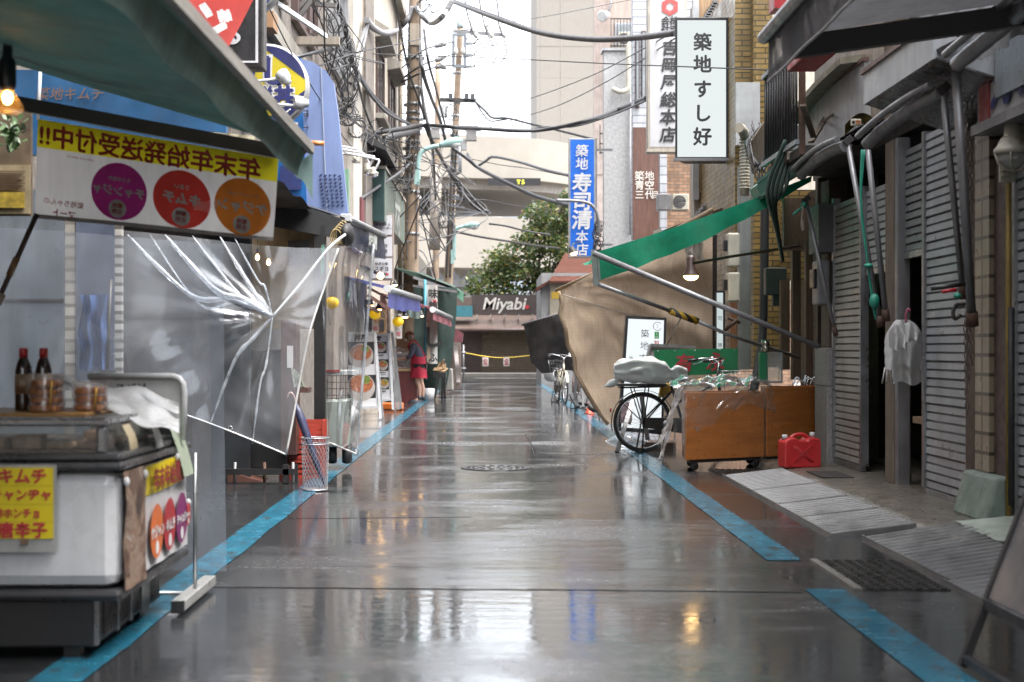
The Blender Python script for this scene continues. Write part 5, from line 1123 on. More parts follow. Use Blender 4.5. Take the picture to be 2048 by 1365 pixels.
t = thing('stand_pole', 'thin steel pole with a weighted foot beside the freezer', 'stand', (-1.35,6.3,0))
part('pole', MB().tube([(-1.345,6.42,.05),(-1.345,6.42,.68)], .009, 8), steel, t); part('foot', MB().box(-1.385,-1.325,6.12,6.80,.02,.065), mat('pale_alu', (.50,.50,.48), .35, .4, stain=.2), t, bev=.004); part('end_plug', MB().box(-1.383,-1.327,6.105,6.119,.012,.064), black, t); part('cross_tube', MB().tube([(-1.9,6.42,.045),(-1.345,6.42,.045)], .01, 6), steel, t)
# ---- hazy sheet hung under the rafter
def hz(u, v):
    x = -3.0+1.64*u; zt = at(0,440,7.15).z-.12*u; return V((x+.03*(v)*u, 7.15+.05*sin(u*9+v*2)+.02*nz(u*8,v*5), zt+(.035-zt)*v))
solid('plastic_curtain', 'hazy clear plastic curtain hanging behind the freezer down to the road', 'plastic curtain', MB().grid(hz, 50, 30), vinyl('hazy_vinyl', .26, (.86,.90,.95), .28, .10, 1.2))
# ---- torn gathered curtain
KN = at(545,634,10.6)
TL, TR, BL, BR = (222,455), (688,486), (262,800), (574,922)
def cur(u, v):
    tx, ty = TL[0]+(TR[0]-TL[0])*u, TL[1]+(TR[1]-TL[1])*u; bx, by = BL[0]+(BR[0]-BL[0])*u, BL[1]+(BR[1]-BL[1])*u
    # the side edges bow in
    px = tx+(bx-tx)*v; py = ty+(by-ty)*v
    if u < .5: px += (1-2*u)*(-18*sin(pi*v))
    else: px += (2*u-1)*(-6*sin(pi*v))
    dx, dy = px-545, py-634; r = sqrt(dx*dx+dy*dy)+1; a = atan2(dy, dx)
    k = exp(-r/150); pull = .30*k
    px -= dx*pull; py -= dy*pull
    wl = .25+.75*max(0,-cos(a))**.7; kl = exp(-r/(150+130*max(0,-cos(a))))
    f = (.075*nz(a*2.3+.0015*r,1.7)+.045*nz(a*5.3,4.2+r*.004)+.012*nz(a*13,r*.006))*kl*wl*(1-exp(-r/30))
    return at(px, py, 10.7-.20*(py-455)/465-.10*k+f+.07*nz(px/95,py/160))
tv = vinyl('torn_vinyl', .15, (.90,.92,.94), .5, .12, 1.1, bmp=.3, fk=.35, mlo=.40, mhi=.62, mcol=(.68,.70,.74))
t = thing('plastic_curtain', 'glossy clear plastic curtain gathered into a knot beside the dark stall', 'plastic curtain', KN-V((0,0,1)))
part('sheet', MB().grid(cur, 90, 80), tv, t)
hem = mat('glossy_hem', (.62,.62,.60), .15, spec=.8)
part('hem', MB().tube([cur(1,k/30)+V((0,-.01,0)) for k in range(31)], .009, 5), hem, t); part('hem', MB().tube([cur(k/30,1)+V((0,-.01,0)) for k in range(31)], .007, 5), hem, t)
q = MB()
for (ex, ey, bx_, by_, r_) in ((255,470,380,590,.016),(330,470,430,580,.020),(385,472,465,575,.010),(440,474,505,580,.014),(300,470,400,610,.008),(470,478,515,560,.006),(420,850,470,720,.012),(505,888,520,770,.007)):
    def cp(px, py): return at(px, py, 10.7-.20*(py-455)/465-.03)
    pts = spl([cp(545,634), cp(545+(bx_-545)*.5,634+(by_-634)*.62+14*sin(ex)), cp(bx_,by_), cp(ex,ey)], 7); n_ = len(pts)
    q.tube(pts, [r_*sin(pi*min(.98,.12+.88*i/n_))**.7*(1.1+.6*nz(i*.5,ex))*1.3 for i in range(n_)], 6)
part('gathered_fold', q, vinyl('fold_vinyl', .34, (.9,.92,.94), 1.0, .14, 9, mlo=.35, mhi=.6, mcol=(.75,.77,.8)), t)
part('eyelet', MB().tube([cur(.62,.985)+V((cos(a)*.015,-.012,sin(a)*.015)) for a in [2*pi*k/10 for k in range(11)]], .004, 4), steel, t)
q = MB().tube(spl([KN, at(600,570,10.7), at(655,500,10.8), at(690,470,11)],6), .012, 6); part('tie', q, hem, t)
def cur3(u, v):
    l = 641+24*v*0+20*max(0,v-.1)*.9; r_ = 747-34*v; px = l+(r_-l)*u; py = 490+ (395+24*u)*v+10*(1-u)*0
    return at(px, py, 12.6+.06*sin(u*11+v*3)+.07*nz(u*4,v*5)+.03*sin(v*20+u*9)*u)
t = thing('plastic_curtain', 'creased clear plastic curtain hanging under the black awning by the menu boards', 'plastic curtain', at(690,890,12.6)); part('sheet', MB().grid(cur3, 36, 50), vinyl('creased_vinyl', .07, (.88,.90,.90), .45, .06, 4, mlo=.45, mhi=.8), t)
part('hem', MB().tube([cur3(1,k/20) for k in range(21)], .014, 5), vinyl('hem_vinyl', .35, (.85,.85,.82), .4, .1, 4), t); part('hem', MB().tube([cur3(k/20,1) for k in range(21)], .01, 5), hem, t)
# ---- dark stall
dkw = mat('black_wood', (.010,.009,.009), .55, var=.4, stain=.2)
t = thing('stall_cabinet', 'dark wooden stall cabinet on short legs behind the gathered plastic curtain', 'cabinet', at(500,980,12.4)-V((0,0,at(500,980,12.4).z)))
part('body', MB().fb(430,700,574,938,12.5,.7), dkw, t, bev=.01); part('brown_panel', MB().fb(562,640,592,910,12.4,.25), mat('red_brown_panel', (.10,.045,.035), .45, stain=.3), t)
part('base_frame', MB().bar(at(440,944,12.1),at(590,944,12.1),.05,.05).bar(at(440,972,12.1),at(590,972,12.1),.05,.05).bar(at(572,930,12.1),at(572,980,12.1),.05,.05).bar(at(590,930,12.3),at(590,980,12.3),.05,.05), dkw, t)
for x in (470,529,586): part('leg', MB().tube([at(x,925,12.15),at(x,990 if x!=529 else 996,12.15)], .014, 8), rust if x == 529 else gsteel, t)
part('fallen_board', MB().prism([at(455,944,12.3),at(542,968,12.3),at(455,968,12.3)], (0,.3,0)), mat('terracotta_board', (.16,.07,.05), .5), t)
t = thing('stall_wall', 'beige panel wall with scribbles and black posts inside the dark stall', 'wall', at(590,660,13.2)); part('panel', MB().fb(497,452,628,658,13.3,.05), mat('beige_stall_panel', (.36,.29,.19), .6, var=.25, stain=.45), t)
part('post', MB().fb(628,452,650,950,13.1,.12), dkw, t); part('post', MB().fb(478,452,500,700,13.0,.12), dkw, t)
q = MB()
for k in range(5): q.text('海苔魚市鮮'[k], at(540+14*k,540+9*(k%2),13.28), .07, bold=-.01, shear=.3)
part('lettering', q, mat('faint_ink', (.22,.17,.12), .6), t)
part('notice', MB().fb(576,482,618,530,13.27,.02), mat('dark_notice', (.05,.05,.06), .5, var=.5, sc_=30), t)
for x, y in ((515,515),(537,525)): 
    b = dup(bulb0, at(x,y,13.0)) if 'bulb0' in globals() else None
    if not b:
        bulb0 = thing('small_bulb', 'small warm bulb glowing inside the dark stall', 'lamp', at(x,y,13.0), group='bulbs inside the dark stall', local=True); part('bulb', MB().lathe([(0,-.03),(.016,-.02),(.02,0),(.012,.022),(.006,.03)], (0,0,0), 12), warms, bulb0); part('socket', MB().tube([(0,0,.03),(0,0,.08)], .01, 8), black, bulb0); part('cord', MB().tube([(0,0,.08),(0,0,.4)], .003, 4), black, bulb0)
t = thing('leaflet_rack', 'small rack of upright leaflets on a brown shelf beside the black post', 'rack', at(600,790,12.2)); part('shelf', MB().fb(588,776,617,786,12.1,.2), mat('red_brown_panel', (.10,.045,.035), .45), t); q = MB()
for k in range(5): q.hexa([at(588+4*k,775,12.1),at(594+4*k,775,12.1),at(594+4*k,775,12.3),at(588+4*k,775,12.3),at(582+4*k,736+4*k,12.1),at(586+4*k,734+4*k,12.1),at(586+4*k,734+4*k,12.3),at(582+4*k,736+4*k,12.3)])
part('leaflets', q, mat('leaflet_print', (.5,.52,.42), .5, var=.5, sc_=20), t)
solid('white_notice', 'narrow white notice pinned on the brown panel of the stall', 'notice', MB().fb(574,692,586,736,12.38,.01), mat('white_paper', (.75,.72,.70), .6))
# crates
def crate(label, o, rz=0):
    t = thing('crate', label, 'crate', o, rz, 'red plastic crates by the mesh basket', local=True); rc_ = mat('red_crate', (.50,.055,.03), .45, stain=.15); q = MB(); w_, d_, h_ = .36, .27, .17
    for z in (.0,.045,.09,.135):
        q.box(-w_/2,w_/2,-d_/2,-d_/2+.012,z,z+.03); q.box(-w_/2,w_/2,d_/2-.012,d_/2,z,z+.03); q.box(-w_/2,-w_/2+.012,-d_/2+.012,d_/2-.012,z,z+.03); q.box(w_/2-.012,w_/2,-d_/2+.012,d_/2-.012,z,z+.03)
    part('slatted_side', q, rc_, t)
    for sx in (-1,1):
        for sy in (-1,1): part('corner_post', MB().box(sx*w_/2-.014,sx*w_/2+.014,sy*d_/2-.014,sy*d_/2+.014,0,h_), rc_, t)
    part('floor', MB().box(-w_/2+.015,w_/2-.015,-d_/2+.015,d_/2-.015,.0,.012), rc_, t); return t
cr = crate('red plastic crate at the bottom behind the mesh basket', (-1.70,12.75,.0)); 
for k, lb in enumerate(('red plastic crate in the middle of the stack behind the mesh basket','red plastic crate on top of the stack behind the mesh basket')): dup(cr, (-1.70+.01*k,12.75,.172*(k+1)), .03*(k+1), lb)
# mesh basket + umbrella
t = thing('mesh_basket', 'round silver wire mesh basket holding a navy umbrella on the blue line', 'basket', (-1.43,11.5,0)); o = V((-1.435,11.5,0)); q = MB(); R0, R1, hh = .098, .112, .42
nst = 22
for k in range(nst):
    for s_ in (-1,1):
        pts = []
        for j in range(13): z = j/12; a = 2*pi*k/nst+s_*z*2.1; r = R0+(R1-R0)*z; pts.append(o+V((cos(a)*r, sin(a)*r, .012+hh*z)))
        q.tube(pts, .0022, 3, False)
part('mesh', q, mat('silver_wire', (.50,.51,.53), .35, .5), t)
for r, z in ((R0,.012),(R1,.43),(R1,.38)): part('hoop', MB().tube([o+V((cos(a)*r,sin(a)*r,z)) for a in [2*pi*k/24 for k in range(25)]], .005, 6), mat('silver_wire', (.50,.51,.53)), t)
part('floor', MB().disc(o+V((0,0,.012)), R0, (0,0,1), 24), mat('silver_wire', (.50,.51,.53)), t)
t = thing('umbrella', 'folded navy umbrella standing in the silver mesh basket', 'umbrella', o); a, b = at(648,972,11.5), at(592,808,11.6)
part('canopy', MB().tube([a.lerp(b,k/10) for k in range(11)], [.006,.016,.022,.024,.027,.03,.032,.034,.036,.03,.012], 9), cloth('navy_umbrella', (.035,.04,.10), .25, .5, trl=0), t); part('handle', MB().tube(spl([b,b+V((-.02,0,.07)),b+V((-.05,0,.09)),b+V((-.07,0,.05))],4), .008, 6), mat('umbrella_handle', (.5,.32,.30), .4), t)
# white utility cart behind plastic
t = thing('utility_cart', 'small pale utility cart with black tyre behind the creased plastic curtain', 'cart', (-1.75,13.6,0))
part('body', MB().fb(648,800,696,895,13.4,.5), mat('pale_green_white', (.42,.46,.42), .4, stain=.3), t, bev=.02); part('deck', MB().fb(645,742,706,750,13.5,.6), white, t); part('tail_stripe', MB().fb(648,740,680,745,13.49,.01), mat('red_stripe', (.4,.05,.05), .5), t)
for x in (694, 664): part('tyre', MB().lathe([(.05,-.04),(.085,-.045),(.095,-.02),(.095,.02),(.085,.045),(.05,.04)], at(x,908,13.6)+V((0,0,.0)), 20, (1,.15,0)), rubber, t)
q = MB()
for k in range(7): q.bar(at(646+9*k,750,13.48),at(646+9*k,835,13.48),.006,.006); q.bar(at(646,752+13*k,13.48),at(702,752+13*k,13.48),.006,.006)
part('wire_cage', q, black, t); part('post', MB().tube([at(646,800,13.3),at(646,880,13.3)], .012, 6), black, t)
def bag(u, v): a = 2*pi*u; r = .17*sin(pi*min(.97,max(.04,v)))**.6*(1+.25*nz(cos(a)*2,sin(a)*2,v*4)); return at(680,835,13.75)+V((cos(a)*r, sin(a)*r*.8, .36*(v-.5)))
solid('plastic_bag', 'white plastic bag of stuff in the wire cage of the utility cart', 'bag', MB().grid(bag, 20, 14), ws)
# black awning 2
t = thing('black_awning', 'black awning with grey end cap and dark navy valance over the dark stall', 'awning', (-1.4,14,2.3))
mb_ = mat('matte_black', (.007,.007,.008), .7)
q = MB().prism([at(538,388,12.9),at(690,440,13.2),at(690,480,13.2),at(538,452,12.9)], (0,.05,0)); part('side_board', q, mb_, t)
part('hidden_shade_canopy', MB().grid(lambda u, v: V((-3.4+1.75*u, 10.9+2.15*v, 2.50-.06*u+.02*sin(v*12))), 10, 16), mb_, t)  # unseen canopy added to keep sky light off the stall
q = MB(); q.grid(lambda u, v: at(538,388,12.9).lerp(at(690,436,13.2),u)+V((0,2.3*v,.0+.15*v)), 8, 4); part('roof', q, cloth('black_canvas', (.015,.016,.02), .2, .5, trl=0), t)
e0, e1 = at(692,436,13.3), at(768,472,15.4)
part('roller_tube', MB().tube([e0,e1], .035, 10), mat('silver_tube', (.38,.39,.40), .35, .5, stain=.3), t); part('end_cap', MB().fb(680,428,702,444,13.22,.12), mat('cap_white', (.55,.56,.56), .4), t, bev=.01)
q = MB(); q.grid(lambda u, v: e0.lerp(e1,u)+V((.02*sin(u*14)*v,0,-.03-.225*v-.02*nz(u*6))), 20, 5); part('valance', q, cloth('navy_black_canvas', (.02,.028,.055), .25, .5, trl=.05), t)
part('lettering', MB().text('炉端', e0.lerp(e1,.52)+V((.06,-.02,-.14)), .15, (e1-e0), (0,0,1), bold=.04, shear=.2, wide=1.6), mat('pale_lettering', (.5,.52,.48), .6), t)
q = MB(); rr = random.Random(2)
for k in range(5): q.tube([at(672+3*k,474-2*k,13.1)+V((cos(a)*.05,.02*k,sin(a)*(.07+.012*k))) for a in [2*pi*j/12 for j in range(13)]], .006, 5)
part('rope_coil', q, mat('yellow_rope_old', (.42,.32,.14), .7), t)
solid('canvas_bundle', 'black canvas bundle tied under the black awning', 'bundle', MB().ball(at(694,470,13.25), .07, .2, .11), mat('black_canvas_b', (.015,.015,.016), .6))
q = MB().fb(548,398,600,420,14.2,.03); solid('pink_board', 'pale pink striped board lying above the black awning', 'board', MB().prism([at(552,402,13.6),at(604,432,13.6),at(590,436,13.6),at(552,414,13.6)], (0,.4,0)), mat('pink_board', (.55,.38,.38), .5, var=.3, sc_=12))
# ================================================================ LEFT SIGNS
def signbox(label, x0, y0, x1, y1, Y, d, fm, pm, bord=3, cat='sign', name='hanging_sign'):
    t = thing(name, label, cat, at((x0+x1)/2, y1, Y+d/2))
    part('frame', MB().fb(x0,y0,x1,y1,Y,d), fm, t, bev=.008); part('panel', MB().fb(x0+bord,y0+bord,x1-bord,y1-bord,Y-.006,.006), pm, t); return t
t = thing('flag', 'red flag with white katakana hanging above the teal awning', 'flag', at(430,110,8.6))
fm = cloth('red_flag', (.95,.14,.12), .06, .6, stain=.05, trl=.5); c4 = [at(270,-90,8.6),at(535,-60,8.6),at(443,116,8.6),at(210,60,8.6)]
def fl(u, v): p = c4[0].lerp(c4[1],u).lerp(c4[3].lerp(c4[2],u),v); p.y += .04*sin(u*6+v*3); return p
part('cloth', MB().grid(fl, 24, 16), fm, t); d = (at(460,60,8.6)-at(390,35,8.6)); part('lettering', MB().text('ジ', at(413,50,8.5), .27, d, V((.38,0,1)), bold=.06), whink, t)
t = signbox('black box sign with white inner border behind the red flag', 380,-60,527,137,10.6,.16, mat('dark_bronze', (.10,.095,.09), .35, .4), mat('black_face', (.012,.012,.014), .3), 4)
part('border', MB().fb(386,122,516,126,10.58,.01).fb(511,-50,516,122,10.58,.01), mat('pale_border', (.6,.6,.62), .4), t); part('lettering', MB().text('る', at(464,70,10.58), .16, bold=.05), mat('pale_border', (.6,.6,.62), .4), t)
def roundsign(label, cx, cy, r, Y, txt=True):
    o = at(cx,cy,Y); R_ = r*Y/F; t = thing('round_sign', label, 'sign', o)
    part('drum', MB().lathe([(R_*.93,-.005),(R_,.0),(R_,.16),(R_*.9,.16),(0,.16)], o, 48, (0,1,0)), mat('rim_white', (.55,.55,.55), .35, stain=.3), t)
    part('face', MB().disc(o+V((0,-.008,0)), R_*.94, (0,-1,0), 48), mat('sign_yellow', (.72,.58,.02), .35, var=.04, stain=.1), t)
    rr = R_*.94; a = [(.62,-pi/2,0)]
    def seg(a0, a1): return [o+V((cos(x)*rr,-.011,sin(x)*rr)) for x in [a0+(a1-a0)*k/20 for k in range(21)]]
    part('navy_band', MB().add(seg(radians(8),radians(98)), [list(range(21))]).add(seg(radians(-98),radians(-8)), [list(range(21))]), mat('sign_navy', (.02,.025,.13), .35), t)
    if txt:
        for off, m_, b in ((-.014, whink, .11), (-.018, navyink, .055)):
            q = MB().text('丼', o+V((R_*.42,off,-R_*.27)), R_*.50, bold=b).text('鮮', o+V((-R_*.08,off-.0005,-R_*.27)), R_*.46, bold=b*.8).text('海', o+V((-R_*.54,off-.001,-R_*.25)), R_*.46, bold=b*.8).text('し', o+V((R_*.18,off,R_*.34)), R_*.75, bold=b).text('す', o+V((-R_*.42,off-.0007,R_*.34)), R_*.7, bold=b)
            part('lettering', q, m_, t)
        q = MB()
        for k in range(4): q.tube(spl([o+V((R_*(.18+.04*k),-.012,-R_*(.62+.07*k))),o+V((R_*(.32+.03*k),-.012,-R_*(.58+.07*k))),o+V((R_*(.45-.03*k),-.012,-R_*(.68+.05*k))),o+V((R_*(.58-.06*k),-.012,-R_*(.60+.06*k)))],5), .008, 4)
        part('wave_emblem', q, whink, t)
    return t
roundsign('round yellow and navy sign with white rim behind the black box sign', 534,170,82,13.0)
roundsign('upper round yellow and navy sign cut off by the top edge', 497,-38,62,12.4, False)
def spot(label, head, root, Y, dirn):
    t = thing('spot_lamp', label, 'lamp', at(*head,Y)); part('arm', MB().tube([at(*root,Y+.1),at(head[0]-8,head[1]+6,Y)], .014, 8), white, t)
    part('head', MB().lathe([(.0,.10),(.035,.09),(.04,.05),(.058,.04),(.062,-.03),(.055,-.035)], at(*head,Y), 18, dirn), white, t); part('lens', MB().lathe([(.055,-.03),(0,-.028)], at(*head,Y), 18, dirn), mat('lens_grey', (.35,.36,.37), .15), t)
    part('joint', MB().tube([at(head[0]-8,head[1]+6,Y),at(*head,Y)], .012, 6), gsteel, t)
spot('white spot lamp on an arm over the middle of the round yellow sign', (566,152), (470,168), 12.5, (.55,-.3,-.75)); spot('white spot lamp on an arm at the lower right of the round yellow sign', (596,206), (470,203), 12.4, (1,.3,0))
t = thing('panel_sign', 'tall pale blue panel sign with slanted rounded top behind the round yellow sign', 'sign', at(640,430,15))
part('panel', MB().prism([at(600,118,15),at(625,124,15),at(652,142,15),at(667,165,15),at(676,230,15),at(696,430,15),at(612,430,15)], (0,.12,0)), mat('faded_blue', (.22,.30,.55), .45, var=.12, stain=.25, sc_=3), t)
part('bright_side', MB().prism([at(588,112,14.97),at(601,116,14.97),at(614,430,14.97),at(540,430,14.97),at(540,230,14.97)], (0,.12,0)), mat('bright_blue', (.0,.13,.42), .4, stain=.15), t)
part('seam', MB().prism([at(641,135,14.985),at(643,135,14.985),at(655,428,14.985),at(653,428,14.985)], (0,.01,0)), mat('seam_pale', (.4,.45,.6), .5), t)
q = MB(); rr = random.Random(8)
for c_ in range(5):
    for k in range(9):
        x = 641+9.5*c_+k*.8; y = 352+7.5*k+rr.uniform(-1,1); q.bar(at(x-3.5,y+1.5,14.98),at(x+3.5,y-1.5,14.98),.010,.004,(0,1,0)); q.bar(at(x+rr.uniform(-2,2),y-3,14.98),at(x+rr.uniform(-2,2),y+3,14.98),.010,.004,(0,1,0))
part('ink_writing', q, mat('blue_black_ink', (.03,.05,.16), .5), t)
part('dark_patch', MB().fb(560,332,603,380,14.93,.01).fb(560,392,603,425,14.93,.01), mat('navy_patch', (.02,.035,.16), .5, var=.3, sc_=20), t); part('white_letter', MB().fb(575,245,596,250,14.93,.01), whink, t)
q = MB(); q.tube([at(582,118,15),at(660,97,16.5)], .02, 6); solid('strut', 'black iron strut holding the pale blue panel sign', 'strut', q, black)
# steel frame with white fluorescent and beam
solid('steel_beam', 'beige steel beam crossing the concrete front above the blue panel', 'beam', MB().fb(470,73,678,89,16.5,.12), mat('beige_steel', (.36,.31,.25), .6, stain=.4))
q = MB().bar(at(545,73,16.8),at(612,0,16.8),.05,.05).bar(at(568,73,16.8),at(640,-20,16.8),.06,.05).bar(at(555,2,16.9),at(672,12,16.9),.06,.05); solid('steel_brace', 'diagonal steel braces in front of the brown pebbled concrete', 'brace', q, mat('brace_grey', (.20,.19,.18), .5, .3, stain=.4))
t = thing('fluorescent_lamp', 'white fluorescent sign lamp slanting in front of the brown concrete', 'lamp', at(600,40,15.5)); part('housing', MB().bar(at(553,6,15.2),at(652,73,16.2),.04,.05), mat('lamp_white', (.75,.76,.77), .3), t); part('tube', MB().bar(at(553,10,15.2),at(652,77,16.2),.02,.02), white, t)
solid('crate', 'orange brown wooden crate on the ledge beside the upper round sign', 'crate', MB().fb(527,22,546,55,13.6,.3), mat('cardboard_orange', (.35,.2,.1), .7))
# gooseneck lamps
t = thing('gooseneck_lamps', 'row of white gooseneck spot lamps on pipes above the green box sign', 'lamps', at(720,310,22))
for i, (x0, y0, xk, yk, xh, yh) in enumerate(((678,292,720,298,712,322),(680,298,728,305,736,342),(682,308,748,312,735,345),(690,306,758,318,748,350))):
    a = part('arm', MB().tube(spl([at(x0,y0,20),at(xk-10,yk,22),at(xk,yk+4,22),at(xh+3,yh-12,22),at(xh,yh-6,22)],4), .018, 6), white, t)
    h = part('head', MB().lathe([(.03,.12),(.035,.06),(.075,.02),(.08,0)], at(xh,yh,22), 14, (-.2 if i else .8,0,1)), offw, t); part('bulb', MB().ball(at(xh,yh+1,22), .07, rz=.035), mat('silver_bulb', (.7,.7,.7), .15, .6), h)
# three panel sign
t = thing('hanging_sign', 'white three panel lightbox sign with company lettering in front of the round wooden pole', 'sign', at(762,560,26.5))
part('frame', MB().fb(736,427,787,561,26.5,.14), mat('sign_frame_tan', (.33,.27,.23), .5, stain=.2), t)
for k, (y0, y1) in enumerate(((431,470),(474,513),(517,557))):
    p_ = part('panel', MB().fb(739,y0,784,y1,26.48,.03), mat('sign_panel_white', (.68,.68,.70), .35, var=.04), t)
    q = MB()
    for s_, yy, h in (((('株式会社',443,.042),('スギヨフース',450,.055),('テクノセンター',457,.055)),((' スギヨ',492,.075),('築地店',503,.075)),(('珍ぎの味',528,.06),('スギヨ',538,.09),('築地店',549,.06)))[k]): q.text(s_, at(763,yy,26.46), h, bold=.035)
    part('lettering', q, ink, p_)
part('red_corner', MB().prism([at(739,431,26.47),at(753,431,26.47),at(739,443,26.47)], (0,.01,0)), mat('corner_red', (.6,.05,.05), .4), t); part('red_seal', MB().fb(772,547,777,551,26.47,.01), redink, t)
# ================================================================ LANTERN SHOP
def awn(label, a, b, drop, depth, mroof, mval, mtube, lift=.35, name='awning', n=16):
    t = thing(name, label, 'awning', a); dv = V((-depth,0,lift))
    part('tube', MB().tube([a,b], .05, 10), mtube, t); part('end_cap', MB().tube([a+(a-b).normalized()*.06,a], .065, 10), white, t)
    part('roof', MB().grid(lambda u, v: a.lerp(b,u)+dv*v+V((0,0,.04+.02*nz(u*6,v*4))), n, 6), mroof, t)
    part('valance', MB().grid(lambda u, v: a.lerp(b,u)+V((.02*sin(u*20)*v,0,-.05-(drop-.05)*v-.02*nz(u*9))), n*2, 4), mval, t); return t
navy = cloth('royal_blue_canvas', (.07,.085,.30), .25, .5, stain=.15); 
t = awn('blue awning with silver tube above the yellow lanterns', at(776,578,22.5), at(840,598,26), .30, 1.5, navy, navy, mat('silver_tube', (.38,.39,.40), .35, .5, stain=.3))
q = MB().bar(at(735,590,22.4),at(780,620,22.5),.03,.05).bar(at(735,575,22.6),at(778,598,22.6),.03,.04).bar(at(770,632,24),at(736,612,22),.03,.05); part('support_rail', q, mat('rail_brown', (.14,.07,.06), .4), t)
part('lower_flap', MB().grid(lambda u, v: at(806+36*u, 622+14*v-2*sin(u*6), 24.5+.03*sin(u*15)), 12, 4), cloth('grey_green_flap', (.16,.20,.18)), t)
lan_m = mat('lantern_yellow', (.75,.45,.01), .5, var=.08, emit=.12)
lan = thing('paper_lantern', 'yellow round lantern above the first menu board', 'lantern', at(750,629,23.2), group='yellow lanterns under the blue awning', local=True)
prof = []
for k in range(13): a = -pi/2+pi*k/12; prof.append((max(.02,.095*cos(a)), .085*sin(a)))
part('shade', MB().lathe(prof, (0,0,0), 20), lan_m, lan); part('ring', MB().lathe([(.03,.083),(.03,.1)], (0,0,0), 12), black, lan); part('cord', MB().tube([(0,0,.1),(0,0,.24)], .005, 5), black, lan)
dup(lan, at(796,644,24), None, 'yellow round lantern right of the other, beside the woman'); dup(lan, at(664,606,19.5), None, 'yellow round lantern seen through the creased plastic curtain')
def tagp(label, px, py, Y):
    t = thing('price_tag', label, 'tag', at(px,py,Y)); part('card', MB().fb(px-6,py-10,px+6,py+8,Y,.008), mat('tag_white', (.65,.60,.58), .5), t); part('print', MB().fb(px-4,py-4,px+4,py+4,Y-.005,.004), mat('tag_pink', (.55,.2,.22), .5, var=.5, sc_=60), t); part('string', MB().tube([at(px,py-10,Y),at(px,py-24,Y)], .004, 4), black, t)
tagp('small white price tag hanging under the left yellow lantern', 751,657,23.2); tagp('small white price tag hanging under the right yellow lantern', 797,668,24)
sl_ = thing('shop_lamp', 'warm round lamp under the blue awning, leftmost above the menu boards', 'lamp', at(740,611,22.8), group='warm lamps under the blue awning', local=True)
part('shade', MB().lathe([(.02,.10),(.03,.06),(.055,.03),(.06,.0)], (0,0,0), 14), dark, sl_); part('bulb', MB().ball((0,0,.0), .052, rz=.028), warms, sl_)
for (x,y,Y), lb in zip(((757,619,23.3),(810,634,24.5),(842,632,26.5)), ('warm round lamp under the blue awning above the left yellow lantern','warm round lamp under the blue awning right of the right yellow lantern','warm round lamp at the far end of the blue awning above the woman')): dup(sl_, at(x,y,Y), None, lb)
t = thing('bulb_lamp', 'bright warm bulb in front of the white three panel sign', 'lamp', at(761,555,24)); part('bulb', MB().ball(at(761,552,24), .055), warm, t); part('socket', MB().tube([at(757,546,24),at(748,543,24)], .04, 8), black, t)
t = dup(sl_, at(790,570,28), None, 'small warm lamp on the roof edge beside the wooden pole')
# interior posters and white posts
solid('tiled_post', 'white tiled post inside the lantern shop behind the left yellow lantern', 'post', MB().fb(728,600,744,720,25.5,.2), brick('white_post_tile', (.50,.48,.45), (.2,.18,.16), 'XZY', .3, .08))
t = thing('notice_board', 'brown notice board with a dark notice behind the left yellow lantern', 'board', at(760,690,27)); part('board', MB().fb(744,620,773,700,27,.06), wood('notice_wood', (.20,.12,.06), 'XZY'), t); part('notice', MB().fb(759,640,768,662,26.98,.02), ink, t)
solid('carton', 'tan cardboard carton behind the glass case in the shop', 'carton', MB().fb(793,678,822,705,31.6,.5), mat('cardboard', (.34,.22,.12), .7, var=.1), bev=.01)
# menu boards
def bowl_picture(t, x, y, r, Y, top):
    o = at(x,y,Y); R_ = r*Y/F; b = part('bowl_print', MB().disc(o+V((0,-.003,0)), R_, (0,-1,0), 28), mat('bowl_white', (.62,.56,.52), .4), t)
    part('food_print', MB().grid(lambda u, v: o+V((cos(2*pi*u)*R_*.86*v, -.007, sin(2*pi*u)*R_*.62*v+R_*.25)), 24, 3), mat('food_%s' % top[0], top[1], .4, var=.5, sc_=30, col2=top[2]), b)
    part('garnish_print', MB().grid(lambda u, v: o+V((R_*.35+cos(2*pi*u)*R_*.32*v, -.010, sin(2*pi*u)*R_*.30*v+R_*.55)), 14, 2), mat('garnish_green', (.20,.30,.05), .5, var=.4, sc_=40, col2=(.4,.5,.12)), b)
salmon = ('salmon', (.62,.10,.03), (.80,.32,.14)); tuna = ('tuna', (.35,.06,.05), (.6,.22,.16)); uni = ('uni', (.60,.28,.03), (.75,.45,.10))
silver_f = mat('silver_frame', (.80,.81,.83), .35, .1)
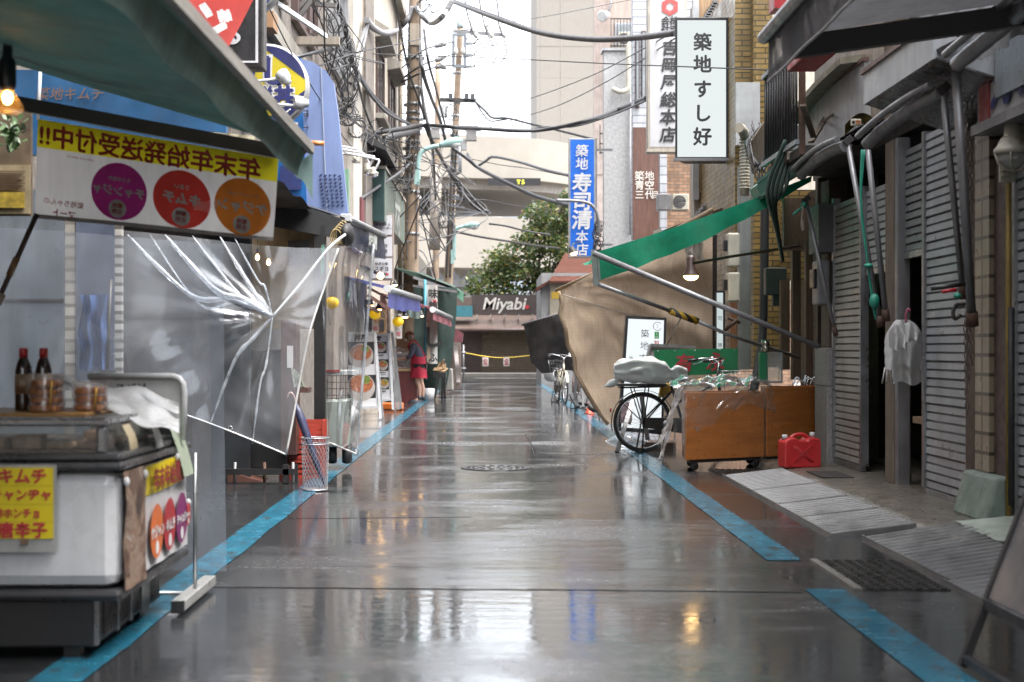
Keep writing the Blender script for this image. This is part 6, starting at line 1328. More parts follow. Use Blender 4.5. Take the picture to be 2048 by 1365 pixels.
def menuboard(label, pts, Y, pics, head, hp):
    """pts = photo corners of the board front: top-left, top-right, bottom-right, bottom-left (feet)"""
    t = thing('menu_stand', label, 'menu board', at((pts[2][0]+pts[3][0])/2, pts[2][1], Y)); tl, tr, br, bl = [at(x,y,Y+(.16 if i < 2 else 0)) for i, (x, y) in enumerate(pts)]
    q = MB(); 
    for a, b in ((tl,tr),(tr,br),(tl,bl)): q.bar(a,b,.04,.03,(0,1,0))
    l2 = lambda k: (tl.lerp(bl,k), tr.lerp(br,k)); q.bar(*l2(.86),.04,.03,(0,1,0)); part('frame', q, silver_f, t)
    a, b = l2(.0); c_, d_ = l2(.86); part('panel', MB().hexa([c_+V((0,.006,0)),d_+V((0,.006,0)),d_+V((0,.02,0)),c_+V((0,.02,0)),a+V((0,.006,0)),b+V((0,.006,0)),b+V((0,.02,0)),a+V((0,.02,0))]), mat('menu_panel', (.80,.80,.82), .4, var=.05, stain=.1), t)
    q = MB()
    for a in (tl, tr): f = V((a.x+(br.x-tr.x)*.9, a.y+.45, .012)); q.bar(a+V((0,.03,0)), f, .035, .025, (0,1,0))
    q.bar(V((bl.x,Y+.2,.25)),V((br.x,Y+.2,.25)),.015,.015); part('rear_leg', q, silver_f, t)
    for (x0,y0,x1,y1,bx,by,r,top) in pics:
        yy = Y+.16*(1-(((y0+y1)/2)-pts[0][1])/(pts[2][1]-pts[0][1]))-.012
        p_ = part('picture', MB().fb(x0,y0,x1,y1,yy,.006), mat('picture_black', (.03,.028,.03), .4, var=.2), t); bowl_picture(p_ if False else t, bx, by, r, yy-.002, top)
        q = MB()
        for k in range(2): q.fb(x0+4+3*k, y1+3+4*k, x1-6+2*k, y1+4.8+4*k, yy-.002, .004)
        part('caption', q, ink, t)
    part('lettering', MB().text(head, at(hp[0],hp[1],Y+.14), .11, bold=.05), ink, t); return t
menuboard('taller white framed menu stand with two salmon bowl pictures, nearest on the left', [(672,668),(750,666),(761,838),(680,842)], 23.0, ((676,684,748,737,722,712,25,salmon),(676,750,752,806,722,775,28,salmon)), '丼屋', (722,676))
menuboard('narrow white framed menu stand with three small bowl pictures beside the red counter', [(752,671),(778,670),(786,820),(758,823)], 25.2, ((752,684,773,707,762,695,10,tuna),(755,719,777,742,766,731,10,salmon),(756,755,778,779,768,768,10,uni)), '屋', (757,679))
solid('folded_stand', 'folded grey standing frame leaning between the narrow menu stand and red counter', 'stand', MB().bar(at(776,662,25.8),at(796,820,25.6),.05,.03,(0,1,0)).bar(at(784,664,26.2),at(802,818,26.2),.05,.03,(0,1,0)).bar(at(778,664,25.8),at(784,664,26.2),.05,.03).fb(787,760,796,800,25.6,.01), mat('dull_alu', (.40,.40,.40), .4, .4))
solid('orange_crate', 'flat orange plastic crate on the road behind the menu stands', 'crate', MB().fb(756,807,805,820,26.6,.4), mat('orange_plastic', (.65,.16,.02), .4), bev=.02)
# counter
t = thing('counter', 'dark red market counter with pale wood top beside the woman', 'counter', (-1.85,31.30,0)); a0, a1 = at(790,738,30.50), at(834,738,30.50)
part('front', MB().fb(786,740,834,806,30.50,.05), mat('dark_red_panel', (.15,.02,.022), .4, stain=.2), t); part('side', MB().box(a1.x-.05,a1.x,30.56,32.50,.08,a1.z-.06), mat('dark_red_panel', (.15,.02,.022), .4), t)
part('top', MB().box(a0.x-.1,a1.x+.04,30.45,32.55,a1.z-.05,a1.z), wood('pale_counter', (.45,.30,.17), 'YXZ'), t)
for x in (792,830): part('caster', MB().lathe([(0,-.02),(.05,-.02),(.05,.02),(0,.02)], V((at(x,0,30.60).x,30.60,.05)), 12, (1,0,0)), rubber, t)
t = thing('glass_case', 'glass case with packed seafood standing on the dark red counter', 'case', at(810,735,30.90)); part('case', MB().fb(788,708,828,736,30.70,1.2), vinyl('case_glass', .10, (.9,.92,.92), .4, .05, 6), t)
q = MB()
for k in range(4): q.fb(790+9*k,722,798+9*k,735,31.00,.3)
part('packs', q, mat('seafood_packs', (.45,.10,.12), .4, var=.6, sc_=14, col2=(.6,.5,.5)), t); part('paper_sign', MB().fb(788,707,828,719,30.68,.01), mat('white_paper', (.75,.72,.70), .6), t); part('lettering', MB().text('ズワイ蟹', at(806,714,30.66), .09, bold=.03), ink, t)
q = MB().grid(lambda u, v: at(784+54*u, 690+18*u+(24+28*u*u)*v, 30.65+.1*sin(u*8+v*4)-.2*u), 14, 10); solid('plastic_sheet', 'torn clear plastic sheet hanging over the glass case by the woman', 'plastic sheet', q, vinyl('shop_plastic', .3, (.9,.92,.92), .4, .08, 5))
# nobori banner
t = thing('nobori_banner', 'tall white vertical banner with black brush letters on a blue pole behind the woman', 'banner', at(862,730,31)); part('cloth', MB().grid(lambda u, v: at(852+23*u+3*v*0, 570+158*v, 31+.05*sin(u*5+v*9)), 8, 24), mat('nobori_white', (.62,.60,.56), .6, var=.06), t)
part('pole', MB().tube([at(850,560,31),at(852,760,31)], .03, 8), mat('blue_pole', (.05,.32,.45), .4), t); part('tan_strip', MB().grid(lambda u, v: at(853.5+7*u, 640+85*v, 30.94+.05*sin(v*4)), 3, 12), mat('nobori_tan', (.45,.36,.26), .6, var=.3, sc_=40), t)
q = MB(); 
for ch, y, h in (('味',588,.22),('鮪',612,.2),('し',675,.5),('ふ',716,.2)): q.text(ch, at(866,y,30.88), h, bold=.04)
part('lettering', q, ink, t); part('red_seal', MB().fb(866,600,873,622,30.89,.01), mat('seal_red', (.6,.08,.08), .5), t)
# pink awning beyond
t = awn('faded pink awning beyond the blue one', at(866,620,29), at(902,636,32), .20, 1.2, cloth('faded_pink', (.30,.10,.12)), cloth('faded_pink', (.30,.10,.12)), mat('silver_tube', (.38,.39,.40)))
# dark green tarp and green awning edge
gt = cloth('dark_green_tarp', (.012,.035,.028), .25, .7, stain=.1, trl=.05)
t = thing('green_tarp', 'dark green tarp wall hung behind the tall white banner', 'tarp', at(870,790,33)); part('sheet', MB().grid(lambda u, v: at(828+(86-22*v*v)*u, 575+(207-4*u)*v, 33+.12*sin(u*7)+.06*nz(u*4,v*4)), 20, 20), gt, t); part('top_rail', MB().bar(at(826,572,32.9),at(914,584,32.9),.06,.05), gsteel, t)
t = thing('green_awning', 'thin dark green awning edge on the far left stall below the poles', 'awning', at(900,570,34)); part('roof', MB().prism([at(788,536,33),at(834,546,33),at(905,574,33.5),at(920,585,34),at(905,582,33.5),at(830,556,33)], (0,1.6,.1)), mat('green_canvas_edge', (.03,.07,.05), .5), t)
part('valance', MB().grid(lambda u, v: at(905+22*u, 574+10*u+(12+10*u)*v+0, 33.5+1.5*u), 8, 4), cloth('sea_green_valance', (.10,.28,.18)), t); part('gutter', MB().bar(at(826,555,32.8),at(906,582,33.3),.04,.06), gsteel, t)
t = thing('stool', 'black stool with two slanted legs carrying broken wooden boxes', 'stool', at(880,810,32)); part('seat', MB().fb(866,746,892,756,32,.4), black, t); part('leg', MB().bar(at(879,752,32),at(868,802,32),.05,.05), black, t); part('leg', MB().bar(at(885,752,32.1),at(884,797,32.6),.05,.05), black, t); part('leg', MB().bar(at(888,752,32.4),at(890,796,32.9),.05,.05), black, t)
rr = random.Random(6)
for k in range(8): x = rr.uniform(868,886); solid('fish_box_board', 'loose board of a broken fish box piled on the black stool', 'board', MB().bar(at(x,744-2*k,32.1+.03*k),at(x+rr.uniform(3,9),738-2.2*k+rr.uniform(-6,4),32.3),.16,.02), wood('fish_box', (.33,.21,.11), 'XYZ', .7), group='broken fish box boards on the stool')
solid('white_tub', 'small white tub on the road behind the woman', 'tub', MB().lathe([(0,0),(.13,0),(.15,.26),(.13,.27),(0,.27)], V((at(856,0,31.5).x,31.5,0)), 16), white)
t = thing('pink_canopy_post', 'narrow post with faded pink hood and tattered papers at the street corner', 'post', at(915,778,38)); part('hood', MB().prism([at(904,672,38),at(912,658,38),at(926,668,38),at(924,685,38),at(906,684,38)], (0,.6,0)), cloth('faded_pink', (.30,.10,.12)), t); part('board', MB().fb(906,684,922,778,38,.15), mat('tattered_board', (.26,.20,.18), .7, var=.5, sc_=14, stain=.5), t); part('paper', MB().grid(lambda u, v: at(907+8*u+6*v, 690+75*v, 37.9+.05*sin(v*9)), 4, 10), mat('old_paper', (.5,.44,.42), .6, var=.3), t)
solid('concrete_block', 'grey concrete block at the foot of the far left corner', 'block', MB().prism([at(876,782,36),at(884,740,36),at(904,738,36),at(906,782,36)], (0,.8,0)), concrete, bev=.03)
solid('steel_pipe', 'thin steel pipe with clamps holding the yellow rope on the left', 'pipe', MB().tube([at(927,690,49.9),at(927,772,49.9)], .035, 8).tube([at(922,706,49.9),at(932,706,49.9)],.05,6).tube([at(922,738,49.9),at(932,738,49.9)],.05,6), gsteel)
# dark tarp on the right far
t = thing('dark_tarp', 'ragged dark grey tarp hanging above the far bicycles', 'tarp', at(1090,740,32)); D0 = [(1047,650),(1056,690),(1062,725),(1085,748)]
def dtp(u, v):
    k = min(2, int(v*3)); f = v*3-k; lx = D0[k][0]+(D0[k+1][0]-D0[k][0])*f; ly = D0[k][1]+(D0[k+1][1]-D0[k][1])*f
    return at(lx+(1150-lx)*u, ly+(622+118*v-ly)*u+2*nz(u*6,v*6), 32-1.5*u+.15*sin(u*8+v*3)+.1*nz(u*5,v*5))
part('sheet', MB().grid(dtp, 24, 18), cloth('dark_grey_tarp', (.035,.033,.035), .4, .6, stain=.2, trl=.1), t); part('top_pole', MB().tube([at(1045,650,32.1),at(1140,622,31)], .03, 8), gsteel, t)
# ================================================================ RIGHT SIGNS
t = signbox('blue vertical lightbox sign with white brush letters', 1138,277,1191,515,33,.35, mat('blue_sign_frame', (.40,.41,.43), .4, .3), mat('sign_blue', (.0,.13,.62), .35, var=.06, emit=.06), 3)
q = MB()
for ch, y, h in (('築',302,.30),('地',328,.30),('寿',366,.46),('司',403,.46),('清',440,.48),('本',474,.30),('店',500,.30)): q.text(ch, at(1164,y,32.97), h, bold=.026 if h > .4 else .014, shear=.08)
part('lettering', q, whink, t); part('side_panel', MB().fb(1191,279,1194,513,33.01,.33), gsteel, t); part('bracket', MB().bar(at(1190,300,33.2),at(1225,300,33.2),.05,.05).bar(at(1190,490,33.2),at(1225,490,33.2),.05,.05), gsteel, t)
t = thing('sign_lamp', 'warm lamp clamped at the lower left of the blue vertical sign', 'lamp', at(1148,505,32.6)); part('head', MB().lathe([(.0,.16),(.06,.14),(.10,.02),(.11,0)], at(1146,506,32.6), 14, (-.4,0,1)), dark, t); part('bulb', MB().ball(at(1147,507,32.6), .08, rz=.05), warms, t); part('arm', MB().tube([at(1146,500,32.6),at(1146,488,32.7),at(1160,484,32.9)], .015, 6), black, t)
q = MB().tube(spl([at(1112,401,31),at(1160,403,31),at(1185,412,31),at(1196,436,31),at(1198,470,31)],6), .035, 8); solid('curved_pipe', 'curved grey pipe arm beside the blue vertical sign', 'pipe', q, gsteel)
q = MB(); rr = random.Random(12)
for k in range(14):
    o = at(1197+rr.uniform(-6,5), 470+rr.uniform(-18,45), 31); q.tube([o+V((cos(a)*.09*rr.uniform(.6,1.2),0,sin(a)*.12)) for a in [2*pi*j/9 for j in range(9)]], .012, 4)
solid('cable_coil', 'tangled cable coil hanging beside the blue vertical sign', 'cable', q, cable_m)
t = signbox('tall white sign with red hexagon emblem and black brush letters', 1296,-60,1374,298,24,.30, mat('aged_cream_frame', (.50,.46,.38), .5, stain=.4), mat('aged_white_face', (.60,.60,.62), .4, var=.05, stain=.2), 4)
q = MB()
for ch, x, y, h in (('株',1348,42,.15),('会',1331,42,.15),('式',1348,58,.15),('社',1331,58,.15),('吉',1340,96,.27),('岡',1338,130,.25),('屋',1338,165,.27),('総',1337,200,.27),('本',1336,235,.28),('店',1336,270,.27)): q.text(ch, at(x,y,23.98), h, bold=.03, shear=.14)
part('lettering', q, ink, t); o = at(1340,14,23.98)
for r0, r1, nm in ((.155,.095,'hexagon_emblem'),(.088,.070,'hexagon_emblem')):
    q = MB(); q.add([o+V((cos(pi/2+pi/3*k)*r,0,sin(pi/2+pi/3*k)*r)) for r in (r0, r1) for k in range(6)], [(k,(k+1)%6,6+(k+1)%6,6+k) for k in range(6)]); part(nm, q, mat('emblem_red', (.60,.08,.07), .4), t)
part('base_rim', MB().fb(1294,298,1376,304,23.98,.32), mat('aged_cream_frame', (.50,.46,.38)), t)
t = thing('hanging_sign', 'white lit vertical sign with black frame and large black sushi lettering', 'sign', at(1403,320,18)); part('casing', MB().prism([at(1350,320,18),at(1457,320,18),at(1457,35,18),at(1350,35,18)], (.17,.4,0)), mat('black_sign_case', (.012,.012,.014), .45), t, bev=.006)
part('panel', MB().fb(1355,41,1452,314,17.985,.02), lampmat('sign_light', (.84,.90,.90), .15), t); q = MB()
for ch, y, h in (('築',85,.235),('地',129,.235),('す',179,.24),('し',227,.24),('好',274,.24)): q.text(ch, at(1405,y,17.97), h, bold=.03)
part('lettering', q, ink, t); part('base_rim', MB().fb(1348,316,1459,322,17.98,.08), gsteel, t)
part('wall_bracket', MB().bar(at(1470,80,18.4),at(1500,80,18.4),.06,.06).bar(at(1470,300,18.4),at(1500,300,18.4),.06,.06), gsteel, t)
solid('small_sign', 'narrow white sign strip with brush letters behind the lit sushi sign', 'sign', MB().fb(1462,-20,1476,72,19.5,.05), mat('strip_white', (.6,.6,.6), .4)); 
t = thing('vent_pipe', 'corrugated cream vent pipe with bent top under the pale wall panel', 'pipe', at(1490,330,16.8)); part('pipe', MB().tube([at(1489,392,16.8),at(1489,320,16.8),at(1491,272,16.8)], .055, 12), offw, t); q = MB()
for k in range(16): q.tube([at(1489,278+6.5*k,16.8),at(1489,280+6.5*k,16.8)], .064, 12)
part('ribs', q, offw, t); part('elbow', MB().tube(spl([at(1491,276,16.8),at(1486,262,16.7),at(1478,256,16.6)],4), .06, 10), mat('dirty_cream', (.38,.34,.27), .6, stain=.5), t); part('cap', MB().ball(at(1500,288,16.7), .07), mat('faded_green_cap', (.13,.25,.22), .4), t)
# brown folded awning behind green awning
solid('brown_awning', 'folded brown awning cloth behind the green awning', 'awning', MB().prism([at(1318,464,19.2),at(1455,412,18.4),at(1462,430,18.4),at(1340,478,19.2)], (0,.2,0)), mat('brown_canvas', (.15,.08,.05), .6, stain=.2))
solid('cream_bracket', 'cream plastic hood at the end of the folded brown awning', 'bracket', MB().prism([at(1308,462,19),at(1322,456,19),at(1324,466,19),at(1306,482,19)], (0,.1,0)), offw)
q = MB(); rr = random.Random(21)
for k in range(16):
    a = at(1505+rr.uniform(-12,40), 250+rr.uniform(-10,40), 15.5+rr.random()*.5); b = at(1505+rr.uniform(0,30), 330+rr.uniform(0,60), 15.3); q.tube(spl([a,a.lerp(b,.5)+V((rr.uniform(-.15,.15),0,rr.uniform(-.1,.1))),b],5), rr.uniform(.006,.014), 5)
solid('cable_tangle', 'tangle of dark cables on the tiled corner above the green canopy', 'cable', q, cable_m)
solid('old_hood', 'rotten grey wooden hood leaning on the tiled corner', 'hood', MB().prism([at(1502,285,15.6),at(1530,242,15.4),at(1540,255,15.3),at(1540,330,15.3),at(1510,345,15.6)], (0,.2,0)), wpost)
# ================================================================ UTILITY POLES
polem = mat('brown_concrete_pole', (.36,.25,.17), .75, var=.25, sc_=3, stain=.4, bump=.2, col2=(.48,.36,.25))
bandm = mat('pole_band', (.34,.35,.36), .4, .6, stain=.3)
def pole(label, base, top, r0, r1, bands, seed):
    t = thing('utility_pole', label, 'utility pole', base); a, b = V(base), V(top); L_ = lambda k: a.lerp(b, k)
    part('shaft', MB().tube([L_(k/12) for k in range(13)], [r0+(r1-r0)*k/12 for k in range(13)], 18), polem, t)
    rr = random.Random(seed); d = (b-a).normalized()
    for z in bands:
        q = MB()
        k = (z-a.z)/(b.z-a.z); r = r0+(r1-r0)*k; c = L_(k); q.tube([c-d*.035,c+d*.035], r*1.09, 16); an = rr.uniform(0,6.28); o = c+V((cos(an),sin(an),0))*r*1.1; q.bar(o, o+V((cos(an),sin(an),0))*.07, .05, .08); part('steel_band', q, bandm, t)
    return t, L_
pb = at(818,700,34); pb.z = 0; 
t1, L1 = pole('thick brown utility pole covered in cables and steel bands in front of the beige house', pb, at(832,-120,34), .193, .146, [3.9,4.9,5.25,5.55,5.75,5.95,6.1,6.3,6.45,6.65,6.8,7.0,7.4,8.1], 1)
p2b = at(887,700,43); p2b.z = 0
t2, L2 = pole('tall brown utility pole with crossarm and insulators right of the thick pole', p2b, at(921,46,43), .155, .085, [5.2,5.5,5.8,6.1,6.4,6.6,6.8,7.0,7.3,7.6,8.2,8.6,9.5], 2)
p3b = at(869,700,50); p3b.z = 0
t3, L3 = pole('slim greenish utility pole between the two brown poles', p3b, at(876,124,50), .13, .085, [5.6,6.0,6.6,7.2,8.0], 3)
part('cap', MB().lathe([(.10,0),(.11,.05),(.11,.25),(0,.27)], at(920,57,43), 14), mat('pole_cap', (.30,.35,.36), .4), t2)
part('climbing_steps', (lambda q: [q.tube([L1(k), L1(k)+V((-.27,0,.0)), L1(k)+V((-.27,0,.05))], .014, 5) for k in (.62,.66,.70,.74)] and q)(MB()), bandm, t1)
part('crossarm', MB().bar(at(906,62,42.8),at(1012,71,42.8),.09,.09), gsteel, t2)
q = MB()
PORC = mat('porcelain', (.58,.56,.53), .3)
for x, y in ((943,62),(975,64),(1003,66)): part('insulator', MB().lathe([(.0,0),(.05,.02),(.035,.08),(.05,.14),(.035,.2),(.045,.28),(0,.3)], at(x,y,42.7), 10), PORC, t2)
for x in (952,983,1009): part('insulator', MB().ball(at(x,71,42.7), .07, rz=.1), PORC, t2)
for y in (87,110,133): part('insulator', MB().lathe([(.0,-.1),(.05,-.06),(.04,0),(.05,.06),(0,.1)], at(946,y,42.7), 10, (1,0,.2)), PORC, t2); q.bar(at(926,y+2,42.7),at(943,y,42.7),.08,.07)
for x in (907,930): q.bar(at(x,70,42.6),at(x,133,42.6),.09,.09)
q.bar(at(905,133,42.6),at(932,133,42.6),.08,.08); q.bar(at(905,70,42.6),at(932,70,42.6),.08,.08)
part('steel_rack', q, mat('rack_grey', (.24,.26,.28), .4, .5), t2);
for x in (912,926): part('insulator', MB().ball(at(x,103,42.5),.07,rz=.12), PORC, t2)
part('equipment_arm', MB().bar(at(880,200,42.7),at(952,202,42.7),.06,.12), dark, t2); part('black_units', MB().fb(929,187,937,199,42.6,.2).fb(941,188,949,200,42.6,.2).fb(897,187,905,200,42.6,.2), mat('unit_black', (.05,.055,.06), .5), t2)
part('junction_box', MB().fb(932,256,953,281,42.5,.25), mat('grey_unit', (.28,.27,.26), .5, stain=.3), t2); part('box_roof', MB().fb(930,251,956,257,42.45,.35), gsteel, t2)
part('box_arm', MB().bar(at(905,258,42.7),at(962,262,42.7),.06,.06), gsteel, t2); part('conduit', MB().tube([at(919,290,42.6),at(920,345,42.6),at(910,349,42.7)], .06, 8), gsteel, t2)
part('grey_unit', MB().fb(912,279,933,300,42.6,.2), mat('pale_unit', (.42,.42,.42), .5), t2)
q = MB()
for y0, y1, x1 in ((390,400,930),(398,400,936),(412,415,930),(424,426,982),(434,428,958)): q.bar(at(903,y0,42.6),at(x1,y1,42.6),.05,.05)
part('side_arms', q, mat('arm_grey', (.22,.23,.25), .5, .4), t2)
q = MB().fb(876,212,895,233,48.6,.3); part('white_box', q, mat('white_box', (.5,.52,.53)), t3); part('transformer', MB().fb(862,250,879,276,48.5,.4), mat('grey_unit', (.28,.27,.26)), t3); part('box_arm', MB().bar(at(846,253,48.5),at(884,256,48.5),.06,.08), gsteel, t3)
part('lower_sleeve', MB().tube([at(873,330,49.4),at(869,500,49.4)], .20, 12), mat('pale_sleeve', (.36,.31,.26), .7, stain=.4), t3)
part('splice_box', MB().fb(820,47,838,90,28.7,.2), mat('splice_tan', (.34,.29,.23), .6, stain=.3), t1); part('white_knob', MB().ball(at(838,396,33.8), .055), white, t1)
# street lamps
pg = mat('pale_green_lamp', (.36,.55,.52), .35, stain=.1)
def streetlamp(label, root, ks, head0, head1, Y, r):
    t = thing('street_lamp', label, 'street lamp', at(*root,Y)); part('arm', MB().tube(spl([at(*root,Y)]+[at(*k,Y) for k in ks]+[at(*head0,Y)],5), r, 8), pg, t)
    a, b = at(*head0,Y), at(*head1,Y); pts = [a.lerp(b,k/8) for k in range(9)]; part('head', MB().tube(pts, [r*1.0,r*1.25,r*1.6,r*1.9,r*2.1,r*2.1,r*1.9,r*1.4,r*.4], 12), pg, t)
    c = a.lerp(b,.62)-V((0,0,r*1.0)); part('lens', MB().ball(c, (b-a).length*.28, r*1.8, r*1.8), mat('lamp_lens', (.6,.62,.6), .15), t); part('bracket', MB().bar(at(root[0]-3,root[1]-20,Y),at(root[0]-3,root[1]+8,Y),.10,.12), pg, t)
streetlamp('pale green street lamp with curved arm on the thick brown pole', (837,362), [(836,330),(842,306),(858,296)], (878,292), (926,279), 28.6, .045)
streetlamp('pale green street lamp lower down on the tall crossarm pole', (908,520), [(909,480),(910,462),(917,456)], (927,453), (961,449), 42.4, .05)
# ================================================================ CABLES
def cable(label, pts, r, m=None, group=None, n=8):
    return solid('overhead_cable', label, 'cable', MB().tube(spl(pts, n), r, 6), m or cable_m, group=group)
A3 = lambda L: [at(x, y, Y) for x, y, Y in L]
cable('thick bundled cable sagging from the top of the thick pole to the lit sushi sign', A3([(902,2,34),(990,36,27),(1080,66,25),(1180,79,23.5),(1270,76,22),(1352,66,20)]), .05, cable_g)
cable('thin cable riding along the thick bundled cable above the street', A3([(902,-2,34),(990,31,27),(1080,62,25),(1180,76,23.5),(1270,72,22),(1352,62,20)]), .018)
cable('thick cable crossing the street at lamp height toward the white stucco house', A3([(742,268,27),(800,258,28),(845,250,34),(900,254,31),(960,257,32),(1040,262,32),(1100,258,32),(1180,240,31),(1240,218,34),(1296,194,27)]), .045)
cable('black pipe like cable ending at the thick pole band', A3([(768,279,27),(800,269,28),(836,262,33.6)]), .07)
cable('second cable under the crossing cable by the pinkish building', A3([(1060,259,33),(1095,254,32.5),(1150,253,32.5),(1220,232,30.5),(1296,200,27.2)]), .02, cable_g)
cable('cable from the black units dipping toward the pinkish building', A3([(950,203,42.4),(970,222,42),(985,236,41.6),(1015,237,41),(1060,248,40),(1120,262,39),(1192,280,38)]), .035)
cable('looping thin cable beside the black units of the tall pole', A3([(950,203,42.4),(966,228,42),(980,242,41.6),(1000,241,41.3),(1016,238,41)]), .022)
cable('cable running down from the lamp of the thick pole to the tree', A3([(905,296,38),(935,318,38),(960,338,38),(1010,364,37),(1070,392,36),(1142,412,34)]), .05)
cable('cable looping up past the curved walkway to the blue sign', A3([(935,308,42),(945,325,41),(953,333,40),(972,322,39),(988,314,38),(1040,325,36.5),(1090,340,35),(1140,352,33.5)]), .04, cable_g)
cable('slack cable descending from the tall pole to its lower hook', A3([(900,345,42),(925,372,42),(950,402,42),(968,420,42),(978,424,42)]), .05)
cable('bundle of cables leaving the lower street lamp toward the tree', A3([(912,464,42),(960,474,42),(1010,482,44),(1060,490,46),(1120,497,48)]), .035)
cable('cable from the hook of the tall pole into the tree', A3([(978,448,42),(1010,452,42),(1050,462,43),(1100,470,44)]), .03)
for (p, lb) in (([(600,146,15),(720,104,20),(790,90,24),(900,66,27),(1010,46,30),(1120,28,33),(1330,-14,36)],'thin straight cable rising to the right across the pale sky'),
    ([(740,108,26),(860,112,27),(1000,117,24),(1200,127,21),(1400,135,17),(1550,141,15)],'thin level cable passing in front of the lit sushi sign'),
    ([(922,246,43),(1010,214,40),(1100,184,36),(1200,144,32),(1352,62,22)],'thin cable rising to the right from the tall pole, upper of two'),
    ([(962,260,43),(1040,236,40),(1120,210,36),(1220,160,30),(1355,74,22)],'thin cable rising to the right from the tall pole, lower of two'),
    ([(1007,84,42.6),(980,140,42.6),(950,190,42.6)],'thin guy wire slanting down from the crossarm of the tall pole'),
    ([(940,318,43),(1000,330,42),(1060,338,41),(1120,350,38)],'thin cable in front of the curved walkway parapet'),
    ([(905,420,42),(960,400,42),(1030,412,44),(1080,418,46)],'thin cable in front of the gap under the walkway')):
    cable(lb, A3(p), .009 if p[0][2] < 30 else .012)
for k, (x0, x1, y1) in enumerate(((927,942,56),(956,972,62),(990,1000,60))):
    cable(('high voltage lead dropping to the first insulator of the crossarm','high voltage lead dropping to the middle insulator of the crossarm','high voltage lead dropping to the outer insulator of the crossarm')[k], A3([(x0,-20,41),(x0+6,20,42),(x1-2,y1-8,42.6),(x1+6,y1+14,42.6)]), .022)
for k, (pts) in enumerate(([(948,88,42.5),(962,76,42.5),(985,92,42.5),(1004,80,42.5)],[(948,110,42.5),(956,102,42.5),(975,104,42.5),(984,103,42.5),(986,92,42.5),(978,76,42.5)],[(948,132,42.5),(958,124,42.5),(985,126,42.5),(1003,124,42.5),(1013,105,42.5),(1008,80,42.5)],[(932,80,42.5),(945,70,42.5),(965,90,42.5),(970,97,42.5)])):
    cable('looping lead wire between the insulators of the crossarm pole', A3(pts), .018, group='lead wires on the crossarm pole')
for k, (y0, y1) in enumerate(((100,84),(128,108),(142,131))):
    cable(('upper dead end cable strung between thick pole and tall pole','middle dead end cable strung between thick pole and tall pole','lower dead end cable strung between thick pole and tall pole')[k], A3([(790,y0+50-10*k,34),(842,y0+4,31),(875,y0-8,38),(906,y1,42.5)]), .022)
    solid('insulator', 'dark strain insulator on a dead end cable between the poles', 'insulator', MB().tube(A3([(872,y0-7,38),(880,y0-10,38.6),(890,y1+6,40)]), [.05,.08,.045], 8), mat('dark_insulator', (.06,.06,.065), .4), group='strain insulators')
cable('spiral wrapped cable bundle curving from the beige wall to the thick pole', A3([(733,40,24),(742,52,25),(760,64,26),(778,66,27.5),(795,60,33.5),(815,40,33.8),(826,14,33.8)]), .06, mat('grey_bundle', (.30,.30,.31), .5, var=.4, sc_=30))
cable('spiral wrapped cable bundle hanging from the thick pole to the sky', A3([(832,14,33.8),(845,34,33.6),(862,47,33.4),(880,38,28),(893,22,28),(904,2,28)]), .06, mat('grey_bundle', (.30,.30,.31)))
cable('heavy cable diagonal across the narrow brown siding house', A3([(664,-20,19),(686,40,20),(702,110,21.5),(712,140,22.5),(740,185,25),(775,222,27),(815,246,33.6),(850,252,34)]), .042)
cable('grey cable beside the heavy diagonal one', A3([(700,120,21.5),(716,150,22.5),(746,196,25),(780,230,27),(830,254,33.8)]), .03, cable_g)
cable('steep dark cable from the top of the picture to the eave of the beige house', A3([(690,60,20),(712,150,22),(730,220,24),(752,275,26),(775,330,27)]), .022)
cable('vertical pair of cables beside the thick pole, left one', A3([(785,-20,27),(797,40,28),(806,90,33.6),(820,150,33.7),(838,200,33.7),(850,240,33.8)]), .03)
cable('long dark cable sloping from the thick pole down to the tall pole', A3([(838,80,33.8),(845,140,30),(862,195,36),(880,240,41),(893,290,42)]), .045)
cable('second dark cable sloping from the thick pole down to the tall pole', A3([(848,60,33.8),(856,120,31),(872,180,38),(890,250,42)]), .03)
cable('long cable from the thick pole crossing down behind the tall pole', A3([(850,250,34),(868,290,34),(890,330,40),(915,370,42.3),(940,405,42.3),(965,425,42.3)]), .05)
cable('cable running down from the thick pole past the slim pole', A3([(838,60,33.8),(843,180,34),(858,260,32),(866,310,40),(871,400,48)]), .04)
cable('insulating tube slanting up from the dark green box sign to the thick pole', A3([(718,400,24),(760,372,26),(800,345,27.5),(822,325,33.7)]), .03, cable_g)
for x in (824,843):
    cable('grey riser cable strapped to the thick brown pole', [L1(k)+V(((x-832)*.012,-.16,0)) for k in (.30,.42,.55,.68,.8,.92)], .016, cable_g, group='riser cables on the thick pole')
for dx in (-.07,.05):
    cable('dark riser cable strapped to the tall crossarm pole', [L2(k)+V((dx,-.14,0)) for k in (.3,.4,.5,.6,.7)], .03, cable_m, group='riser cables on the tall pole')
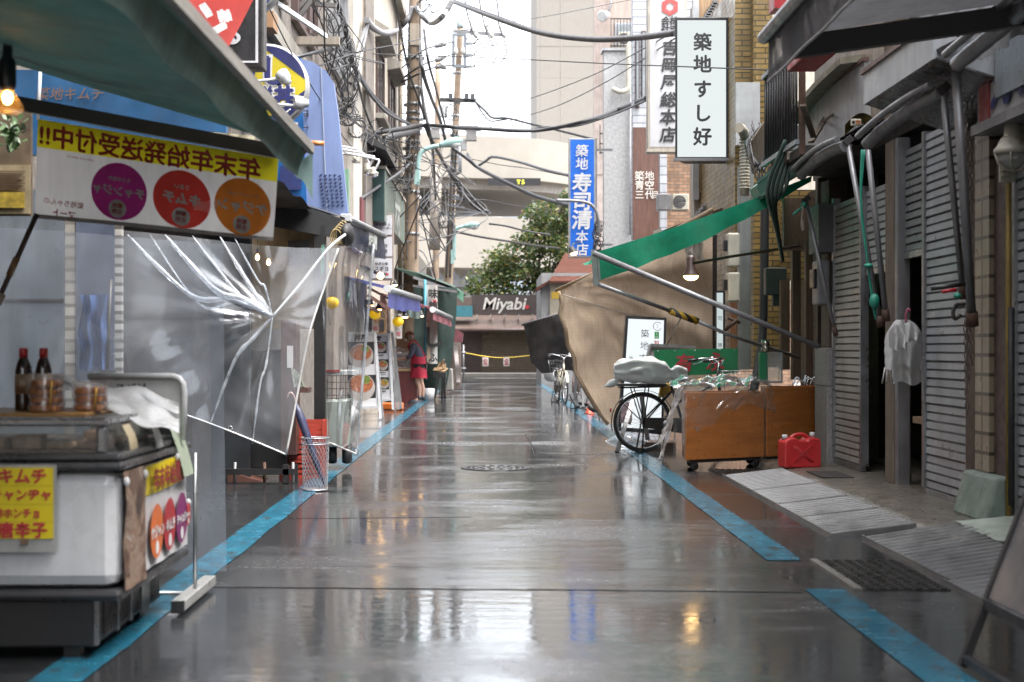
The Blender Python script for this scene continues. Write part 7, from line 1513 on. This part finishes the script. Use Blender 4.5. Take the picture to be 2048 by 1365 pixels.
# the tangle left of the thick pole
rr = random.Random(33); nodes = [(650,-15,18),(668,20,18.5),(690,90,20),(700,120,21),(706,160,21.5),(690,215,20),(700,235,21),(728,262,24),(745,275,25.5),(765,282,26.5)]
cnt = 0
def tangle(lb, grp, a, b, jit, r, m):
    A, B = at(*a), at(*b); d = (B-A).length
    pts = [A]+[A.lerp(B,k/4)+V((rr.gauss(0,jit*d), rr.gauss(0,.05), rr.gauss(0,jit*d)-.05*d*sin(pi*k/4))) for k in (1,2,3)]+[B]
    cable(lb, pts, r, m, grp, 7)
TG = 'tangled thin cables left of the thick pole'
for k in range(24):
    i = rr.randrange(len(nodes)-2); j = min(len(nodes)-1, i+rr.randrange(1,4)); f = lambda n: (n[0]+rr.uniform(-9,9), n[1]+rr.uniform(-9,9), n[2])
    tangle('thin cable in the dense tangle left of the thick pole', TG, f(nodes[i]), f(nodes[j]), .10, rr.uniform(.005,.009), cable_m if rr.random() < .7 else cable_g)
for k in range(14):
    tangle('thin drop wire from the cable tangle to the thick pole', 'drop wires reaching the thick pole', (rr.uniform(735,775), rr.uniform(262,300), 26), (822, rr.uniform(280,400), 28.8), .07, rr.uniform(.006,.012), cable_m)
for k in range(9):
    tangle('thin wire dropping from above toward the cable tangle', 'wires dropping from above into the tangle', (rr.uniform(570,650), -20, rr.uniform(15,18)), (rr.uniform(685,712), rr.uniform(190,250), 20.5), .03, rr.uniform(.005,.010), cable_m)
for k, (y0, y1) in enumerate(((222,205),(232,212),(228,214),(255,240))): cable('thin drop wire crossing the pale blue panel sign', A3([(608,y0,14.6),(650,y0-6,17),(690,y1,20)]), .007, group='drop wires over the pale blue panel')
cable('long thin wire slanting across the round yellow sign and blue panel', A3([(540,20,12),(585,110,13),(640,200,15),(690,280,18)]), .006)
for k in range(10):
    tangle('thin wire between the thick pole and the tall pole', 'wires strung between the poles', (840, rr.uniform(270,420), 29), (895+rr.uniform(-10,10), rr.uniform(330,480), 42.3), .05, rr.uniform(.008,.016), cable_m if k % 2 else cable_g)
for k in range(6):
    tangle('thin wire looping round the foot of the slim pole', 'wires on the slim pole', (870+rr.uniform(-4,4), rr.uniform(320,400), 49), (875+rr.uniform(-25,25), rr.uniform(430,500), 48), .15, .014, cable_m)
def coil(label, c, r, n, m, grp):
    q = MB()
    for k in range(n):
        a0 = rr.uniform(0,6); e = rr.uniform(.6,1.2); tl = rr.uniform(-.5,.5)
        q.tube([V(c)+V((cos(a)*r*e+rr.uniform(-.01,.01), sin(a)*.05, sin(a+tl)*r*1.2)) for a in [a0+2*pi*j/10 for j in range(11)]], rr.uniform(.006,.011), 4)
    solid('cable_coil', label, 'cable coil', q, m, grp)
CG = 'cable coils in the tangle'
for x, y, Y in ((660,20,18.4),(672,45,18.8),(684,70,19.6),(692,95,20.2),(700,112,21),(703,150,21.5),(698,185,21),(693,215,20.4),(697,232,20.8),(716,258,23),(735,270,25),(752,285,26)): coil('coil of thin wire hanging in the cable tangle', at(x,y,Y), .13, 3, cable_m if (x+y) % 2 else cable_g, CG)
for x, y, Y in ((822,300,33.7),(820,330,33.7),(822,285,33.7),(818,355,33.7),(824,60,33.7),(812,70,33.7),(808,110,33.7),(845,12,33.5),(856,20,33.5),(868,14,33.5)): coil('coil of thin wire tied to the thick brown pole', at(x,y,Y), .13, 3, cable_m, 'cable coils on the thick pole')
for x, y, Y in ((893,300,42.3),(898,270,42.3),(890,340,42.3),(895,460,42.3),(888,440,42.3),(902,225,42.3)): coil('coil of wire tied to the tall crossarm pole', at(x,y,Y), .22, 5, cable_m, 'cable coils on the tall pole')
solid('wall_strut', 'grey steel support strut braced on the beige house wall', 'strut', MB().tube(A3([(700,150,22.5),(734,44,24.3)]), .03, 8).tube(A3([(708,180,22.5),(736,46,24.3)]), .03, 8), gsteel)
# ================================================================ BICYCLES
def bicycle(label, loc, rz, fcol, basket=True, rackc=None, group=None):
    t = thing('bicycle', label, 'bicycle', loc, rz, group, local=True); fm_ = mat('bike_%s' % label[:14], fcol, .3, .2); R_ = .335; WB = 1.08
    for x0, nm in ((0,'rear_wheel'),(WB,'front_wheel')):
        o = V((x0,0,R_)); ring = lambda r: [o+V((cos(a)*r,0,sin(a)*r)) for a in [2*pi*k/40 for k in range(41)]]
        w_ = part(nm, MB().tube(ring(R_-.017), .018, 8, False), rubber, t); part('rim', MB().tube(ring(R_-.042), .010, 6, False), chrome, w_); q = MB()
        for k in range(28): a = 2*pi*k/28; q.tube([o+V((cos(a+.3*(-1)**k)*.025, .025*(-1)**k, sin(a+.3*(-1)**k)*.025)), o+V((cos(a)*(R_-.045),0,sin(a)*(R_-.045)))], .0016, 3, False)
        part('spokes', q, chrome, w_); part('hub', MB().tube([o+V((0,-.045,0)),o+V((0,.045,0))], .022, 10), steel, w_)
        f = [o+V((cos(a)*(R_+.022),0,sin(a)*(R_+.022))) for a in [radians(20+ (175 if x0 == 0 else 130)*k/18) for k in range(19)]]; q = MB()
        for i in range(18): q.bar(f[i], f[i+1], .048, .004, o-f[i])
        q.tube([o+V((0,.035,0)), f[12]], .004, 4).tube([o+V((0,-.035,0)), f[12]], .004, 4); part('mudguard', q, fm_, t)
    bb = V((.47,0,.29)); st = V((.34,0,.80)); hd0 = V((.90,0,.62)); hd1 = V((.86,0,.84)); q = MB()
    q.tube([bb,st+V((-.01,0,-.06))],.017,8).tube([bb,hd0],.019,8).tube([V((.40,0,.55)),hd1-(hd1-hd0)*.3],.016,8).tube([hd0,hd1],.02,8)
    for s in (-1,1): q.tube([V((0,.055*s,R_)),bb+V((0,.03*s,0))],.010,6).tube([V((0,.055*s,R_)),st+V((.015,.02*s,-.1))],.009,6).tube([V((WB,.05*s,R_)),V((.99,.05*s,.55)),hd0+V((.03,.03*s,.05))],.012,6)
    part('frame', q, fm_, t); sd = MB(); pr = [(-.13,.085),(-.09,.10),(-.02,.085),(.06,.04),(.13,.02)]
    for i in range(4):
        (x0,w0),(x1,w1) = pr[i], pr[i+1]; sd.hexa([st+V((x0,-w0,.03)),st+V((x1,-w1,.035)),st+V((x1,w1,.035)),st+V((x0,w0,.03)),st+V((x0,-w0*.8,.085)),st+V((x1,-w1*.8,.075)),st+V((x1,w1*.8,.075)),st+V((x0,w0*.8,.085))])
    sdo = part('saddle', sd, black, t); part('springs', MB().tube([st+V((-.07,-.05,-.03)),st+V((-.07,-.05,.04))],.016,8).tube([st+V((-.07,.05,-.03)),st+V((-.07,.05,.04))],.016,8).tube([st+V((0,0,-.08)),st+V((0,0,.05))],.013,8), steel, sdo)
    hb = part('handlebar', MB().tube(spl([hd1+V((-.24,-.29,.17)),hd1+V((-.05,-.27,.20)),hd1+V((.03,-.08,.16)),hd1+V((.02,0,.12)),hd1+V((.03,.08,.16)),hd1+V((-.05,.27,.20)),hd1+V((-.24,.29,.17))],5), .0115, 8).tube([hd1,hd1+V((.02,0,.13))],.014,8), chrome, t)
    for s in (-1,1): part('grip', MB().tube([hd1+V((-.25,.29*s,.17)),hd1+V((-.13,.28*s,.19))],.017,8), black, hb); part('brake_lever', MB().tube(spl([hd1+V((-.07,.27*s,.18)),hd1+V((-.12,.275*s,.15)),hd1+V((-.20,.29*s,.13))],4),.006,5), steel, hb)
    part('bell', MB().ball(hd1+V((-.02,.12,.20)), .03, rz=.022), chrome, hb); q = MB()
    for s in (-1,0,1): q.tube([V((-.26,.07*s,.72)),V((.22,.07*s,.73))],.008,5)
    for x in (-.26,-.1,.06,.2): q.tube([V((x,-.07,.725)),V((x,.07,.725))],.006,5)
    for s in (-1,1): q.tube([V((0,.065*s,R_)),V((-.12,.075*s,.72))],.007,5).tube([V((0,.065*s,R_)),V((.05,.075*s,.72))],.007,5)
    part('rear_rack', q, rackc or black, t)
    part('crank', MB().lathe([(.0,-.008),(.085,-.006),(.088,0),(.085,.006),(0,.008)], bb+V((0,-.055,0)), 20, (0,1,0)).bar(bb+V((0,-.07,0)),bb+V((.14,-.07,-.10)),.018,.012).bar(bb+V((.10,-.12,-.10)),bb+V((.18,-.12,-.10)),.06,.02).bar(bb+V((0,.07,0)),bb+V((-.14,.07,.10)),.018,.012).bar(bb+V((-.18,.12,.10)),bb+V((-.10,.12,.10)),.06,.02), dark, t)
    part('chain_case', MB().hexa([V((-.02,-.065,.28)),bb+V((.1,-.065,-.10)),bb+V((.1,-.05,-.10)),V((-.02,-.05,.28)),V((-.02,-.065,.39)),bb+V((.1,-.065,.09)),bb+V((.1,-.05,.09)),V((-.02,-.05,.39))]), dark, t, bev=.008)
    part('kickstand', MB().tube([V((0,-.06,R_)),V((-.04,-.13,.01))],.010,6).tube([V((0,.06,R_)),V((-.04,.13,.01))],.010,6).tube([V((-.04,-.13,.012)),V((-.04,.13,.012))],.010,6), black, t)
    part('reflector', MB().lathe([(0,0),(.025,.0),(.02,.012),(0,.014)], V((-.36,0,.47)), 12, (-1,0,.1)), mat('red_reflector', (.5,.02,.02), .2), t)
    if basket:
        q = MB(); B0 = V((1.08,0,.66))
        for z, k in ((0,.8),(.08,.87),(.16,.94),(.24,1)):
            w_, l_ = .18*k, .15*k; q.tube([B0+V((-l_,-w_,z)),B0+V((l_,-w_,z)),B0+V((l_,w_,z)),B0+V((-l_,w_,z)),B0+V((-l_,-w_,z))],.004,4)
        for i in range(7):
            u = -1+2*i/6
            for s in (-1,1): q.tube([B0+V((u*.12,s*.144,0)),B0+V((u*.15,s*.18,.24))],.003,3).tube([B0+V((s*.12,u*.144,0)),B0+V((s*.15,u*.18,.24))],.003,3)
        part('basket', q, steel, t)
    return t
bk = bicycle('black roadside bicycle with a plastic wrapped bundle on its rear rack', (1.665,15.75,0), radians(9), (.018,.018,.02))
def bund(u, v):
    a = 2*pi*u; k = sin(pi*min(.985,max(.015,v)))**.2/(abs(cos(a))**4+abs(sin(a))**4)**.22*(1+.10*nz(a*3,v*8,3)); pin = 1-.55*exp(-((v-.78)/.05)**2)
    r = k*pin*(1+.10*sin(a*7+v*3)+.35*nz(cos(a)*2,sin(a)*2,v*5)); return V((1.34+.80*v, 15.62+.02+.13*r*sin(a), .885+.125*r*cos(a)+.02*(1-v)+.02*sin(v*5)))
t = thing('wrapped_bundle', 'white plastic wrapped bundle tied on the rack of the black bicycle', 'bundle', (1.7,15.7,.76)); part('wrap', MB().grid(bund, 40, 40), cloth('milky_plastic', (.90,.90,.90), .05, .35, trl=.3, stain=.1), t)
part('knot_end', MB().grid(lambda u, v: V((1.40-.20*v+.02*nz(u*4,v*3), 15.62+.05*cos(2*pi*u)*sin(pi*min(.97,v+.1)), .80-.07*v+.045*sin(2*pi*u)*sin(pi*min(.97,v+.1)))), 16, 8), cloth('milky_plastic', (.60,.60,.60)), t)
solid('yellow_bag', 'yellow rain bag strapped under the saddle of the black bicycle', 'bag', MB().prism([at(1316,800,15.9),at(1345,784,15.9),at(1352,770,15.9),at(1340,764,15.9),at(1322,772,15.9)], (0,.1,0)), mat('yellow_bag', (.65,.38,.01), .4), bev=.02)
solid('tray_board', 'dark wooden tray under the wrapped bundle on the bicycle rack', 'tray', MB().box(1.38,1.92,15.60,15.90,.738,.762), dark)
solid('wooden_box', 'old brown wooden fish box on the road behind the bicycle wheel', 'box', MB().fb(1289,885,1352,912,16.1,.35), wood('old_fish_box', (.08,.045,.03), 'XZY', .6), bev=.006)
t = thing('water_bag', 'clear plastic weight bag lying beside the bicycle wheel', 'bag', (1.4,16.2,0)); part('bag', MB().grid(lambda u, v: V((1.52+.30*(v-.5)*1.6, 16.1+.15*cos(2*pi*u)*sin(pi*v), .10+.10*sin(2*pi*u)*sin(pi*v)+.01*nz(u*5,v*5))), 20, 14), vinyl('bag_plastic', .3, (.9,.93,.95), .5, .05, 8), t)
t = thing('sign_stand', 'grey slanted stand legs behind the rear wheel of the black bicycle', 'stand', (1.5,16.3,0)); part('leg', MB().bar(at(1270,785,16.3),at(1234,905,15.7),.05,.03,(0,1,0)), gsteel, t); part('leg', MB().bar(at(1282,785,16.5),at(1296,886,16.6),.05,.03,(0,1,0)), gsteel, t)
solid('poster_print', 'blue and pink poster seen through the spokes of the black bicycle', 'poster', MB().fb(1242,805,1264,845,16.9,.02), mat('poster_print', (.10,.12,.30), .5, var=.8, sc_=18, col2=(.5,.35,.35)))
bicycle('silver bicycle with cream fork parked facing the camera at the far right', (1.40,30.6,0), radians(-84), (.50,.46,.36), False, chrome)
bicycle('dark brown bicycle parked nearest the mesh tarp behind the silver one', (1.62,27.2,0), radians(-95), (.10,.055,.04), False)
bicycle('white bicycle leaning behind the silver one with a white wheel', (1.52,32.2,0), radians(-96), (.55,.56,.58), True)
bicycle('black bicycle squeezed between the brown one and the mesh tarp', (1.86,26.6,0), radians(-88), (.02,.02,.022), False)
solid('white_bag', 'white plastic bag on the far bicycles below the dark tarp', 'bag', MB().grid(lambda u, v: at(1102,745,33)+V((.17*cos(2*pi*u)*sin(pi*v)**.6, .15*sin(2*pi*u)*sin(pi*v)**.6, .22*cos(pi*v)+.02*nz(u*6,v*6))), 14, 10), ws)
solid('traffic_cone', 'small orange cone among the bicycles beside the mesh tarp', 'cone', MB().lathe([(.09,0),(.09,.02),(.06,.02),(.015,.22),(0,.22)], V((1.70,25.0,0)), 16), mat('orange_cone', (.5,.07,.03), .4))
t = thing('black_stand', 'black iron stand with casters in front of the mesh tarp foot', 'stand', (1.9,24,0)); part('frame', MB().bar(at(1150,806,25),at(1214,816,24.5),.05,.05).bar(at(1152,735,25.2),at(1150,806,25),.05,.05).bar(at(1164,735,25),at(1166,815,24.6),.04,.04).bar(at(1178,760,25),at(1180,815,24.6),.04,.04).bar(at(1150,740,25.2),at(1180,742,25),.05,.05).bar(at(1142,790,25.4),at(1156,815,24.7),.07,.05), black, t)
solid('tyre', 'small black tyre lying at the foot of the tan mesh tarp', 'tyre', MB().tube([at(1195,816,22.5)+V((cos(a)*.12,sin(a)*.1,.02+sin(a)*.05)) for a in [2*pi*k/20 for k in range(21)]], .045, 8), rubber)
# ================================================================ PERSON
def skinbody(name, verts, edges, radii, m, parent, root=0, sub=2):
    me = bpy.data.meshes.new(name); me.from_pydata(verts, edges, []); me.update(); o = bpy.data.objects.new(name, me); C.objects.link(o); o.parent = parent; ORG[o.name] = V((0,0,0))
    sk = o.modifiers.new('skin','SKIN'); sk.use_smooth_shade = True
    if not me.skin_vertices: me.attributes.new if False else None
    lay = me.skin_vertices[0] if len(me.skin_vertices) else None
    if lay is None:
        import bmesh
        b = bmesh.new(); b.from_mesh(me); b.verts.layers.skin.verify(); b.to_mesh(me); b.free(); lay = me.skin_vertices[0]
    for i, r in enumerate(radii): lay.data[i].radius = (r, r) if not hasattr(r, '__len__') else r; lay.data[i].use_root = (i == root)
    ss = o.modifiers.new('sub','SUBSURF'); ss.levels = sub; ss.render_levels = sub
    me.materials.append(m); return o
py_ = gY(805); px_ = at(838,805,py_)
P_ = thing('person', 'woman in red apron, navy shirt and black shorts bending over the red counter', 'person', (px_.x, py_, 0), 0, local=True)
skin = mat('skin', (.50,.30,.22), .5, var=.06)
# local frame: facing -X (toward the stall counter), Z up
vs = []; es = []; rs = []
def jn(p, r, to=None): vs.append(V(p)); rs.append(r); i = len(vs)-1; (es.append((to,i)) if to is not None else None); return i
pel = jn((.02,0,.80),.125); wa = jn((-.01,0,.93),.115,pel); chs = jn((-.07,0,1.10),.125,wa); ub = jn((-.12,0,1.22),.11,chs); nk = jn((-.165,0,1.30),.048,ub); hd = jn((-.20,0,1.385),.085,nk); ht = jn((-.21,0,1.45),.075,hd)
for s in (-1,1):
    h = jn((.02,.085*s,.76),.092,pel); k = jn((.03*s+.0,.09*s,.45),.058,h); c_ = jn((.045+.03*s,.09*s,.32),.052,k); a_ = jn((.05+.03*s,.09*s,.085),.034,c_); jn((-.06+.03*s,.10*s,.035),.032,a_)
    sh = jn((-.11,.165*s,1.20),.055,ub); e = jn((-.18,.20*s,.97),.042,sh); w_ = jn((-.39,.14*s,.93),.028,e); pm = jn((-.455,.13*s,.92),.026,w_)
    for fi, (dy, L_) in enumerate(((-.028,.060),(-.010,.072),(.009,.068),(.026,.052))):
        f1 = jn((-.485,.13*s+dy,.915),.0095,pm); f2 = jn((-.485-L_*.55,.13*s+dy*1.1,.90),.0085,f1); jn((-.485-L_*.9,.13*s+dy*1.1,.875),.0075,f2)
    th_ = jn((-.45,.13*s-.04*s,.905),.010,pm); jn((-.48,.13*s-.062*s,.885),.0085,th_)
skinbody('body', vs, es, rs, skin, P_, 0, 2)
shirt = cloth('navy_shirt', (.035,.04,.065), .2, .8, trl=0)
vs = []; es = []; rs = []
pel = jn((.02,0,.86),.14); wa = jn((-.01,0,.95),.137,pel); chs = jn((-.07,0,1.10),.146,wa); ub = jn((-.12,0,1.21),.128,chs); jn((-.155,0,1.285),.062,ub)
for s in (-1,1): sh = jn((-.11,.17*s,1.20),.073,ub); e = jn((-.17,.205*s,1.0),.060,sh); jn((-.27,.18*s,.955),.048,e)
skinbody('shirt', vs, es, rs, shirt, P_, 0, 2)
vs = []; es = []; rs = []
pel = jn((.02,0,.80),.148)
for s in (-1,1): h = jn((.02,.088*s,.73),.112,pel); k = jn((.02+.02*s,.092*s,.50),.082,h)
skinbody('shorts', vs, es, rs, black, P_, 0, 2)
apm = cloth('red_apron', (.38,.01,.035), .15, .8, trl=.1)
def apr(u, v):        # skirt of the apron wrapped round the body, open at the back
    a = pi+(u-.5)*2*pi*.80; z = .98-.46*v; r = .165+.035*v+.012*sin(u*24)*v; return V((.0+.02*v+r*1.05*cos(a), r*1.02*sin(a), z))
part('apron_skirt', MB().grid(apr, 40, 14), apm, P_)
def bib(u, v):
    a = pi+(u-.5)*2*pi*.42; z = .96+.26*v; cx = -.01-.115*v; return V((cx+(.155-.02*v)*cos(a), .16*sin(a)*(1-.25*v), z))
part('apron_bib', MB().grid(bib, 18, 10), apm, P_); q = MB()
for s in (-1,1): q.tube(spl([V((-.235,.075*s,1.20)),V((-.16,.085*s,1.315)),V((-.06,.075*s,1.30)),V((.035,.03*s,1.16)),V((.13,-.05*s,1.0)),V((.15,-.06*s,.96))],5), .014, 6)
q.tube([V((.155,.1*cos(a),.955+.005*sin(a*3))) if 0 else V((.0+.158*cos(a),.158*sin(a),.965)) for a in [2*pi*k/24 for k in range(25)]], .012, 6); part('apron_straps', q, apm, P_)
hair = mat('brown_hair', (.11,.05,.02), .45, var=.5, sc_=25)
def hr(u, v):
    a = 2*pi*u; ph = pi*.02+v*pi*.70; front = max(0, -cos(a)); ph *= 1-.36*front**2*(v); r = .112*(1+.05*sin(a*9)*v)
    return V((-.198+r*1.02*sin(ph)*cos(a), r*.94*sin(ph)*sin(a), 1.405+r*1.12*cos(ph)-.02*v*(1-front)))
part('hair', MB().grid(hr, 36, 16), hair, P_)
fc = part('mask', MB().grid(lambda u, v: V((-.215-.088*cos((u-.5)*2.2)-.006*sin(pi*v), .085*sin((u-.5)*2.2), 1.385-.075*v)), 14, 6), mat('pale_mask', (.55,.58,.62), .7), P_)
for s in (-1,1): part('eye', MB().ball((-.290,.032*s,1.405), .009, rz=.006), ink, P_); part('ear', MB().ball((-.195,.092*s,1.385), .018, .01, .028), skin, P_); part('shoe', MB().grid(lambda u, v: V((-.03+.03*s+.135*cos(2*pi*u)*sin(pi*v*.5+.02)-.03, .095*s+.05*sin(2*pi*u)*sin(pi*v*.5+.02), .07*cos(pi*v*.5))), 18, 6), mat('dark_shoe', (.03,.03,.045), .5), P_); part('sock', MB().tube([(.048+.03*s,.09*s,.06),(.048+.03*s,.09*s,.14)], .043, 10), ink, P_)
part('nose', MB().ball((-.296,0,1.385), .012, .012, .016), skin, P_)
